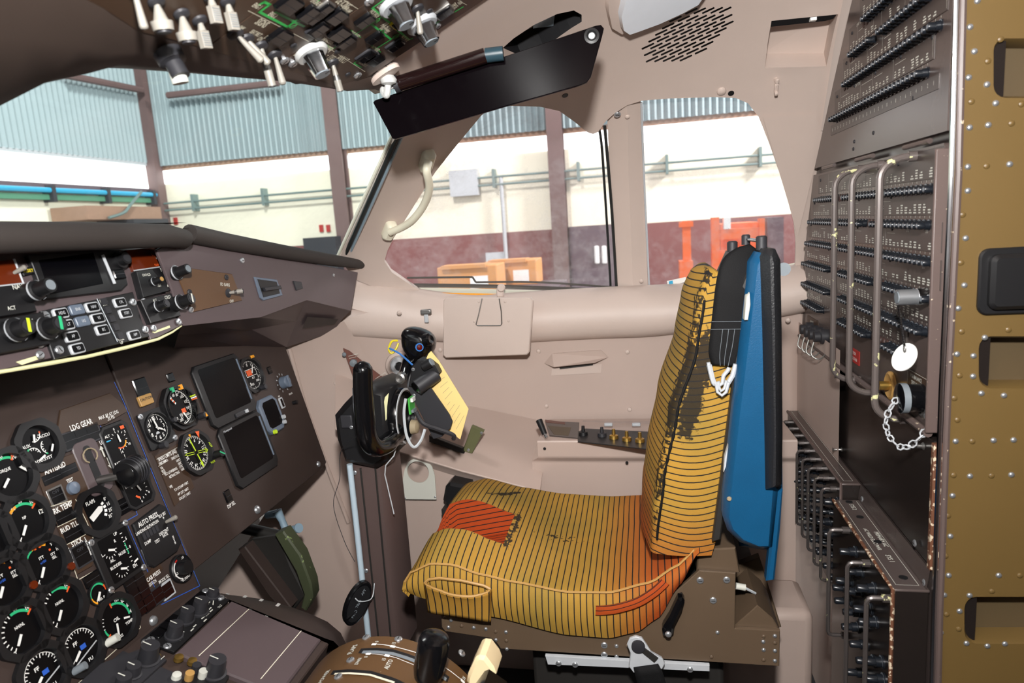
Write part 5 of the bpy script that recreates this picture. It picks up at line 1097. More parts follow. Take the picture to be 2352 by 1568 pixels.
# two blank displays
def display(name, x0, y0, x1, y1, x2, y2, cc=0.012):   # top-left, top-right, bottom-left of the bezel
    a, b, c_ = pp(x0, y0), pp(x1, y1), pp(x2, y2); w_ = b[0]-a[0]; h = ((a[1]+b[1])/2) - c_[1]; cx, cy = (a[0]+b[0])/2, (a[1]+b[1])/2 - h/2
    o = MB().prism(octo(0, 0, w_, h, cc), 0, 0.007, 'black', ch=0.002).build(name, mp, loc=(cx, cy, ZR)); m = MB(); m.prism(rrect(0, 0.006, w_*0.80, h*0.78, 0.006), 0.007, 0.0074, 'screen'); m.build('screen_glass', o)
    m = MB(); m.tube([(w_*0.43, h*0.40, 0.007), (w_*0.43, -h*0.30, 0.007)], 0.0022, 'bezel_grey', 8); m.build('bezel_bar', o); return o, w_, h
o, w_, h = display('attitude_display', 428, 846, 536, 812, 487, 990); m = MB(); m.box((0.02, -h*0.44, 0.008), (0.05, 0.010, 0.005), 'charcoal'); m.box((0.032, -h*0.44, 0.012), (0.008, 0.008, 0.006), 'light_grey'); m.build('slide_control', o, bevel=0.001)
o, w_, h = display('navigation_display', 486, 985, 590, 948, 535, 1135)
m = MB(); m.text('Honeywell', -w_*0.3, h*0.43, 0.007, 'light_grey', 0.0075); m.build('maker_print', o)
# altimeter
o, k = gauge('altimeter', 573, 862, 0.036, 0.043, 'oct', 0.008); R_ = 0.036
for i in range(50): k.tick(0, 0, R_*0.88 if i % 5 else R_*0.80, R_*0.96, i*7.2, 0.0011, 'white', Z)
for s, a in (('0', -8), ('1', 28), ('2', 62), ('3', 110), ('8', 215)): k.text(s, R_*0.70*math.sin(math.radians(a)), R_*0.70*math.cos(math.radians(a)), 0.010, 'white', Z)
k.text('ALT', 0.004, -R_*0.22, 0.0065, 'white', Z); k.text('1021', -0.008, -R_*0.62, 0.007, 'white', Z); k.text('3020', 0.017, -R_*0.48, 0.007, 'white', Z); k.rect(-0.006, R_*0.16, 0.020, 0.013, 'orange', Z+0.0006); k.arc(-0.004, R_*0.18, 0, 0.007, 0, 360, 'orange', Z+0.0008); k.frame2(0.001, R_*0.16, 0.042, 0.0165, 0.0012, 'white', Z+0.001); fin(k, o); needle(o, 35, R_*0.75, 0.0028, -0.004)
m = MB(); m.box((0, 0, 0.008), (0.012, 0.007, 0.006), 'amber'); m.build('reference_bug', o, loc=(0.020, 0.040, 0), bevel=0.001); m = MB(); m.lathe([(0.0065, 0.006), (0.006, 0.02), (0, 0.02)], 'charcoal', 12); m.build('set_knob', o, loc=(0.012, -0.037, 0))
# grey framed small display
u, v = pp(616, 954); o = MB().prism(octo(0, 0, 0.078, 0.088, 0.014), 0, 0.010, 'bezel_grey', ch=0.003).build('small_display', mp, loc=(u, v, ZR)); MB().prism(octo(0, 0.002, 0.056, 0.066, 0.007), 0.010, 0.0105, 'screen').build('screen_glass', o)
for dx, dy, c_ in ((0.030, -0.030, 'light_grey'), (0.034, -0.018, 'light_grey'), (-0.020, -0.040, 'lime')): m = MB(); m.lathe([(0.0055, 0.009), (0.005, 0.016), (0, 0.016)], c_, 12); m.build('bezel_knob', o, loc=(dx, dy, 0))
u, v = pp(646, 880); m = MB(); m.lathe([(0.016, 0), (0.015, 0.016), (0.013, 0.018), (0, 0.018)], 'bezel_grey', 18); m.box((0, 0, 0.018), (0.008, 0.030, 0.008), 'bezel_grey'); o = m.build('selector_knob', mp, loc=(u, v, ZR), bevel=0.001); m = MB()
for i in range(11): a = math.radians(-150+i*30); m.rect(0.023*math.sin(a), 0.023*math.cos(a), 0.005, 0.003, 'light_grey', 0.0006, rot=-a+math.pi/2)
m.build('knob_scale', o, smooth=False)
P_ = MB()
def pt(s, x, y, size=0.010, mat='white', sx=0.85, z=None): u, v = pp(x, y); size *= 0.90; sx *= 0.84; P_.text(s, u, v, size, mat, (0.0006 if u < UD else 0.0036) if z is None else z, sx=sx)
pt('DSP SEL', 528, 1160, 0.012); pt('VHF', 638, 911, 0.007); pt('SPEAKER', 665, 905, 0.007)
# ---- buttons and lights
def pb(x, y, w_=0.026, h=0.022, d=0.006, frame=None, t=None, name='push_button'):
    u, v = pp(x, y); o = pushbutton(0, 0, w_, h, min(d, 0.0032), frame=frame, parent=mp, at=(u, v), t=t, name=name); o.location.z = 0.0 if u < UD else ZR; return o
pb(322, 893, 0.034, 0.040, 0.003, name='warning_light'); pb(388, 868, 0.020, 0.018, 0.003, name='warning_light'); pb(616, 851, 0.018, 0.018, 0.003, name='warning_light'); pb(520, 1140, 0.020, 0.026, 0.004); pb(644, 926, 0.012, 0.024, 0.004, frame='light_grey'); u, v = pp(329, 920); m = MB(); m.prism(rrect(0, 0, 0.034, 0.020, 0.002), 0, 0.005, 'ind_gold', ch=0.001); m.text('CAUTION', 0, 0.002, 0.007, 'black', 0.0054); m.build('indicator_tile', mp, loc=(u, v, ZR)); m = MB(); u, v = pp(671, 926); m.lathe([(0.005, 0), (0.005, 0.012), (0, 0.012)], 'black', 10); m.build('toggle_boot', mp, loc=(u, v, ZR))
# landing gear panel
u0, v0 = pp(133, 944); m = MB(); q = [pp(*p) for p in ((127, 1000), (136, 942), (250, 903), (282, 930), (291, 945), (240, 975))]
m.prism(list(reversed(q)), 0, 0.003, 'panel_brown', ch=0.001); m.build('gear_plate', mp, fixn=True)
for x, y in ((159, 1012), (186, 1003), (212, 994)): pb(x, y, 0.028, 0.028, 0.008, frame='charcoal', name='gear_light')
for s, x, y, z_ in (('LDG GEAR', 183, 977, 0.015), ('UP', 230, 1017, 0.012), ('UP', 188, 1030, 0.009), ('DOWN', 222, 1117, 0.009), ('MAX ΔP AT LDG', 246, 954, 0.0095), ('.35 PSI', 251, 961, 0.0095)): pt(s, x, y, z_, z=0.0036)
for x, y, dn in ((235, 1037, 0), (250, 1062, 1)):
    u, v = pp(x, y); s = -1 if dn else 1; P_.line([(u, v-0.008*s), (u, v+0.004*s)], 0.0032, 'off_white', 0.0008); P_.add([(u-0.005, v+0.004*s, 0.0008), (u+0.005, v+0.004*s, 0.0008), (u, v+0.011*s, 0.0008)], [(0, 1, 2)], 'off_white')
a, b = pp(200, 1045), pp(222, 1100); m = MB(); m.prism(rrect((a[0]+b[0])/2, (a[1]+b[1])/2, 0.050, 0.095, 0.012), 0, 0.004, 'panel_purple', ch=0.0015); m.prism(rrect((a[0]+b[0])/2, (a[1]+b[1])/2, 0.014, 0.075, 0.006), 0.004, 0.0045, 'black'); gs = m.build('gear_lever_slot', mp); m = MB(); m.tube([(a[0]+0.014*math.sin(t), a[1]-0.002+0.012*math.cos(t), 0.006) for t in [i*math.pi/6 for i in range(-5, 6)]], 0.0013, 'kraft', 6); m.build('worn_ring', gs)
c0 = pp(238, 1102); m = MB(); m.cyl((c0[0]-0.012, c0[1]+0.004, 0), (c0[0]-0.006, c0[1], 0.05), 0.007, 'steel'); gv = m.build('gear_lever', mp); m = MB(); m.cyl((c0[0]-0.012, c0[1]-0.002, 0.058), (c0[0]+0.020, c0[1]+0.004, 0.058), 0.024, 'black', 0.022, 24); m.cyl((c0[0]-0.014, c0[1]-0.002, 0.058), (c0[0]-0.012, c0[1]-0.002, 0.058), 0.018, 'black_gloss', n=20)
for i in range(4): m.cyl((c0[0]-0.004+i*0.006, c0[1], 0.058), (c0[0]-0.002+i*0.006, c0[1], 0.058), 0.0248, 'charcoal', n=24)
m.build('lever_wheel', gv, bevel=0.001)
# brown centre strip: antiskid, brake temperature, rudder limit, stick pusher
q = [pp(*p) for p in ((75, 1075), (170, 1040), (205, 1125), (178, 1140), (222, 1240), (210, 1300), (175, 1320))]
m = MB(); m.prism(list(reversed(q)), 0, 0.0025, 'panel_brown', ch=0.001); m.build('brown_strip', mp, fixn=True)
for x, y, w_, h, f, t_ in ((117, 1098, 0.036, 0.018, None, None), (155, 1080, 0.036, 0.018, None, None), (128, 1139, 0.026, 0.026, 'steel', 'OFF'), (147, 1187, 0.036, 0.022, None, None), (166, 1226, 0.036, 0.022, None, None), (185, 1274, 0.030, 0.034, 'charcoal', 'OFF'), (210, 1330, 0.030, 0.020, None, None), (282, 1156, 0.034, 0.018, None, None), (290, 1166, 0.034, 0.016, None, None)): pb(x, y, w_, h, 0.007, frame=f, t=t_)
for s, x, y, z_ in (('ANTISKID', 123, 1076, 0.014), ('TEST', 157, 1104, 0.009), ('BRK TEMP', 138, 1168, 0.014), ('RUD TLU', 157, 1211, 0.013), ('STICK', 173, 1246, 0.012)): pt(s, x, y, z_, z=0.0032)
for s, xs, ys, xe, ye in (('PUSHER', 154, 1262, 166, 1296), ('SHAKER', 192, 1238, 205, 1272)):
    for i, ch in enumerate(s): pt(ch, lerp(xs, xe, i/5), lerp(ys, ye, i/5), 0.0075, z=0.0032)
u, v = pp(163, 1122); m = MB(); m.lathe([(0.011, 0), (0.010, 0.008), (0.006, 0.010), (0, 0.011)], 'bezel_grey', 16); m.build('test_knob', mp, loc=(u, v, 0))
# automatic pressurisation panel
q = [pp(*p) for p in ((300, 1205), (362, 1158), (378, 1165), (412, 1245), (402, 1268), (350, 1305), (336, 1298))]
m = MB(); m.prism(list(reversed(q)), 0, 0.006, 'black', ch=0.002); ap = m.build('pressurisation_panel', mp, fixn=True)
for s, x, y, z_ in (('AUTO PRESS', 334, 1195, 0.0135), ('LANDING ELEVATION', 332, 1213, 0.0088), ('DUMP', 333, 1247, 0.0088), ('TEST', 355, 1244, 0.0088), ('DESCENT', 370, 1223, 0.0088), ('RATE', 373, 1230, 0.0088), ('ELV SET', 366, 1184, 0.0085), ('+', 369, 1191, 0.012), ('-', 377, 1212, 0.012)): pt(s, x, y, z_, z=0.0065)
for i, ch in enumerate('NORM'): pt(ch, lerp(391, 396, i/3), lerp(1234, 1248, i/3), 0.007, z=0.0065)
u, v = pp(339, 1224); m = MB()
for i in range(5): m.box((u-0.016+i*0.008, v, 0.0065), (0.006, 0.012, 0.002), 'charcoal')
m.build('elevation_counter', ap); pb(345, 1272, 0.030, 0.030, 0.010, 'charcoal'); pb(382, 1249, 0.028, 0.030, 0.012, 'steel', 'FAST'); u, v = pp(374, 1202); toggle(0, 0, 0.024, (0.5, 0.1), 'slim', mp, at=(u, v))
u, v = pp(413, 1306); m = MB(); m.lathe([(0.026, 0), (0.026, 0.006), (0.024, 0.008), (0.0235, 0.004), (0, 0.004)], 'black', 28); m.arc(0, 0, 0.017, 0.0195, 200, 330, 'white', 0.0045); m.arc(0, 0, 0.017, 0.020, 330, 350, 'red', 0.0045); o = m.build('rotary_selector', mp, loc=(u, v, 0)); m = MB(); m.text('MAN', -0.016, -0.004, 0.007, 'white', 0.0048, rot=0.5); m.text('DECREASE', 0, -0.020, 0.006, 'white', 0.0048); m.text('.18', 0.010, 0.016, 0.006, 'white', 0.0048); m.rect(0.018, -0.010, 0.004, 0.004, 'green', 0.0048); m.lathe([(0.013, 0.004), (0.012, 0.02), (0, 0.02)], 'black', 18); m.build('selector_knob', o)
u, v = pp(352, 1330); m = MB(); m.prism([(u-0.03, v-0.004), (u+0.026, v+0.006), (u+0.022, v+0.024), (u-0.028, v+0.010)], 0, 0.002, 'panel_brown'); m.build('brown_label', mp, fixn=True)
for s, x, y, z_ in (('CAB PRESS', 350, 1323, 0.011), ('DITCH', 348, 1339, 0.009), ('MODE SEL', 374, 1330, 0.009)): pt(s, x, y, z_, z=0.0028)
for x, y, f in ((361, 1366, 'charcoal'), (383, 1354, 'light_grey'), (298, 1340, None), (317, 1328, None), (308, 1368, None), (328, 1356, None), (320, 1398, None), (340, 1385, None)): pb(x, y, 0.026, 0.026, 0.008, f)
# speed placard, trims and blue lines
q = [pp(*p) for p in ((351, 1048), (404, 1020), (442, 1120), (397, 1163))]; m = MB(); m.prism(list(reversed(q)), 0.003, 0.0045, 'panel_brown'); sp = m.build('speed_placard', mp, fixn=True)
for s, x, y, z_ in (('SPEED LIMITS (IAS)', 380, 1047, 0.0105), ('VMO/MMO:', 371, 1062, 0.008), ('250KT/0.55', 398, 1051, 0.008), ('VA:', 367, 1076, 0.008), ('160KT', 405, 1058, 0.008), ('VLE:', 371, 1084, 0.008), ('180KT', 409, 1065, 0.008), ('VLO LOWERING', 388, 1084, 0.008), ('170KT', 412, 1072, 0.008), ('RETRACTING', 396, 1091, 0.008), ('160KT', 416, 1078, 0.008), ('VFE:', 388, 1119, 0.008), ('T.O (15°)/APP 170KT', 412, 1118, 0.0075), ('APP (25°) 160KT', 416, 1130, 0.0075), ('LDG (35°) 150KT', 420, 1140, 0.0075)): pt(s, x, y, z_, sx=0.8, z=0.0049)
for pts in (((355, 1056), (402, 1029)), ((359, 1072), (378, 1061)), ((365, 1083), (372, 1079)), ((368, 1091), (376, 1086))): P_.line([pp(*p) for p in pts], 0.0008, 'off_white', 0.0049)
P_.build('lettering', mp, smooth=False, kind='stuff')
for c_, w_, z_, P in (('blue_line', 0.0014, 0.0009, ((262, 878), (285, 927), (363, 1120), (458, 1345), (370, 1388))), ('blue_line', 0.0012, 0.0009, ((228, 975), (246, 1010), (315, 1182), (288, 1197), (355, 1350))), ('cream', 0.0012, 0.0009, ((60, 1020), (90, 1075), (178, 1332), (230, 1303), (254, 1358), (293, 1371), (322, 1441), (180, 1568))), ('cream', 0.0012, 0.0034, ((170, 1148), (196, 1200), (215, 1250))), ('cream', 0.0008, 0.0034, ((85, 1172), (160, 1150))), ('cream', 0.0008, 0.0034, ((128, 1211), (178, 1187))), ('cream', 0.0008, 0.0034, ((145, 1254), (193, 1228)))):
    m = MB(); m.line([pp(*p) for p in P], w_, c_, z_); m.build('boundary_line', mp, smooth=False)
for x, y, r, b in ((446, 1423, 0.009, 0), (352, 1425, 0.009, 0), (588, 1171, 0.010, 0), (729, 1066, 0.008, 0)):
    u, v = pp(x, y); dot(ME_RIVET, 'panel_fastener', mp, (u, v, 0.0 if u < UD else ZR), r)
u, v = pp(237, 1482); m = MB(); m.cyl((0, 0, 0), (0.010, 0.004, 0.022), 0.0065, 'off_white', n=12); m.build('pointer_knob', mp, loc=(u, v, 0)); u, v = pp(160, 1548); m = MB(); m.cyl((0, 0, 0), (0.010, 0.004, 0.022), 0.006, 'grey', n=12); m.build('pointer_knob', mp, loc=(u, v, 0)); u, v = pp(255, 1474); m = MB(); m.lathe([(0.005, 0), (0.004, 0.006), (0, 0.007)], 'red_lamp', 10); m.build('warning_lamp', mp, loc=(u, v, 0))
# ================================================================== glareshield
GX = -0.80
_g0 = atX(412, 752, GX)
GF = Frame((GX, _g0.y, _g0.z), (0, 1, 0), (-math.sin(TP), 0, math.cos(TP)))
gs = thing('glareshield', 'dark padded glareshield with autopilot keypad, amber windows and course knobs', 'glareshield', M_=GF.M)
def gp(x, y, h=0.0): return GF.px(x, y, h)
m = MB(); m.prism([(-1.3, 0), (0, 0), (0, 0.17), (-1.3, 0.17)], -0.02, 0, 'panel_purple', ch=0.001); m.build('face_plate', gs, smooth=False)
padp = [atX(x, y, GX+0.015) for x, y in ((-420, 560), (-120, 549), (0, 545), (200, 542), (380, 541), (425, 543))]; padp[-1] = padp[-1] + Vector((-0.004, 0, -0.004))
padp[0] = Vector((padp[1].x, -0.32, padp[1].z))
m = MB(); m.tube(padp + [padp[-1] + Vector((-0.012, 0.008, -0.008))], [0.020]*4 + [0.0195, 0.017, 0.012], 'pad', 16); m.build('brow_pad', gs, world=True)
m = MB(); q = [Vector((GX+0.015, -0.3, 1.243)), Vector((GX+0.01, 1.09, 1.243)), Vector((-1.4, 1.10, 1.24)), Vector((-1.4, -0.3, 1.24))]; m.add(q, [(0, 1, 2, 3)], 'pad'); m.build('top_deck', gs, world=True)
m = MB(); m.add([Vector((GX-0.002, -0.3, _g0.z)), Vector((GX-0.002, _g0.y, _g0.z)), Vector((-0.99, 1.107, 1.045)), Vector((-0.99, -0.3, 1.045))], [(0, 1, 2, 3)], 'pad'); m.build('underside', gs, world=True)
ed = [(-90, 868), (25, 850), (110, 835), (199, 819), (290, 798), (362, 779), (395, 763), (417, 748)]
m = MB(); m.tube([GF.w(*gp(*p)) for p in ed], [0.0030, 0.0026, 0.0032, 0.0027, 0.0030, 0.0024, 0.0018, 0.0012], 'cream_chip', 8); m.build('worn_lip', gs, world=True)
def quad(pts, z0, z1, mat, name, parent=gs, fr=None, ch=0.001, **k):
    fr = fr or GF; m = MB(); q = [fr.px(*p) for p in pts]; ar = sum(q[i-1][0]*q[i][1]-q[i][0]*q[i-1][1] for i in range(len(q)))
    if ar < 0: q = list(reversed(q))
    m.prism(q, z0, z1, mat, ch=ch); return m.build(name, parent, **k)
o = quad([(55, 590), (265, 578), (285, 655), (270, 670), (95, 690), (60, 600)], 0, 0.008, 'black', 'display_unit'); quad([(78, 602), (205, 584), (228, 655), (105, 680)], 0.008, 0.0085, 'screen', 'display_window', o); 
m = MB(); a, b = gp(224, 590), gp(252, 656); m.tube([(*a, 0.010), (*b, 0.010)], 0.0024, 'light_grey', 8); m.build('bezel_bar', o)
def gknob(x, y, r, h, mat='black', parent=gs, mark=None, ring=True, name='course_knob', tipm=None):
    u, v = gp(x, y); m = MB(); m.lathe([(r*1.25, 0), (r*1.25, 0.002), (r, 0.003), (r*0.95, h*0.55), (r*0.72, h*0.58), (r*0.70, h), (0, h)], mat, 20); 
    if ring: m.lathe([(r*1.02, h*0.5), (r*1.02, h*0.56)], 'light_grey', 20, cap=False)
    o = m.build(name, parent, loc=(u, v, 0)); m = MB(); m.lathe([(r*0.5, h), (r*0.5, h+0.001), (0, h+0.001)], tipm or 'charcoal', 16)
    if mark: m.line([(-r*0.1, -r*0.4), (r*0.1, r*0.45)], r*0.28, mark, h+0.0016)
    m.build('knob_cap', o); return o
o = quad([(88, 716), (300, 672), (322, 742), (339, 774), (119, 827), (106, 790)], 0, 0.005, 'black', 'autopilot_keypad')
KEY = [(510, 875, 0), (657, 840, 1), (797, 818, 0), (563, 978, 0), (708, 945, 1), (845, 918, 0), (612, 1083, 0), (888, 1022, 0), (660, 1190, 0), (1047, 775, 0), (1097, 873, 0), (1175, 1067, 0)]
for (x, y, bl), s in zip(KEY, ('HDG', 'BNK', 'NAV', 'ALT', 'IAS', 'VS', 'AP', 'BC', 'YD', 'CPL', 'STBY', 'APP')):
    u, v = gp(x*0.2551, 500 + y*0.2551); m = MB(); m.prism(rrect(0, 0, 0.024, 0.015, 0.003, 3), 0.005, 0.009, 'bezel_grey' if bl else 'light_grey', ch=0.001); m.prism(rrect(0, 0, 0.0195, 0.011, 0.002, 3), 0.0088, 0.0096, 'bezel_grey' if bl else 'black_dial')
    m.text(s, 0, 0, 0.0062, 'light_grey', 0.0099, sx=0.8); m.build('mode_key', o, loc=(u, v, 0))
u, v = gp(248, 738); m = MB()
for i in range(5): m.box((i*0.0012, 0.030-i*0.014, 0.006), (0.010, 0.010, 0.004), 'charcoal')
m.tube([(-0.010, 0.036, 0.006), (-0.004, -0.034, 0.006)], 0.0009, 'grey', 6); m.build('pitch_wheel', o, loc=(u, v, 0))
m = MB()
for s, x, y in (('NOSE', 231, 693), ('DN', 234, 701), ('NOSE', 270, 781), ('UP', 273, 789)): u, v = gp(x, y); m.text(s, u, v, 0.0065, 'off_white', 0.0055, sx=0.85)
m.build('lettering', o, smooth=False, kind='stuff')
for x, y in ((299, 696), (327, 759), (129, 806), (97, 727)): dot(ME_SCREW, 'screw', o, (*gp(x, y), 0.005), 0.0065)
# radio modules
o = quad([(283, 577), (353, 569), (371, 614), (301, 625)], 0, 0.006, 'amber_glass', 'amber_window'); m = MB()
for s, x, y in (('51', 344, 588), ('NAV', 354, 611)): u, v = gp(x, y); m.text(s, u, v, 0.006, 'orange', 0.0065)
m.build('lettering', o, smooth=False, kind='stuff'); m = MB(); a, b = gp(301, 624), gp(369, 614); m.tube([(*a, 0.006), (*b, 0.006)], 0.0012, 'light_grey', 6); m.build('window_edge', o)
u, v = gp(352, 598); toggle(0, 0, 0.024, (0.55, 0.35), 'slim', gs, at=(u, v), s=0.7)
o = quad([(300, 628), (372, 617), (392, 668), (316, 688)], 0, 0.012, 'black', 'radio_module'); m = MB(); zz = 0.0125
for s, x, y, z_ in (('NAV2', 364, 624, 0.009), ('ON', 317, 637, 0.0062), ('HLD', 327, 636, 0.0062), ('ACT', 375, 661, 0.0062), ('TEST', 352, 661, 0.0055)): u, v = gp(x, y); m.text(s, u, v, z_, 'off_white', zz, sx=0.85)
m.build('lettering', o, smooth=False, kind='stuff'); gknob(338, 653, 0.0075, 0.030, parent=o, tipm='ind_gold'); gknob(378, 637, 0.0125, 0.050, parent=o, tipm='grey')
o = quad([(312, 693), (387, 676), (405, 728), (336, 746)], 0, 0.010, 'black', 'radio_module'); m = MB()
for s, x, y, z_ in (('ALT', 344, 694, 0.0065), ('CRS2', 374, 687, 0.008)): u, v = gp(x, y); m.text(s, u, v, z_, 'off_white', 0.0105, sx=0.85)
m.build('lettering', o, smooth=False, kind='stuff'); gknob(345, 710, 0.010, 0.034, parent=o); gknob(390, 703, 0.0135, 0.046, parent=o, mark='off_white')
quad([(330, 752), (408, 730), (417, 746), (360, 775), (342, 780)], 0, 0.004, 'panel_purple', 'lower_bracket')
for x, y in ((345, 756), (403, 741), (323, 695), (398, 612)): dot(ME_SCREW, 'screw', gs, (*gp(x, y), 0.006), 0.006)
quad([(344, 764), (384, 749), (386, 754), (350, 767)], 0.004, 0.0048, 'cream_chip', 'bare_patch', ch=0); quad([(36, 831), (90, 815), (96, 822), (50, 838)], 0.0, 0.0006, 'cream_chip', 'bare_patch', ch=0)
# left-hand module group, cut by the frame edge
o = quad([(-90, 610), (24, 598), (45, 655), (-80, 668)], 0, 0.006, 'amber_glass', 'amber_window'); a, b, c_ = gp(24, 598), gp(46, 654), gp(-40, 664); m = MB(); m.tube([(*a, 0.006), (*b, 0.006), (*c_, 0.006)], 0.0016, 'light_grey', 6); m.build('window_edge', o)
u, v = gp(22, 632); toggle(0, 0, 0.026, (0.5, 0.25), 'slim', gs, at=(u, v), s=0.8)
o = quad([(-80, 672), (48, 656), (70, 720), (-60, 740)], 0, 0.012, 'black', 'radio_module'); gknob(50, 680, 0.014, 0.050, parent=o, tipm='grey'); quad([(40, 620), (65, 614), (72, 630), (48, 636)], 0, 0.006, 'black', 'reset_key'); m = MB(); u, v = gp(57, 625); m.text('RESET', u, v, 0.006, 'yellow', 0.0065); m.build('key_legend', gs, kind='stuff')
o = quad([(-60, 745), (85, 722), (100, 795), (-40, 822)], 0, 0.012, 'black', 'radio_module'); gknob(10, 768, 0.016, 0.040, parent=o, mark='lime'); gknob(80, 764, 0.016, 0.044, parent=o, mark='green')
m = MB()
for s, x, y, z_ in (('NAV1', 27, 665, 0.009), ('ACT', 10, 714, 0.007), ('CRS1', 50, 745, 0.008)): u, v = gp(x, y); m.text(s, u, v, z_, 'off_white', 0.0125, sx=0.85)
m.build('lettering', gs, smooth=False, kind='stuff')
for x, y in ((86, 791), (86, 817), (95, 731)): dot(ME_SCREW, 'screw', gs, (*gp(x, y), 0.004), 0.006)
gknob(266, 602, 0.014, 0.022, parent=gs, ring=False, name='dim_knob'); u, v = gp(262, 634); o = pushbutton(0, 0, 0.024, 0.016, 0.012, frame='charcoal', parent=gs, at=(u, v), name='mode_key'); 
# ---- right wing of the glareshield
TLw, TRw, BLw = atX(400, 555, GX-0.003), wall(818, 626, 0.02), atX(420, 748, GX)
WG = Frame(BLw, TRw - TLw, TLw - BLw)
wg = thing('glareshield_wing', 'purple-brown right wing of the glareshield with the brown flight director plate', 'glareshield', M_=WG.M)
def wp(x, y): return WG.px(x, y)
face = [(360, 574), (400, 553), (432, 549), (640, 590), (822, 625), (806, 714), (705, 690), (600, 729), (421, 749), (411, 728), (396, 668), (376, 614)]
quad(face, -0.006, 0.0, 'panel_purple', 'wing_face', wg, WG, bevel=0.001)
pa = [WG.w(*wp(x, y), 0.004) for x, y in ((430, 537), (520, 556), (640, 578), (760, 598), (826, 607))]
m = MB(); m.tube(pa, [0.017, 0.0165, 0.016, 0.015, 0.012], 'pad', 14); m.build('wing_pad', wg, world=True)
m = MB(); m.add([pa[0] + Vector((0, 0, 0.01)), pa[-1] + Vector((0, 0, 0.008)), Vector((-1.3, 1.65, 1.13)), Vector((-1.4, 1.11, 1.235))], [(0, 1, 2, 3)], 'pad'); m.build('top_deck', wg, world=True)
bot = [WG.w(*wp(x, y), -0.003) for x, y in ((421, 749), (600, 729), (705, 690), (806, 714))]; bk_ = [MP.w(*pp(400, 800), 0.0), MP.w(*pp(560, 795), 0.0), MP.w(*pp(655, 798), 0.004), wall(764, 764, 0.06)]
m = MB(); m.grid([bot, [a.lerp(b, 0.45) + Vector((0, 0, 0.004)) for a, b in zip(bot, bk_)], bk_], 'panel_purple'); m.build('wing_underside', wg, world=True, smooth=False)
md = [bot[2].lerp(bk_[2], 0.25), bot[3].lerp(bk_[3], 0.25), bot[3].lerp(bk_[3], 0.6), bot[2].lerp(bk_[2], 0.6)]; nn = (md[1]-md[0]).cross(md[3]-md[0]).normalized(); nn = nn if nn.dot(CAM-md[0]) > 0 else -nn
ctr = sum(md, Vector())/4; m = MB(); m.add([ctr + (p-ctr)*0.7 + nn*0.003 for p in md], [(0, 1, 2, 3)], 'black'); m.build('foot_air_vent', wg, world=True)
o = quad([(397, 611), (531, 629), (554, 690), (441, 717)], 0, 0.0025, 'plate_brown', 'brown_plate', wg, WG)
m = MB()
for s, x, y, z_ in (('132 VU', 415, 619, 0.007), ('FD BARS', 514, 654, 0.0085), ('OFF', 529, 692, 0.008)): u, v = wp(x, y); m.text(s, u, v, z_, 'off_white', 0.003, sx=0.85)
m.build('lettering', o, smooth=False, kind='stuff'); u, v = wp(522, 673); t_ = toggle(0, 0, 0.030, (0.6, 0.15), 'grip', wg, at=(u, v), s=0.95)
for x, y in ((432, 671), (517, 637)): dot(ME_SCREWD, 'screw', o, (*wp(x, y), 0.0025), 0.0055)
for x, y in ((556, 598), (438, 711), (400, 616)): dot(ME_SCREW, 'screw', wg, (*wp(x, y), 0.0), 0.006)
dot(ME_SCREW, 'screw', wg, (*wp(766, 632), 0.0), 0.0045)
o = quad([(582, 636), (634, 642), (647, 678), (603, 690), (596, 684)], 0, 0.003, 'bezel_grey', 'rocker_frame', wg, WG); quad([(588, 641), (632, 647), (640, 674), (602, 683)], 0.003, 0.004, 'black', 'rocker_switch', o, WG); quad([(598, 661), (636, 656), (639, 663), (602, 669)], 0.004, 0.010, 'charcoal', 'rocker_tab', o, WG)
quad([(672, 645), (690, 647), (694, 662), (679, 667)], 0, 0.003, 'charcoal', 'warning_light', wg, WG)
# ================================================================== centre pedestal
PD = Frame((-0.83, 1.04, 0.570), (0, 1, 0), (-1, 0, 0.37))
pe = thing('centre_pedestal', 'dark pedestal below the instrument panel with radio panels and a flat brown lid', 'pedestal', M_=PD.M)
def dp(x, y): return PD.px(x, y)
m = MB(); m.prism([(-0.75, -0.26), (0.0, -0.26), (0.0, 0.012), (-0.75, 0.012)], -0.40, -0.004, 'panel', ch=0.003); m.build('pedestal_body', pe)
m = MB(); m.prism([(-0.75, -0.26), (-0.19, -0.26), (-0.19, 0.010), (-0.75, 0.010)], -0.004, 0.0, 'charcoal', ch=0.001); m.build('radio_deck', pe)
quad([(530, 1385), (736, 1473), (662, 1572), (640, 1600), (402, 1505)], -0.004, 0.006, 'panel_purple', 'lid', pe, PD, ch=0.003)
lid = [o for o in pe.children if o.name.startswith('lid')]
for a, b in (((570, 1405), (455, 1513)), ((690, 1455), (597, 1566))):
    m = MB(); A, B = dp(*a), dp(*b); m.tube([(*A, 0.0062), (*B, 0.0062)], 0.0008, 'cream', 5); m.build('lid_scratch_line', pe)
o = quad([(323, 1473), (466, 1356), (526, 1381), (399, 1502)], 0, 0.005, 'black', 'radar_control_panel', pe, PD)
m = MB(); zz = 0.0055
for s, x, y, z_, r in (('TEST', 427, 1413, 0.007, 0), ('OFF', 436, 1428, 0.006, 0), ('GCR', 474, 1417, 0.006, 0), ('MAP', 380, 1445, 0.006, 0), ('FULL', 364, 1460, 0.006, 0), ('BRT', 414, 1472, 0.007, 0), ('GAIN', 396, 1430, 0.007, 0), ('TILT', 504, 1398, 0.006, 0), ('WX', 443, 1390, 0.007, 0), ('ON', 458, 1376, 0.007, 0)): u, v = dp(x, y); m.text(s, u, v, z_, 'off_white', zz, sx=0.85)
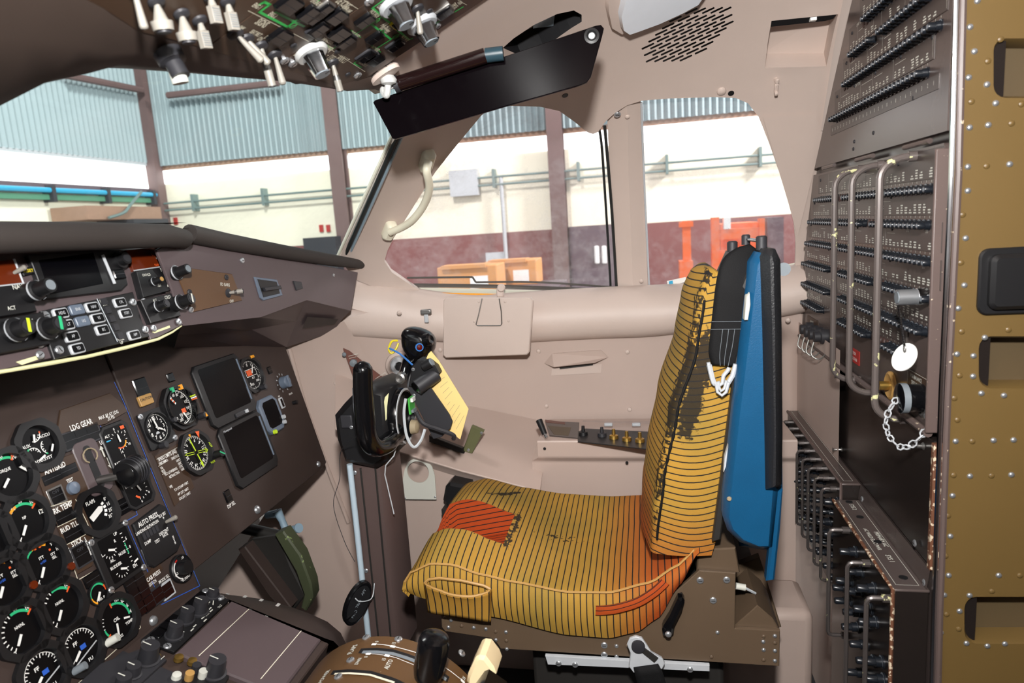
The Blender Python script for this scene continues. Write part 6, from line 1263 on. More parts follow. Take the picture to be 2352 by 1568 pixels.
for x, y in ((478, 1390), (474, 1396), (481, 1403), (484, 1408), (465, 1424), (470, 1430), (446, 1443), (440, 1452), (418, 1459), (412, 1465)): u, v = dp(x, y); m.rect(u, v, 0.008, 0.0022, 'off_white', zz)
m.line([dp(491, 1371), dp(488, 1394)], 0.0018, 'off_white', zz); m.build('lettering', o, smooth=False, kind='stuff')
for x, y in ((396, 1430), (380, 1445), (364, 1460), (458, 1377), (443, 1390)): u, v = dp(x, y); MB().prism(rrect(0, 0, 0.024, 0.018, 0.002, 2), 0.005, 0.0085, 'black_gloss', ch=0.001).build('push_key', o, loc=(u, v, 0))
def dknob(x, y, r, h, parent, mark=True, name='rotary_knob'):
    u, v = dp(x, y); m = MB(); n = 20; m.lathe([(r*1.1, 0), (r*1.1, 0.004), (r*0.9, 0.005), (r*0.8, h), (0, h)], 'charcoal', n); o = m.build(name, parent, loc=(u, v, 0.004)); 
    if mark: m = MB(); m.line([(0, 0), (0, r*0.75)], 0.002, 'off_white', h+0.0006); m.build('knob_mark', o)
dknob(456, 1410, 0.015, 0.026, o); dknob(425, 1430, 0.014, 0.024, o); dknob(398, 1466, 0.014, 0.026, o); dknob(487, 1374, 0.012, 0.014, o)
for x, y in ((471, 1363), (506, 1378), (345, 1475), (383, 1490), (333, 1481), (333, 1503)): dot(ME_SCREW, 'screw', o, (*dp(x, y), 0.005), 0.0065)
o = quad([(40, 1700), (230, 1530), (318, 1497), (382, 1520), (250, 1640)], 0, 0.006, 'charcoal', 'radio_panel', pe, PD); dknob(338, 1522, 0.017, 0.030, o); dknob(302, 1556, 0.013, 0.02, o); dknob(280, 1582, 0.013, 0.02, o)
m = MB(); u, v = dp(370, 1518); m.line([dp(362, 1527), dp(376, 1514)], 0.0012, 'off_white', 0.0065); m.build('lettering', o, kind='stuff')
o = quad([(415, 1568), (455, 1532), (525, 1558), (500, 1600), (400, 1620)], 0, 0.006, 'black', 'audio_panel', pe, PD); dknob(491, 1553, 0.017, 0.030, o)
for x, y, c_ in ((448, 1547, 'charcoal'), (463, 1561, 'off_white'), (432, 1566, 'ind_gold')): u, v = dp(x, y); m = MB(); m.lathe([(0.007, 0), (0.007, 0.012), (0, 0.012)], c_, 12); m.build('push_knob', o, loc=(u, v, 0.006))
for x, y, mt in ((410, 1514, 'gold'), (441, 1522, 'gold'), (405, 1555, 'off_white'), (358, 1513, 'gold')): u, v = dp(x, y); m = MB(); m.lathe([(0.008, 0), (0.007, 0.006), (0, 0.007)], mt, 12); m.build('stud', pe, loc=(u, v, 0.0))
# dark curved kick panel with white stripes beside the lid
oute = [(500, 1364), (530, 1366), (568, 1371), (606, 1379), (644, 1390), (690, 1406), (734, 1426), (765, 1452), (784, 1490)]
inn = [PD.w(0.0, PD.px(*p)[1], 0.002) for p in ((520, 1378), (545, 1392), (575, 1405), (605, 1418), (640, 1432), (680, 1448), (715, 1463), (736, 1473), (736, 1485))]
ou = [atY(x, y, 1.14) for x, y in oute]
m = MB(); m.grid([inn, [a.lerp(b, 0.5) + Vector((0, 0, 0.006)) for a, b in zip(inn, ou)], ou, [p + Vector((0, 0.03, -0.02)) for p in ou], [p + Vector((0, 0.05, -0.5)) for p in ou]], 'panel'); kk = m.build('kick_panel', pe, world=True)
for a, b in (((510, 1381), (527, 1368)), ((545, 1392), (568, 1373)), ((577, 1406), (605, 1381)), ((614, 1421), (644, 1391))):
    pa_, pb_ = atY(a[0], a[1], 1.05), atY(b[0], b[1], 1.138); m = MB(); w2 = Vector((0.003, 0, -0.001)); e = Vector((0, -0.002, 0.0065)); m.add([pa_-w2+e, pa_+w2+e, pb_+w2+e, pb_-w2+e], [(0, 1, 2, 3)], 'white'); m.build('white_stripe', kk, world=False).matrix_basis = WM[kk].inverted()
# throttle quadrant: a drum across the pedestal
DX, DZ, DR = -0.43, 0.39, 0.17
def drum(px, py, dr=0.0):
    d = ray(px, py); a = d.x**2 + d.z**2; b = 2*(d.x*(CAM.x-DX) + d.z*(CAM.z-DZ)); c = (CAM.x-DX)**2 + (CAM.z-DZ)**2 - (DR+dr)**2
    q = b*b - 4*a*c; t = (-b - math.sqrt(max(q, 0)))/(2*a); return CAM + d*t
def drs(Y, ang, dr=0.0): return Vector((DX + (DR+dr)*math.sin(ang), Y, DZ + (DR+dr)*math.cos(ang)))
tq = thing('throttle_quadrant', 'brown drum-shaped throttle quadrant with curved slots behind the pedestal lid', 'throttle quadrant', loc=(DX, 0.75, 0.2))
m = MB(); K = 36; rows = []
for Y, dr in ((0.45, -0.01), (0.455, 0), (0.70, 0), (0.945, 0), (0.951, -0.006), (0.951, -0.15)): rows.append([drs(Y, -1.9 + 3.8*i/K, dr) for i in range(K+1)])
m.grid(rows, 'quadrant'); m.build('drum_cover', tq, world=True, ang=40)
m = MB(); m.box2((DX-0.16, 0.46, 0.0), (DX+0.16, 0.945, 0.36), 'panel'); m.build('quadrant_base', tq, world=True)
def dstrip(pts, w_, mat, name, dr=0.0012, parent=None, k=12):
    P = [drum(*polyat(pts, i/k), dr) for i in range(k+1)]; m = MB(); m.grid([[p + Vector((0, -w_/2, 0)) for p in P], [p + Vector((0, w_/2, 0)) for p in P]], mat); return m.build(name, parent or tq, world=True)
dstrip([(826, 1494), (860, 1492), (900, 1496), (940, 1508), (985, 1528), (1030, 1560)], 0.012, 'black', 'slot'); dstrip([(832, 1497), (860, 1496), (900, 1500), (940, 1512), (985, 1532), (1025, 1560)], 0.007, 'grey', 'slot_liner', 0.0018)
dstrip([(762, 1544), (800, 1541), (850, 1545), (906, 1562), (960, 1590)], 0.010, 'black', 'slot'); dstrip([(768, 1547), (800, 1545), (850, 1549), (906, 1567)], 0.004, 'cream', 'slot_liner', 0.0018)
dstrip([(857, 1478), (885, 1480), (909, 1485), (950, 1496), (990, 1512), (1030, 1537), (1066, 1565)], 0.0014, 'white', 'scale_line'); dstrip([(838, 1500), (870, 1502), (905, 1508), (960, 1530), (1000, 1556)], 0.0010, 'white', 'scale_line')
for x, y in ((859, 1479), (902, 1484), (988, 1512), (1063, 1564), (846, 1501), (889, 1505)):
    p = drum(x, y, 0.0022); m = MB(); n = Vector((p.x-DX, 0, p.z-DZ)).normalized(); m.rect(0, 0, 0.008, 0.005, 'white', 0, T=Matrix.Translation(p) @ Frame((0, 0, 0), n.cross(Vector((0, 1, 0))), (0, 1, 0)).M.to_3x3().to_4x4()); m.build('detent_mark', tq, world=True)
for s, x, y, z_ in (('FLAPS', 810, 1491, 0.012), ('AUTO', 893, 1525, 0.010), ('DWN', 823, 1518, 0.008), ('0', 841, 1508, 0.008), ('15', 882, 1514, 0.008), ('0', 866, 1473, 0.008), ('15', 905, 1477, 0.008), ('25', 992, 1505, 0.008), ('35', 1066, 1557, 0.008), ('POWER', 745, 1553, 0.011)):
    p = drum(x, y, 0.0015); n = Vector((p.x-DX, 0, p.z-DZ)).normalized(); m = MB(); m.text(s, 0, 0, z_, 'off_white', 0, sx=0.8, T=Matrix.Translation(p) @ Frame((0, 0, 0), (0, 1, 0), (0, 1, 0) and Vector((-n.z, 0, n.x))).M.to_3x3().to_4x4()); m.build('lettering', tq, world=True, smooth=False, kind='stuff')
for x, y in ((841, 1464), (805, 1516), (777, 1554), (915, 1468), (1060, 1500)):
    p = drum(x, y); dot(ME_SCREW, 'screw', tq, p, 0.0065, nrm=(p.x-DX, 0, p.z-DZ))
# levers
def lev(px_base, px_top, Y0, Y1, r, name, mat='black_gloss'):
    a = drum(*px_base); return a
a = drum(985, 1575); kn = atY(1001, 1530, a.y - 0.02); m = MB(); m.box2((a.x-0.008, a.y-0.004, a.z-0.02), (a.x+0.008, a.y+0.004, kn.z+0.01), 'black', ); m.build('power_lever', tq, world=True)
pl = [o for o in tq.children if o.name.startswith('power_lever')][0]
m = MB(); c_ = Vector((a.x+0.008, a.y, kn.z)); m.lathe([(0.0, -0.034), (0.021, -0.030), (0.0235, -0.02), (0.0235, 0.026), (0.021, 0.034), (0.014, 0.038), (0, 0.039)], 'black_gloss', 24, T=Matrix.Translation(c_) @ Matrix.Rotation(0.25, 4, 'Y')); m.build('lever_grip', pl, world=True)
b = atY(1118, 1545, 0.86); m = MB(); m.box2((b.x-0.012, b.y-0.006, DZ), (b.x+0.012, b.y+0.006, b.z), 'cream_chip'); fl = m.build('flap_lever', tq, world=True)
FLF = Frame(atY(1108, 1516, 0.87), (1, 0, 0), (0, 0, 1)); q = [FLF.px(x, y) for x, y in ((1079, 1545), (1082, 1528), (1100, 1490), (1108, 1486), (1122, 1488), (1140, 1512), (1146, 1528), (1120, 1560), (1092, 1566))]
m = MB(); m.prism(list(reversed(q)), -0.022, 0.022, 'ivory', ch=0.005, T=FLF.M); m.build('flap_knob', fl, world=True, fixn=True)
q = [FLF.px(x, y) for x, y in ((1092, 1572), (1100, 1546), (1122, 1516), (1132, 1512), (1172, 1540), (1172, 1556), (1160, 1590), (1100, 1600))]; m = MB(); m.prism(list(reversed(q)), 0.024, 0.06, 'black_gloss', ch=0.005, T=FLF.M); cl = m.build('condition_knob', fl, world=True, fixn=True)
m = MB(); u, v = FLF.px(1134, 1532); m.text('2', u, v, 0.014, 'white', 0.0605, T=FLF.M); u, v = FLF.px(1152, 1552); m.frame2(u, v, 0.016, 0.02, 0.0015, 'light_grey', 0.0605, T=FLF.M); m.build('knob_number', cl, world=True, smooth=False, kind='stuff')
# ================================================================== control column
base = atY(900, 1500, 1.36); base.z = 0.0
yk = thing('control_yoke', 'black control yoke on a brown leather column with a worn left grip', 'control yoke', loc=base)
def yprism(pts, y0, y1, mat, name, parent=yk, ch=0.004, **k):
    fr = Frame((0, y0, 0), (1, 0, 0), (0, 0, 1)); q = [fr.px(*p) for p in pts]; ar = sum(q[i-1][0]*q[i][1]-q[i][0]*q[i-1][1] for i in range(len(q)))
    if ar < 0: q = list(reversed(q))
    m = MB(); m.prism(q, -(y1-y0), 0.0, mat, ch=ch, T=fr.M); return m.build(name, parent, world=True, **k)
yprism([(803, 1068), (880, 1066), (893, 1180), (905, 1300), (925, 1500), (845, 1500)], 1.31, 1.41, 'leather_brown', 'column_cover', ch=0.012, ang=50)
for a, b in (((828, 1075), (872, 1490)), ((862, 1075), (900, 1490))):
    m = MB(); m.tube([atY(*a, 1.309), atY(*b, 1.309)], 0.0022, 'seat_dark', 6); m.build('cover_seam', yk, world=True)
for x, y in ((815, 1085), (841, 1310)): dot(ME_SCREW, 'screw', yk, atY(x, y, 1.308), 0.005, nrm=(0, -1, 0))
m = MB(); m.tube([atY(912, 1020, 1.31), atY(905, 1046, 1.305), atY(886, 1068, 1.302), atY(884, 1090, 1.302), atY(905, 1180, 1.305)], 0.0014, 'light_grey', 6); m.build('cover_piping', yk, world=True)
yprism([(763, 957), (785, 930), (812, 902), (850, 888), (885, 900), (895, 1010), (888, 1062), (860, 1081), (788, 1064), (770, 1015)], 1.29, 1.42, 'black', 'column_boot', ch=0.014, ang=60)
m = MB(); q = atY(796, 968, 1.288); m.box((q.x, q.y, q.z), (0.026, 0.004, 0.028), 'charcoal'); tb = m.build('boot_tab', yk, world=True, bevel=0.002); dot(ME_SCREW, 'screw', yk, atY(807, 981, 1.284), 0.004, nrm=(0, -1, 0))
# hub drum, axis fore and aft
h0, h1 = atY(868, 955, 1.36), atY(932, 955, 1.36); hc = h0.lerp(h1, 0.5); hr = 0.062
m = MB(); T = Matrix.Translation(h0) @ Matrix.Rotation(math.pi/2, 4, 'Y'); L_ = (h1-h0).length
m.lathe([(0.03, -0.02), (hr*0.8, -0.012), (hr*0.96, 0.004), (hr, L_*0.35), (hr, L_*0.9), (hr*0.96, L_), (hr*0.86, L_), (hr*0.84, L_-0.02)], 'black_gloss', 36, T=T, cap=False); m.lathe([(hr*0.85, L_-0.02), (0, L_-0.02)], 'black', 36, T=T); m.build('hub', yk, world=True, ang=40)
m = MB(); m.lathe([(hr*0.97, L_), (hr*0.97, L_+0.002), (hr*0.90, L_+0.002), (hr*0.90, L_)], 'light_grey', 36, T=T, cap=False); m.build('hub_rim', yk, world=True)
p = atY(887, 940, 1.295); m = MB(); pts = [atY(x, y, 1.2955) for x, y in ((884, 912), (893, 902), (889, 935), (888, 962), (880, 975), (877, 965), (880, 935))]; m.add(pts, [tuple(range(7))], 'cream_chip'); m.build('bare_strip', yk, world=True)
p = atY(938, 935, 1.33); m = MB(); m.box((p.x, p.y+0.02, p.z), (0.004, 0.03, 0.035), 'pcb'); m.box((p.x+0.004, p.y+0.02, p.z+0.012), (0.006, 0.018, 0.008), 'white'); m.box((p.x+0.004, p.y+0.02, p.z-0.012), (0.006, 0.02, 0.006), 'grey'); m.build('circuit_board', yk, world=True)
m = MB(); p = atY(946, 980, 1.34); m.lathe([(0.016, 0), (0.014, 0.012), (0.006, 0.016), (0, 0.016)], 'kraft', 16, T=Matrix.Translation(p) @ Matrix.Rotation(math.pi/2, 4, 'Y')); m.build('hub_plug', yk, world=True)
# left horn and grip
path = spl([(833, 846, 1.20), (834, 900, 1.20), (838, 960, 1.20), (844, 1004, 1.205), (862, 1026, 1.23), (890, 1018, 1.28), (905, 995, 1.33)], 5)
m = MB(); P = [atY(p.x, p.y, p.z) for p in path]; rr = [lerp(0.0185, 0.020, min(1, i/10)) for i in range(len(P))]; rr[-1] = 0.026; rr[-2] = 0.025; rr[-3] = 0.024
top = P[0]; m.tube([top + Vector((0, 0, 0.014)), top + Vector((0, 0, 0.009)), *P], [0.004, 0.0135, *rr], 'black_gloss', 18); lh = m.build('left_grip', yk, world=True)
m = MB(); P2 = [atY(x, y, 1.196) for x, y in ((816, 890), (821, 930), (828, 975), (834, 1012))]; m.tube(P2, [0.006, 0.009, 0.010, 0.007], 'foam', 10); m.build('torn_foam', lh, world=True)
# right horn, bracket and head with buttons
m = MB(); P = [atY(x, y, Y) for x, y, Y in ((905, 930, 1.40), (925, 890, 1.45), (938, 850, 1.50), (948, 815, 1.52))]; m.tube(spl(P, 5), 0.02, 'black_gloss', 14); m.build('right_horn', yk, world=True)
cH = atY(951, 788, 1.50); m = MB()
out = [(913, 770), (917, 757), (935, 753), (968, 762), (985, 775), (992, 795), (985, 820), (962, 838), (940, 842), (925, 820), (913, 800)]
fr = Frame((0, 1.475, 0), (1, 0, 0), (0, 0, 1)); q = [fr.px(*p) for p in out]; cx = sum(a for a, b in q)/len(q); cz = sum(b for a, b in q)/len(q)
rows = []
for t, s in ((0, 0.0), (0, 0.5), (0.006, 0.82), (0.02, 1.0), (0.05, 1.0), (0.064, 0.82), (0.07, 0.5), (0.07, 0)): rows.append([fr.w(cx+(a-cx)*s, cz+(b-cz)*s, -t) for a, b in q + [q[0]]])
m.grid(rows, 'black_gloss'); hd_ = m.build('switch_head', yk, world=True, sub=1, ang=80)
m = MB(); T = Matrix.Translation(atY(963, 797, 1.472)) @ Vector((0.5, -0.86, 0)).to_track_quat('Z', 'Y').to_matrix().to_4x4(); m.lathe([(0.0095, -0.002), (0.0095, 0.003), (0.007, 0.003), (0.007, 0)], 'blue_wire', 16, T=T, cap=False); m.lathe([(0.0065, 0), (0.006, 0.006), (0, 0.007)], 'red_lamp', 14, T=T); m.build('red_button', hd_, world=True)
m = MB(); T = Matrix.Translation(atY(984, 780, 1.485)) @ Vector((1, -0.3, 0.2)).to_track_quat('Z', 'Y').to_matrix().to_4x4(); m.lathe([(0.016, -0.008), (0.015, 0.004), (0.010, 0.008), (0, 0.006)], 'black_gloss', 16, T=T); m.build('trim_rocker', hd_, world=True)
# wires
def wire(pts, r, mat, name, parent=yk, k=6): m = MB(); m.tube(spl([atY(*p) for p in pts], k), r, mat, 6); return m.build(name, parent, world=True)
wire([(932, 915, 1.31), (928, 950, 1.30), (934, 1000, 1.29), (950, 1026, 1.29), (966, 1012, 1.30), (976, 985, 1.31)], 0.0032, 'wire_grey', 'white_cable')
wire([(955, 945, 1.34), (972, 972, 1.34), (1005, 985, 1.34), (1040, 998, 1.345), (1042, 1008, 1.35)], 0.005, 'charcoal', 'black_cable')
wire([(893, 799, 1.46), (918, 812, 1.46), (948, 838, 1.46)], 0.0022, 'blue_wire', 'blue_wire'); wire([(914, 782, 1.47), (900, 784, 1.465), (893, 802, 1.46), (900, 811, 1.462), (910, 800, 1.465), (915, 788, 1.47)], 0.0026, 'yellow', 'yellow_wire')
wire([(822, 1000, 1.19), (795, 1020, 1.24), (781, 1045, 1.28), (780, 1100, 1.29), (766, 1160, 1.29), (790, 1240, 1.29), (815, 1290, 1.29)], 0.0007, 'charcoal', 'loose_thread')
m = MB(); m.tube([atY(803, 1066, 1.30), atY(818, 1200, 1.30), atY(846, 1462, 1.30)], 0.0065, 'pale_rod', 12); m.build('push_rod', yk, world=True)
# clip board holder and note
cb = thing('clipboard', 'black hinged clip holder on the yoke holding a folded yellow form', 'clipboard', loc=atY(960, 860, 1.37))
yprism([(938, 888), (945, 840), (958, 827), (985, 830), (1000, 842), (1008, 858), (962, 892)], 1.36, 1.40, 'black', 'clip_bracket', cb, ch=0.003)
m = MB(); m.cyl(atY(957, 890, 1.345), atY(1003, 858, 1.375), 0.0165, 'charcoal', n=20); m.cyl(atY(957, 890, 1.345), atY(956, 891, 1.344), 0.0145, 'black_gloss', n=20); m.build('clip_roller', cb, world=True, bevel=0.002)
m = MB(); a = atY(972, 842, 1.355); m.cyl(a, atY(990, 832, 1.355), 0.010, 'black', n=14); m.cyl(atY(990, 832, 1.355), atY(993, 830, 1.355), 0.0085, 'grey', n=14); m.build('clip_knob', cb, world=True)
m = MB(); T = Matrix.Translation(atY(920, 868, 1.35)) @ Matrix.Rotation(math.pi/2, 4, 'X'); m.lathe([(0.012, -0.01), (0.012, 0.006), (0.008, 0.008), (0, 0.006)], 'steel', 16, T=T); m.build('pivot_bolt', cb, world=True)
yprism([(936, 890), (985, 884), (1032, 952), (1039, 968), (1034, 984), (1014, 1004), (995, 1008)], 1.365, 1.369, 'charcoal', 'clip_flap', cb, ch=0.001)
yprism([(984, 812), (990, 806), (1008, 828), (1076, 939), (1057, 1009), (1030, 988), (960, 868)], 1.385, 1.3865, 'paper', 'note_paper', cb, ch=0.0)
np_ = [o for o in cb.children if o.name.startswith('note')][0]
m = MB(); frn = Frame((0, 1.3845, 0), (1, 0, 0), (0, 0, 1)); rnd = random.Random(5)
for i in range(11):
    t = i/10; a = (lerp(996, 1048, t), lerp(848, 985, t)); b = (lerp(1014, 1069, t), lerp(842, 948, t))
    k = rnd.uniform(0.3, 0.9); m.line([frn.px(*a), frn.px(lerp(a[0], b[0], k), lerp(a[1], b[1], k))], 0.0007, 'kraft', 0, T=frn.M)
m.build('handwriting', np_, world=True, smooth=False, kind='stuff')
for x, y in ((949, 848), (951, 908)): dot(ME_SCREW, 'screw', cb, atY(x, y, 1.359), 0.004, nrm=(0, -1, 0))
# black oval wind-up box on the push rod
pc = atY(822, 1385, 1.27); t = thing('trim_dish', 'black oval dish with faint white markings clipped to the pale rod', 'dish', M_=Frame(pc, (0.62, 0.55, -0.55), (0.1, 0.2, 1)).M)
m = MB(); ell = [(0.026*math.cos(a), 0.049*math.sin(a)) for a in [i*math.pi/16 for i in range(32)]]; m.prism(ell, -0.010, 0.004, 'black_gloss', ch=0.003); m.prism([(x*0.82, y*0.82) for x, y in ell], 0.004, 0.0045, 'black'); m.build('dish_body', t)
m = MB()
for s, y in (('AFT', 0.026), ('TRIM', 0.0), ('FWD', -0.022)): m.text(s, 0, y, 0.008, 'grey', 0.005, rot=1.4)
m.build('dish_lettering', t, kind='stuff'); m = MB(); m.cyl((0.0, -0.018, 0.004), (-0.02, -0.030, 0.02), 0.0022, 'black', n=8); m.build('dish_lever', t); m = MB(); m.tube(spl([Vector((0.016, 0.05, 0.004)), Vector((0.02, 0.02, 0.012)), Vector((-0.004, 0.008, 0.014)), Vector((-0.014, 0.01, 0.006))], 5), 0.0012, 'wire_grey', 5); m.build('dish_wire', t)
# ================================================================== rudder pedal and crank in the footwell
pc = atY(640, 1330, 1.42); pdl = thing('rudder_pedal', 'dark green rudder pedal with scuffed edge in the footwell', 'pedal', loc=(pc.x, pc.y, 0.2))
yprism([(548, 1262), (575, 1240), (640, 1230), (668, 1300), (702, 1368), (674, 1402), (640, 1385)], 1.41, 1.425, 'seat_dark', 'pedal_plate', pdl, ch=0.004)
yprism([(630, 1228), (650, 1220), (690, 1275), (714, 1340), (718, 1372), (702, 1404), (690, 1396), (697, 1365), (678, 1312)], 1.375, 1.41, 'pedal_green', 'pedal_flange', pdl, ch=0.004)
yprism([(546, 1262), (562, 1255), (668, 1395), (650, 1402), (618, 1370)], 1.375, 1.41, 'panel', 'pedal_side', pdl, ch=0.003)
m = MB(); a = atY(640, 1230, 1.48); m.cyl(a, Vector((a.x-0.25, a.y, a.z+0.05)), 0.015, 'seat_dark'); m.build('pedal_arm', pdl, world=True)
ck = thing('pedal_crank', 'pale blue-grey crank handle below the instrument panel', 'crank', loc=atY(640, 1185, 1.50))
m = MB(); m.cyl(atY(612, 1183, 1.50), atY(640, 1178, 1.50), 0.009, 'light_blue_metal', 0.011); m.build('crank_shaft', ck, world=True)
m = MB(); m.tube([atY(636, 1172, 1.495), atY(648, 1195, 1.495), atY(658, 1221, 1.49)], [0.012, 0.0085, 0.010], 'light_blue_metal', 12); m.build('crank_arm', ck, world=True)
m = MB(); m.cyl(atY(657, 1219, 1.49), atY(684, 1213, 1.47), 0.0095, 'light_blue_metal', n=14); m.cyl(atY(684, 1213, 1.47), atY(687, 1212, 1.468), 0.012, 'light_blue_metal', n=14); m.build('crank_knob', ck, world=True)
m = MB(); m.tube([atY(668, 1232, 1.52), atY(690, 1252, 1.52)], [0.006, 0.009], 'kraft', 8); m.build('worn_stop', ck, world=True)
# ================================================================== things on the side wall
# forward side panel beside the instrument panel
m = MB(); A = [wall(x, y, 0.06) for x, y in ((652, 798), (770, 790), (780, 850))]
sp_ = patch([(640, 770), (790, 738), (905, 915), (930, 1100), (1000, 1600), (500, 1600), (470, 1400), (640, 1130), (740, 1075)], 0.075, 'liner_low', 60, name='forward_side_panel', parent=liner)
m = MB(); m.tube([wall(x, y, 0.08) for x, y in ((664, 800), (700, 930), (752, 1075), (800, 1200))], 0.006, 'liner_low', 8); m.build('panel_fold', liner)
for x, y in ((772, 880),): p = wall(x, y, 0.076); dot(ME_RIVET_L, 'screw', liner, p, 0.007, nrm=wnorm(p))
# maroon oxygen placard and knob
pts = [(788, 800), (802, 806), (868, 858), (908, 886), (820, 890)]
t = thing('oxygen_placard', 'maroon triangular placard with a grey knob beside the yoke', 'placard', loc=wall(830, 850, 0.1))
vs = [wall(x, y, 0.10) for x, y in pts]; m = MB(); n_ = len(vs); m.add(vs + [v - wnorm(v)*0.004 for v in vs], [tuple(range(n_))] + [(i, (i+1) % n_, n_+(i+1) % n_, n_+i) for i in range(n_)], 'maroon_panel'); m.build('placard_plate', t, world=True, fixn=True)
for x, y, r in ((812, 832, 0.011), (791, 813, 0.006), (862, 876, 0.006), (894, 878, 0.006)):
    p = wall(x, y, 0.10); m = MB(); m.lathe([(r, 0), (r*0.9, r*0.8), (0, r)], 'grey', 14, T=Matrix.Translation(p) @ wnorm(p).to_track_quat('Z', 'Y').to_matrix().to_4x4()); m.build('placard_knob' if r > 0.01 else 'screw', t, world=True)
m = MB()
for a, b in (((800, 818), (822, 812)), ((802, 823), (818, 819)), ((862, 870), (885, 855)), ((885, 855), (900, 876))):
    p, q = wall(*a, 0.102), wall(*b, 0.102); m.tube([p, q], 0.0007, 'off_white', 4)
m.build('placard_print', t, world=True, kind='stuff')
# round air outlet
p = wall(918, 838, 0.075); T = Matrix.Translation(p) @ wnorm(p).to_track_quat('Z', 'Y').to_matrix().to_4x4()
t = thing('air_outlet', 'round pale grey air outlet half hidden behind the yoke head', 'air vent', M_=T)
m = MB(); m.lathe([(0.040, 0), (0.038, 0.006), (0.030, 0.010), (0.026, 0.006)], 'liner', 28, cap=False); m.build('outlet_ring', t); m = MB(); m.lathe([(0.028, 0.002), (0.024, 0.014), (0.013, 0.016), (0.012, 0.008), (0, 0.008)], 'light_grey', 24); m.build('outlet_nozzle', t); m = MB(); m.lathe([(0.011, 0.0085), (0.011, 0.02), (0, 0.02)], 'black', 14); m.build('outlet_knob', t)
# small latch on the bolster
p = wall(980, 722, 0.085); T = Matrix.Translation(p) @ Frame((0, 0, 0), (1, 0.05, 0), (0, 0, 1)).M.to_3x3().to_4x4()
t = thing('sill_latch', 'small grey metal latch on the sill roll left of the folding tray', 'latch', M_=T)
m = MB(); m.box((0, 0.008, 0.004), (0.030, 0.014, 0.012), 'steel'); m.build('latch_block', t, bevel=0.003); m = MB(); m.box((-0.001, -0.010, 0.003), (0.012, 0.024, 0.005), 'light_grey'); m.build('latch_tongue', t, bevel=0.002)
# folding tray
FT = Frame((0, 1.775, 0), (1, 0, 0), (0, 0.02, 1)); q = [FT.px(x, y) for x, y in ((1018, 690), (1024, 683), (1218, 683), (1224, 690), (1216, 808), (1210, 815), (1024, 822), (1017, 816))]
t = thing('folding_tray', 'taupe folding tray with a wire bracket hanging below the window', 'tray', M_=FT.M)
m = MB(); m.prism(list(reversed(q)), -0.014, 0.0, 'liner', ch=0.003); m.build('tray_board', t, fixn=True)
m = MB(); m.tube([(*FT.px(x, y), 0.003) for x, y in ((1108, 685), (1100, 722), (1094, 744), (1097, 747), (1150, 747), (1153, 743), (1152, 715), (1147, 685))], 0.0016, 'steel', 6); m.build('wire_bracket', t)
for x, y in ((1100, 693), (1160, 693), (1089, 738), (1168, 737)): dot(ME_RIVET_L, 'rivet', t, (*FT.px(x, y), 0.0), 0.0035)
p = wall(1152, 668, 0.03); t = thing('window_catch', 'taupe rounded catch on the window sill above the tray', 'catch', loc=p)
m = MB(); m.box((-0.004, 0, -0.004), (0.020, 0.014, 0.026), 'liner'); m.build('catch_body', t, bevel=0.004); m = MB(); m.cyl((0.002, -0.004, 0.010), (0.002, -0.018, 0.010), 0.011, 'liner', n=16); m.build('catch_knob', t, bevel=0.003)
# pull handle on the lower wall
t = thing('pull_recess', 'taupe hooded finger pull on the lower side wall', 'pull handle', loc=wall(1325, 832, 0.06))
def wpoly(pts, offs, mat, name, parent): m = MB(); m.add([wall(x, y, o) for (x, y), o in zip(pts, offs)], [tuple(range(len(pts)))], mat); return m.build(name, parent, world=True, smooth=False)
hp = [(1250, 834), (1270, 811), (1380, 803), (1398, 820), (1362, 834), (1276, 842)]
m = MB(); a = [wall(x, y, 0.055) for x, y in hp]; b = [wall(x, y, o) for (x, y), o in zip([(1250, 834), (1268, 812), (1380, 804), (1398, 820), (1366, 833), (1272, 843)], (0.056, 0.060, 0.060, 0.056, 0.085, 0.085))]; n_ = 6
m.add(a + b, [tuple(range(6, 12))] + [(i, (i+1) % 6, 6+(i+1) % 6, 6+i) for i in range(6)], 'liner_low'); m.build('pull_hood', t, world=True, smooth=False, fixn=True)
wpoly([(1268, 846), (1366, 836), (1382, 836), (1380, 856), (1266, 862)], [0.0555]*5, 'liner', 'pull_scoop', t); wpoly([(1285, 843), (1362, 835), (1362, 839), (1286, 848)], [0.057]*4, 'seat_dark', 'pull_gap', t)
# cream grab handle on the windscreen post
ha, hb = wall(978, 360, 0.01), wall(893, 524, 0.01)
t = thing('grab_handle', 'cream curved grab handle on the post between windscreen and side window', 'grab handle', loc=hb)
na, nb = wnorm(ha), wnorm(hb); path = [ha + na*0.016, wall(980, 392, 0.045), wall(986, 430, 0.058), wall(975, 468, 0.060), wall(950, 503, 0.055), wall(925, 521, 0.04), hb + nb*0.014]
m = MB(); m.tube(spl(path, 6), 0.0095, 'cream', 12); m.build('grip_tube', t, world=True)
for P_0, P_1, nm in ((wall(984, 345, 0.0), wall(973, 382, 0.0), na), (wall(900, 509, 0.0), wall(886, 540, 0.0), nb)):
    fr = Frame(P_0.lerp(P_1, 0.5), P_1-P_0, nm.cross(P_1-P_0)); L_ = (P_1-P_0).length; fr = fr if fr.n.dot(nm) > 0 else Frame(fr.o, -fr.u, fr.v)
    m = MB(); m.prism(rrect(0, 0, L_*1.1, 0.030, 0.010), 0, 0.022, 'cream', ch=0.007, T=fr.M); m.build('handle_foot', t, world=True, ang=50)
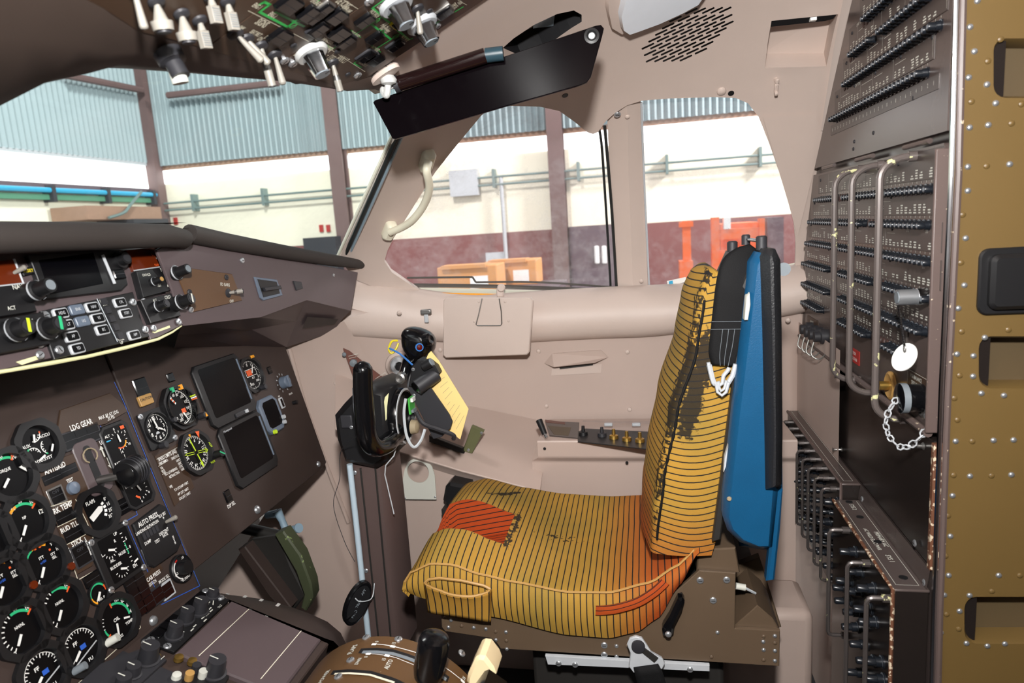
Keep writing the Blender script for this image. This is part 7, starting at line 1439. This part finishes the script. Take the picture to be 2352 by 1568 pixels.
# ================================================================== side console box
ZT = 0.0
cx0 = wl(1230, 963); fe0, fe1 = atY(1234, 1012, 1.66), atY(1520, 1050, 1.66); bk0, bk1 = wl(1230, 963), wl(1560, 968)
con = thing('side_console', 'taupe side console beside the seat with a clear-lidded control recess', 'side console', loc=(fe0.x, 1.66, 0.0))
Xa, Xb = fe0.x, 0.34; fz0 = fe0.z; fz1 = fe0.z - 0.0; bk_z = bk0.z
def quadw(pts, z0, z1, mat, name, parent, fr, ch=0.001):
    q = [fr.px(*p) for p in pts]; ar = sum(q[i-1][0]*q[i][1]-q[i][0]*q[i-1][1] for i in range(len(q)))
    m = MB(); m.prism(q if ar > 0 else list(reversed(q)), z0, z1, mat, ch=ch, T=fr.M); return m.build(name, parent, world=True)
def cpt(x, t, dz=0.0): return Vector((x, lerp(1.66, bk0.y, t), lerp(fz0, bk_z, t) + dz))
CT = Frame(cpt(Xa, 0), (1, 0, 0), cpt(Xa, 1) - cpt(Xa, 0))
m = MB(); A = [cpt(Xa, 1), cpt(Xa, 0), Vector((Xa, 1.66, fz0-0.045)), Vector((Xa-0.02, 1.675, fz0-0.06)), Vector((Xa-0.03, 1.675, 0.0))]; B = [Vector((Xb, p.y, p.z)) for p in A]
m.grid([A, B], 'liner_low'); m.add(A + [Vector((Xa, bk0.y, 0))], [tuple(range(6))], 'liner_low'); m.build('console_shell', con, world=True, bevel=0.004, smooth=False)
for x, y in ((1251, 1030), (1440, 1062)): m = MB(); p = atY(x, y, 1.659); m.lathe([(0.004, 0), (0.004, 0.001), (0, 0.001)], 'black', 10, T=Matrix.Translation(p) @ Matrix.Rotation(math.pi/2, 4, 'X')); m.build('screw_hole', con, world=True)
quadw([(1252, 968), (1330, 972), (1328, 1008), (1262, 1002)], 0, 0.003, 'rack_strip', 'gauge_plate', con, CT)
quadw([(1258, 980), (1312, 984), (1306, 1003), (1272, 1000)], 0.003, 0.0035, 'olive_dark', 'gauge_window', con, CT); quadw([(1252, 966), (1298, 972), (1298, 977), (1253, 972)], 0.003, 0.0036, 'maroon_panel', 'red_print', con, CT, ch=0)
m = MB(); a = atY(1238, 965, 1.69); b = atY(1251, 997, 1.67); m.cyl(a, b, 0.009, 'black', 0.007, 12); lv = m.build('black_lever', con, world=True); m = MB(); m.cyl(b, atY(1256, 1005, 1.665), 0.005, 'chrome'); m.build('lever_ferrule', lv, world=True)
quadw([(1327, 992), (1345, 985), (1600, 998), (1600, 1045), (1327, 1015)], 0.0, 0.002, 'black', 'control_recess', con, CT)
for i, (x, y, c_) in enumerate(((1340, 1000, 'black'), (1383, 1003, 'charcoal'), (1410, 1008, 'gold'), (1440, 1013, 'gold'), (1470, 1016, 'gold'), (1500, 1020, 'gold'))):
    u, v = CT.px(x, y); m = MB(); m.lathe([(0.012, 0), (0.011, 0.008), (0.005, 0.010), (0.004, 0.024), (0, 0.024)], c_, 12); m.build('control_knob', con, loc=None, world=True) if False else m.build('control_knob', con).__setattr__('matrix_basis', WM[con].inverted() @ CT.M @ Matrix.Translation((u, v, 0.002)))
m = MB(); A = [CT.w(*CT.px(x, y), h) for x, y, h in ((1338, 972, 0.004), (1600, 980, 0.004), (1600, 996, 0.03), (1340, 990, 0.03))]; m.add(A, [(0, 1, 2, 3)], 'clear_cover'); m.build('clear_lid', con, world=True)
for x in (1398, 1462): p = CT.w(*CT.px(x, 988), 0.016); m = MB(); m.box((p.x, p.y, p.z), (0.022, 0.012, 0.008), 'light_grey'); m.build('lid_hinge', con, world=True, bevel=0.002)
# mic hook plate and belt end on the side ledge
FM = Frame((0, 1.615, 0), (1, 0, 0), (0, 0, 1)); t = thing('hook_plate', 'cream plate with a large round hole on the side ledge face', 'plate', M_=Matrix.Translation(FM.w(*FM.px(964, 1100))))
c0 = FM.px(964, 1100); q = [FM.px(x, y) for x, y in ((927, 1145), (1003, 1146), (999, 1090), (992, 1068), (975, 1053), (957, 1050), (940, 1058), (930, 1078), (926, 1100))]; hc_ = FM.px(961, 1083)
n_ = 36; f = bez([(a-hc_[0], b-hc_[1]) for a, b in q]); vs = []
for k, z in ((0, 0), (0, 0.003), (1, 0.003), (1, 0)):
    for i in range(n_): a = 2*math.pi*i/n_; r = f(a) if k == 0 else 0.0295; vs.append(FM.w(hc_[0]+r*math.sin(a), hc_[1]+r*math.cos(a), z))
m = MB(); m.add(vs, [(k*n_+i, k*n_+(i+1) % n_, (k+1)*n_+(i+1) % n_, (k+1)*n_+i) for k in range(3) for i in range(n_)], 'off_white'); m.build('plate_body', t, world=True, fixn=True, ang=30)
for x, y in ((931, 1142), (1000, 1140)): dot(ME_RIVET, 'rivet', t, FM.w(*FM.px(x, y), 0.003), 0.003, nrm=(0, -1, 0))
p = atY(1086, 1010, 1.70); t = thing('olive_plate', 'small olive-green plate on the side ledge behind the clipboard', 'plate', loc=p)
yprism([(1062, 1036), (1083, 978), (1111, 990), (1084, 1042)], 1.665, 1.68, 'olive_plate', 'plate_body', t, ch=0.002); yprism([(985, 1000), (1062, 1030), (1065, 1042), (985, 1015)], 1.655, 1.67, 'black', 'black_rail', t, ch=0.002)
for x, y in ((1106, 994), (1076, 1033)): dot(ME_SCREW, 'screw', t, atY(x, y, 1.664), 0.004, nrm=(0, -1, 0))
# ================================================================== first officer's seat
st_ = thing('pilot_seat', 'worn yellow striped pilot seat with blue folded armrest and brown metal base', 'seat', loc=(-0.1, 1.35, 0.0))
SY0, SY1 = 1.15, 1.55
def pl(tab, x):
    if x <= tab[0][0]: return tab[0][1]
    for (a, b), (c, d) in zip(tab, tab[1:]):
        if x <= c: t = (x-a)/(c-a); t = t*t*(3-2*t)*0.5 + t*0.5; return b + (d-b)*t
    return tab[-1][1]
SEAM = [(-0.478, 0.535), (-0.462, 0.560), (-0.417, 0.580), (-0.376, 0.579), (-0.325, 0.562), (-0.261, 0.549), (-0.161, 0.533), (-0.086, 0.535), (-0.013, 0.557), (0.034, 0.590), (0.075, 0.63)]
BOT = [(-0.478, 0.520), (-0.44, 0.507), (-0.31, 0.476), (-0.165, 0.446), (-0.09, 0.444), (-0.04, 0.458), (0.0, 0.488), (0.04, 0.555), (0.075, 0.62)]
FARZ = [(-0.478, 0.545), (-0.45, 0.580), (-0.40, 0.592), (-0.314, 0.571), (-0.21, 0.556), (-0.1, 0.551), (-0.01, 0.556), (0.075, 0.60)]
XS = sorted([-0.478 + 0.553*i/70 for i in range(71)] + [-0.3006, -0.2994]); m = MB(); m.st = []; NX = len(XS)-1; P = []; rnd = random.Random(2)
def hsh(a): return math.sin(a*12.9898)*0.5+0.5
N0, N1 = 1.250, 1.378
YS = [1.15, 1.153, 1.158, 1.166] + [1.175 + (N0-0.008-1.175)*i/7 for i in range(8)] + [N0-0.0006, N0+0.0006, N0+0.0018] + [N0+0.008 + (N1-N0-0.016)*i/9 for i in range(10)] + [N1-0.0018, N1-0.0006, N1+0.0006] + [N1+0.008 + (1.53-N1-0.008)*i/12 for i in range(13)] + [1.54, 1.547, 1.55]
for i in range(NX+1):
    X = XS[i]; row = []
    fr = min(1.0, max(0.0, (X+0.478)/0.03)); zs, zf = pl(SEAM, X), pl(FARZ, X); zb = pl(BOT, X)
    # near side skirt
    for k in range(5):
        t = k/5; z = lerp(zb, zs, t); bul = 0.010*math.sin(math.pi*t); row.append((Vector((X, SY0 - bul - 0.002, z)), (X, max(0, min(1, (X+0.10)/0.10))*0.85*(1.15-t*0.5), 0)))
    for Y in YS:
        t = (Y-SY0)/(SY1-SY0); z = lerp(zs, zf, t) + 0.026*math.sin(math.pi*t)**0.6*(0.45 + 0.55*max(0, min(1, (-0.25-X)/0.1)))
        z -= 0.012*math.exp(-((X+0.16)/0.14)**2)*math.sin(math.pi*t)
        org = max(0, min(1, (X+0.12)/0.12))*0.85; d = 0.0; s = X
        if X < -0.30 and N0 < Y < N1:
            org = 1.0; s = Y + 0.3; d = 0.25*max(0, (-0.38-X)/0.1)
            zfl = 0.517 + 0.20*(X+0.42) - 0.5*max(0, -0.43-X)
            if N0+0.001 < Y < N1-0.001: z = zfl
            else: s += (z-zfl)*(1 if Y > 1.3 else -1)
        else:
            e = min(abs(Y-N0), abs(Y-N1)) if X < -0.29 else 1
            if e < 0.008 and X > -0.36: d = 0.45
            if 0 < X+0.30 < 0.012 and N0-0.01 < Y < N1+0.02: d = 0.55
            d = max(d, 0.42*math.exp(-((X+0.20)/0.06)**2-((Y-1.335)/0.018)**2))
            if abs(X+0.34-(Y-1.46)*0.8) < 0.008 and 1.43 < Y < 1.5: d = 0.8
        if X < -0.45: z = lerp(zb+0.02, z, math.sqrt(fr)); d = max(d, 0.12)
        row.append((Vector((X, Y, z)), (s, org, d)))
    for k in range(1, 5): t = k/4; row.append((Vector((X, SY1+0.002, lerp(zf, zb, t))), (X, 0.3, 0)))
    P.append(row)
# rounded front nose closed down to the base
nose = []
for k in range(1, 4): nose.append([(p + Vector((0.004*k, 0, -(p.z-0.515)*k/3.0)), (s[0]-0.012*k, s[1], 0.2)) for p, s in P[0]])
P = list(reversed(nose)) + P
m.grid([[a for a, b in r] for r in P], 'cloth'); m.st = [b for r in P for a, b in r]; cu = m.build('seat_cushion', st_, world=True, ang=50)
# piping along the near seam, hem
for dz, nm in ((0.001, 'seam_piping'),):
    m = MB(); m.tube([Vector((-0.474+0.54*i/40, SY0-0.004, pl(SEAM, -0.474+0.54*i/40)+dz)) for i in range(41)], 0.0022, 'ind_gold', 6); m.build(nm, cu, world=True)
# pouch on the near side
def yq(x, y, Y=1.14): return atY(x, y, Y)
rim_t = [(976, 1338), (985, 1330), (1010, 1327), (1060, 1333), (1110, 1344), (1126, 1352)]; bot_t = [(985, 1404), (1000, 1408), (1030, 1412), (1070, 1418), (1105, 1424), (1127, 1427)]
m = MB(); m.st = []; rows = []
for i in range(21):
    a, b = polyat(rim_t, i/20), polyat(bot_t, i/20); r = []; w_ = math.sin(math.pi*i/20)**0.6
    for k in range(11):
        t = k/10; q = a.lerp(b, t) + Vector((0, 36*w_*(1-t)**2)); bul = 0.026*w_*(1-0.7*t) + 0.005; r.append((atY(q.x, q.y, 1.142-bul), (lerp(-0.425, -0.31, i/20), 0.08, 0.10*(1-t))))
    rows.append(r)
m.grid([[a for a, b in r] for r in rows], 'cloth'); m.st = [b for r in rows for a, b in r]; po = m.build('side_pouch', cu, world=True, solid=0.003)
m = MB(); m.tube([r[0][0] for r in rows], 0.0028, 'ind_gold', 6); m.build('pouch_rim', cu, world=True)
m = MB(); m.tube([atY(*p, 1.134) for p in rim_t], 0.0028, 'ind_gold', 6); m.build('pouch_rim', cu, world=True)
# fabric carry strap
ST = spl([(1368, 1402), (1385, 1402), (1420, 1397), (1465, 1383), (1500, 1362), (1522, 1343), (1528, 1336)], 4)
m = MB(); m.st = []; rows = []
for i, p in enumerate(ST):
    d = (ST[min(i+1, len(ST)-1)] - ST[max(i-1, 0)]).normalized(); n_ = Vector((-d.y, d.x)); r = []; lift = 0.004 + 0.008*math.sin(math.pi*i/(len(ST)-1))
    for k, (s, h) in enumerate(((-12, 0), (-10, 1), (0, 1.15), (10, 1), (12, 0))): q = p + n_*s; r.append((atY(q.x, q.y, 1.139 - lift*h), ((k*0.0118+0.003), 0.95, 0)))
    rows.append(r)
m.grid([[a for a, b in r] for r in rows], 'cloth'); m.st = [b for r in rows for a, b in r]; m.build('carry_strap', cu, world=True)
# ---- backrest
FRX = [(0.60, -0.006), (0.642, -0.009), (0.751, 0.006), (0.868, 0.031), (0.98, 0.066), (1.06, 0.079), (1.11, 0.094)]
BKX = [(0.60, 0.098), (0.632, 0.100), (0.806, 0.120), (0.94, 0.137), (1.02, 0.130), (1.11, 0.118)]
m = MB(); m.st = []; NZ = 72; rows = []
for i in range(NZ+1):
    z = 0.612 + 0.490*i/NZ; xf, xb = pl(FRX, z), pl(BKX, z); t_ = max(0, (z-1.055)/0.055); y1 = 1.50 - 0.15*max(0, min(1, (z-0.93)/0.18))**1.5
    sh = 0.006*t_**2; wob = 0.004*math.sin(z*60)*max(0, (0.72-z)/0.1)
    r = 0.018; pts = []
    for k in range(9): pts.append((lerp(xb, xf+r*0.8, k/8), 1.150 - 0.006*math.sin(math.pi*k/8), k/8, 'n'))
    for k in range(1, 5): a = k/4*math.pi/2; pts.append((xf+r*0.8-r*0.8*math.sin(a), 1.150+r*(1-math.cos(a)), 1, 'c'))
    for k in range(1, 13): tt = k/12; pts.append((xf - 0.018*math.sin(math.pi*tt), lerp(1.150+r, y1-r, tt), tt, 'f'))
    for k in range(1, 5): a = k/4*math.pi/2; pts.append((xf+r*(1-math.cos(a)), y1-r+r*math.sin(a), 1, 'c2'))
    pts.append((xb, y1, 1, 'b')); pts.append((xb, 1.150, 0, 'bb')); row = []
    for x, y, u, w_ in pts:
        if t_ > 0: c0 = (lerp(xf, xb, 0.6), 1.26); x = lerp(x, c0[0], 0.16*t_**3); y = lerp(y, c0[1], 0.05*t_**3)
        d = 0.0
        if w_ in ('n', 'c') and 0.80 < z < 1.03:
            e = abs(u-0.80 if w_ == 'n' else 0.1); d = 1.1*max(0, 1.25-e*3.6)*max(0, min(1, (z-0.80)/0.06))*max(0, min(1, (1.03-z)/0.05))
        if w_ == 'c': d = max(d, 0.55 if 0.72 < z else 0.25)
        row.append((Vector((x + wob, y, z)), (z + (0.012*math.sin(x*25) if w_ == 'n' else 0), max(0, min(1, (0.70-z)/0.10))*0.55 + (0.35 if w_ == 'f' and z < 0.72 else 0), d)))
    rows.append(row)
cap = [(Vector((0.098 + (p.x-0.098)*0.5, 1.25+(p.y-1.25)*0.75, 1.109)), s) for p, s in rows[-1]]; cap2 = [(Vector((0.098, 1.25 + (p.y-1.25)*0.3, 1.110)), s) for p, s in rows[-1]]
capb = [(Vector((0.05, 1.33, 0.607)), s) for p, s in rows[0]]
rows = [capb] + rows + [cap, cap2]
m.grid([[a for a, b in r] for r in rows], 'cloth'); m.st = [b for r in rows for a, b in r]; bk = m.build('backrest_cushion', st_, world=True, ang=60)
m = MB(); m.tube([Vector((pl(FRX, z)+0.012, 1.148, z)) for z in [0.64+0.42*i/40 for i in range(41)]], [0.0016+0.0014*hsh(i*1.7) for i in range(41)], 'webbing', 6); m.build('front_seam', bk, world=True)
# ---- dark back frame, blue folded armrest, leather pad
yprism([(1700, 660), (1728, 600), (1740, 620), (1712, 800), (1690, 950), (1672, 1120), (1655, 1240), (1636, 1245), (1655, 1100), (1680, 900)], 1.135, 1.50, 'seat_dark', 'back_frame', st_, ch=0.003)
yprism([(1757, 600), (1795, 620), (1800, 1130), (1770, 1270), (1700, 1260), (1690, 900)], 1.20, 1.50, 'blue_vinyl', 'back_shell', st_, ch=0.01)
ar = yprism([(1726, 604), (1744, 580), (1764, 584), (1774, 700), (1782, 900), (1790, 1130), (1776, 1262), (1742, 1267), (1700, 1250), (1672, 1222), (1661, 1190), (1664, 1140), (1686, 940), (1708, 760)], 1.10, 1.16, 'blue_vinyl', 'folded_armrest', st_, ch=0.010, ang=60)
yprism([(1750, 592), (1760, 573), (1784, 572), (1796, 598), (1799, 760), (1801, 1000), (1799, 1118), (1788, 1131), (1762, 1130), (1760, 1000), (1755, 760)], 1.082, 1.165, 'black_leather', 'arm_pad', st_, ch=0.012, ang=60)
yprism([(1774, 1130), (1799, 1126), (1792, 1220), (1779, 1334), (1760, 1336), (1770, 1240)], 1.11, 1.13, 'blue_vinyl', 'arm_tail', st_, ch=0.004)
for x, y in ((1675, 1145),): m = MB(); p = atY(x, y, 1.099); m.lathe([(0.004, 0), (0.003, 0.002), (0, 0.002)], 'kraft', 10, T=Matrix.Translation(p) @ Matrix.Rotation(math.pi/2, 4, 'X')); m.build('arm_stud', ar, world=True)
yprism([(1715, 682), (1722, 672), (1724, 700), (1718, 735), (1710, 735)], 1.098, 1.12, 'off_white', 'arm_scale', st_, ch=0.001); yprism([(1664, 1050), (1676, 1010), (1673, 1060), (1662, 1085)], 1.12, 1.13, 'light_grey', 'arm_bracket', st_, ch=0.001)
for (x, y0, y1, r, Y) in ((1749, 574, 544, 0.0085, 1.14), (1713, 562, 541, 0.007, 1.20), (1682, 578, 556, 0.009, 1.26)):
    m = MB(); m.cyl(atY(x, y0, Y), atY(x, y1, Y), r, 'charcoal', n=16); m.lathe([(r, 0), (r*0.7, 0.002), (0, 0.002)], 'charcoal', 16, T=Matrix.Translation(atY(x, y1, Y))); m.build('headrest_post', st_, world=True)
m = MB(); m.cyl(atY(1714, 549, 1.20), atY(1747, 553, 1.14), 0.003, 'chrome'); m.build('headrest_bar', st_, world=True)
m = MB(); p = atY(1800, 618, 1.15); m.lathe([(0.0105, -0.002), (0.0105, 0.002), (0, 0.002)], 'grey', 20, T=Matrix.Translation(p) @ Matrix.Rotation(math.pi/2, 4, 'X')); m.build('adjuster_disc', st_, world=True)
# ---- harness strap and buckle
Lf = spl([(1722, 560), (1690, 570), (1660, 595), (1645, 645), (1636, 720), (1629, 785), (1628, 812), (1636, 838)], 4); Rt = spl([(1741, 574), (1732, 590), (1728, 615), (1724, 655), (1719, 720), (1710, 785), (1702, 815), (1690, 840)], 4)
m = MB(); rows = []
for i, (a, b) in enumerate(zip(Lf, Rt)):
    t = i/(len(Lf)-1); Y = lerp(1.16, 1.136, min(1, t*2.2)); rows.append([atY(*a.lerp(b, k/6), Y - 0.003*math.sin(math.pi*k/6)) for k in range(7)])
m.grid(rows, 'webbing'); hs = m.build('harness_strap', st_, world=True, solid=0.003)
m = MB()
for k in (2, 3, 4): m.tube([r[k] + Vector((0, -0.0025, 0)) for r in rows[18:]], 0.0004, 'grey', 4)
for i in (17, 18): m.tube([p + Vector((0, -0.0025, 0)) for p in rows[i]], 0.0004, 'grey', 4)
m.build('strap_stitching', hs, world=True, kind='stuff')
def tubeY(pts, Y, r, mat, name, parent, closed=False): m = MB(); m.tube([atY(x, y, Y) for x, y in pts], r, mat, 7, closed=closed); return m.build(name, parent, world=True)
tubeY([(1627, 832), (1634, 865), (1640, 882), (1650, 886), (1659, 880), (1662, 862), (1672, 850), (1675, 844)], 1.130, 0.0032, 'light_grey', 'buckle_hook', hs); tubeY([(1690, 836), (1683, 862), (1672, 880)], 1.130, 0.004, 'light_grey', 'buckle_hook', hs); tubeY([(1629, 838), (1636, 868), (1640, 880)], 1.129, 0.0045, 'light_grey', 'buckle_hook', hs)
tubeY([(1644, 878), (1648, 900), (1658, 908), (1668, 900), (1674, 878), (1669, 874), (1664, 892), (1656, 898), (1651, 888), (1650, 876)], 1.127, 0.0026, 'light_grey', 'buckle_ring', hs, True)
# ---- metal base
side = [(1012, 1400), (1080, 1385), (1200, 1390), (1300, 1400), (1450, 1410), (1545, 1365), (1606, 1310), (1690, 1316), (1688, 1443), (1792, 1448), (1790, 1530), (1150, 1490), (1140, 1476), (1128, 1466), (1022, 1450), (1014, 1440)]
bs = yprism(side, 1.158, 1.166, 'seat_metal', 'side_plate', st_, ch=0.0015)
yprism([(1060, 1400), (1300, 1420), (1500, 1420), (1640, 1330), (1690, 1330), (1688, 1443), (1780, 1448), (1780, 1524), (1160, 1486)], 1.175, 1.55, 'seat_dark', 'seat_pan', st_, ch=0.003)
yprism([(1600, 1312), (1604, 1262), (1690, 1258), (1700, 1316)], 1.168, 1.50, 'seat_metal', 'back_hinge_box', st_, ch=0.003); yprism([(1690, 1300), (1745, 1280), (1795, 1440), (1775, 1447), (1740, 1440), (1738, 1395), (1690, 1390)], 1.32, 1.34, 'seat_metal', 'rear_bracket', st_, ch=0.002); yprism([(1688, 1436), (1740, 1390), (1775, 1420), (1792, 1448), (1790, 1470), (1688, 1462)], 1.167, 1.30, 'seat_metal', 'rear_tray', st_, ch=0.002)
RVS = [(1022,1418),(1036,1424),(1030,1440),(1060,1437),(1088,1441),(1116,1444),(1138,1450),(1162,1451),(1139,1469),(1163,1471),(1141,1489),(1164,1490),(1109,1428),(1388,1481),(1416,1483),(1440,1483),(1416,1507),(1388,1503),(1754,1461),(1780,1460),(1753,1473),(1780,1476),(1754,1492),(1780,1494),(1754,1515),(1780,1517),(1608,1332),(1669,1331),(1638,1378),(1648,1452),(1634,1508)]
for i, (x, y) in enumerate(RVS): dot(ME_SCREW if i in (13, 17, 26, 27, 28) else (ME_RIVET if i % 3 else ME_RIVET_S), 'rivet', bs, atY(x, y, 1.1577), 0.0062 if i in (13, 17, 26, 27, 28) else 0.0038, nrm=(0, -1, 0))
lv = yprism([(1521, 1448), (1524, 1440), (1538, 1418), (1552, 1388), (1558, 1376), (1568, 1374), (1573, 1382), (1566, 1408), (1550, 1440), (1547, 1458), (1536, 1468), (1524, 1462)], 1.134, 1.155, 'black_gloss', 'recline_lever', st_, ch=0.005); dot(ME_RIVET, 'rivet', lv, atY(1535, 1456, 1.133), 0.006, nrm=(0, -1, 0)); dot(ME_SCREW, 'screw', bs, atY(1546, 1398, 1.157), 0.004, nrm=(0, -1, 0))
ra = yprism([(1252, 1506), (1630, 1528), (1630, 1542), (1258, 1526)], 1.150, 1.158, 'light_grey', 'adjust_rail', st_, ch=0.001)
for x, y in ((1283, 1523), (1321, 1526), (1585, 1537)): dot(ME_SCREW, 'screw', ra, atY(x, y, 1.149), 0.0055, nrm=(0, -1, 0))
an = yprism([(1440, 1480), (1446, 1467), (1460, 1462), (1474, 1466), (1484, 1480), (1495, 1498), (1520, 1512), (1527, 1524), (1522, 1536), (1508, 1540), (1462, 1545), (1455, 1545), (1444, 1530), (1448, 1500)], 1.122, 1.128, 'light_grey', 'belt_anchor', st_, ch=0.0015)
p = atY(1466, 1483, 1.121); m = MB(); m.lathe([(0.012, 0), (0.012, 0.004), (0.008, 0.005), (0, 0.005)], 'charcoal', 18, T=Matrix.Translation(p) @ Matrix.Rotation(math.pi/2, 4, 'X')); m.build('anchor_bolt', an, world=True); yprism([(1471, 1496), (1482, 1490), (1512, 1512), (1503, 1522)], 1.119, 1.122, 'seat_dark', 'anchor_latch', an, ch=0.0005)
m = MB(); rows = [[atY(lerp(a, b, k/4), lerp(c, d, k/4), 1.118) for k in range(5)] for a, b, c, d in ((1455, 1512, 1534, 1526), (1460, 1522, 1555, 1545), (1470, 1532, 1590, 1580), (1480, 1540, 1640, 1630))]; m.grid(rows, 'webbing'); m.build('lap_belt', st_, world=True, solid=0.003)
# far-side black pad and pedestal foot
yprism([(1016, 1150), (1022, 1118), (1032, 1109), (1075, 1118), (1075, 1165), (1030, 1170)], 1.57, 1.66, 'black', 'far_arm_pad', st_, ch=0.008); m = MB(); p = atY(1045, 1150, 1.60); m.box2((p.x-0.02, 1.545, 0.50), (p.x+0.02, 1.62, p.z), 'seat_dark'); m.build('far_arm_link', st_, world=True)
m = MB(); m.box2((-0.25, 1.22, 0.0), (0.12, 1.48, 0.37), 'seat_dark'); m.build('seat_foot', st_, world=True, bevel=0.01)
m = MB(); m.tube([atY(1690, 1345, 1.2), atY(1712, 1350, 1.2), atY(1735, 1362, 1.21)], 0.0025, 'wire_grey', 6); m.cyl(atY(1690, 1345, 1.2), atY(1712, 1349, 1.2), 0.006, 'off_white'); m.build('release_cable', st_, world=True)
# ================================================================== floor, closing shell
m = MB(); m.box2((-1.4, -0.4, -0.03), (1.3, 2.0, 0.0), 'dark_floor'); struct(m.build('floor', smooth=False))
def shell(y_from, y_to, X0, X1, mat, name, off=0.05):
    rows = []
    for i in range(13):
        X = lerp(X0, X1, i/12); a, b, n = sect(X); a += off; b += off; r = []
        for k in range(25):
            dy = lerp(y_from, lerp(y_to, y_to+0.25, max(0, min(1, (X+0.5)/0.4))), k/24) - 0.8; s = min(1.0, abs(dy)/a); r.append(Vector((X, 0.8+dy, 0.7 + b*(1 - s**n)**(1/n))))
        rows.append(r)
    m = MB(); m.grid(rows, mat); return struct(m.build(name, ang=60))
shell(-0.39, 1.30, -0.50, 1.3, 'liner', 'ceiling')
m = MB(); m.grid([[Vector((X, -0.36, z)) for z in (0.0, 0.45, 0.9)] for X in (-1.4, -0.4, 0.4, 1.3)], 'liner_low'); m.grid([[Vector((X, -0.36, 0.9)), Vector((X, -0.34, 1.0))] for X in (-1.4, 1.3)], 'liner_low'); struct(m.build('wall_left'))
m = MB(); m.box2((-1.45, -0.4, 0.0), (-1.40, 2.1, 1.23), 'rack_dark'); struct(m.build('wall_front', smooth=False))
m = MB(); m.box2((1.28, -0.4, 0.0), (1.33, 1.2, 1.9), 'liner'); struct(m.build('wall_cabin', smooth=False))
m = MB(); m.box2((0.42, -0.4, 0.0), (0.47, 0.42, 1.75), 'rack_dark'); struct(m.build('wall_port_rack', smooth=False))
# lower fairing by the rack
m = MB(); m.box2((0.14, 1.50, 0.0), (0.345, 1.66, 0.30), 'liner_low'); fz = struct(m.build('trim_3', bevel=0.02, label='taupe floor fairing beside the lower breaker boxes'))
m = MB(); m.grid([[Vector((0.39, 1.5, z)), Vector((0.39, 2.0, z))] for z in (0, 0.45, 0.9)], 'liner_low'); struct(m.build('trim_4'))
m = MB(); m.box2((0.50, 1.07, 0.0), (1.3, 1.12, 1.8), 'rack_dark'); struct(m.build('wall_light_stop', smooth=False))  # unseen wall added to stop outside light entering behind the doorway
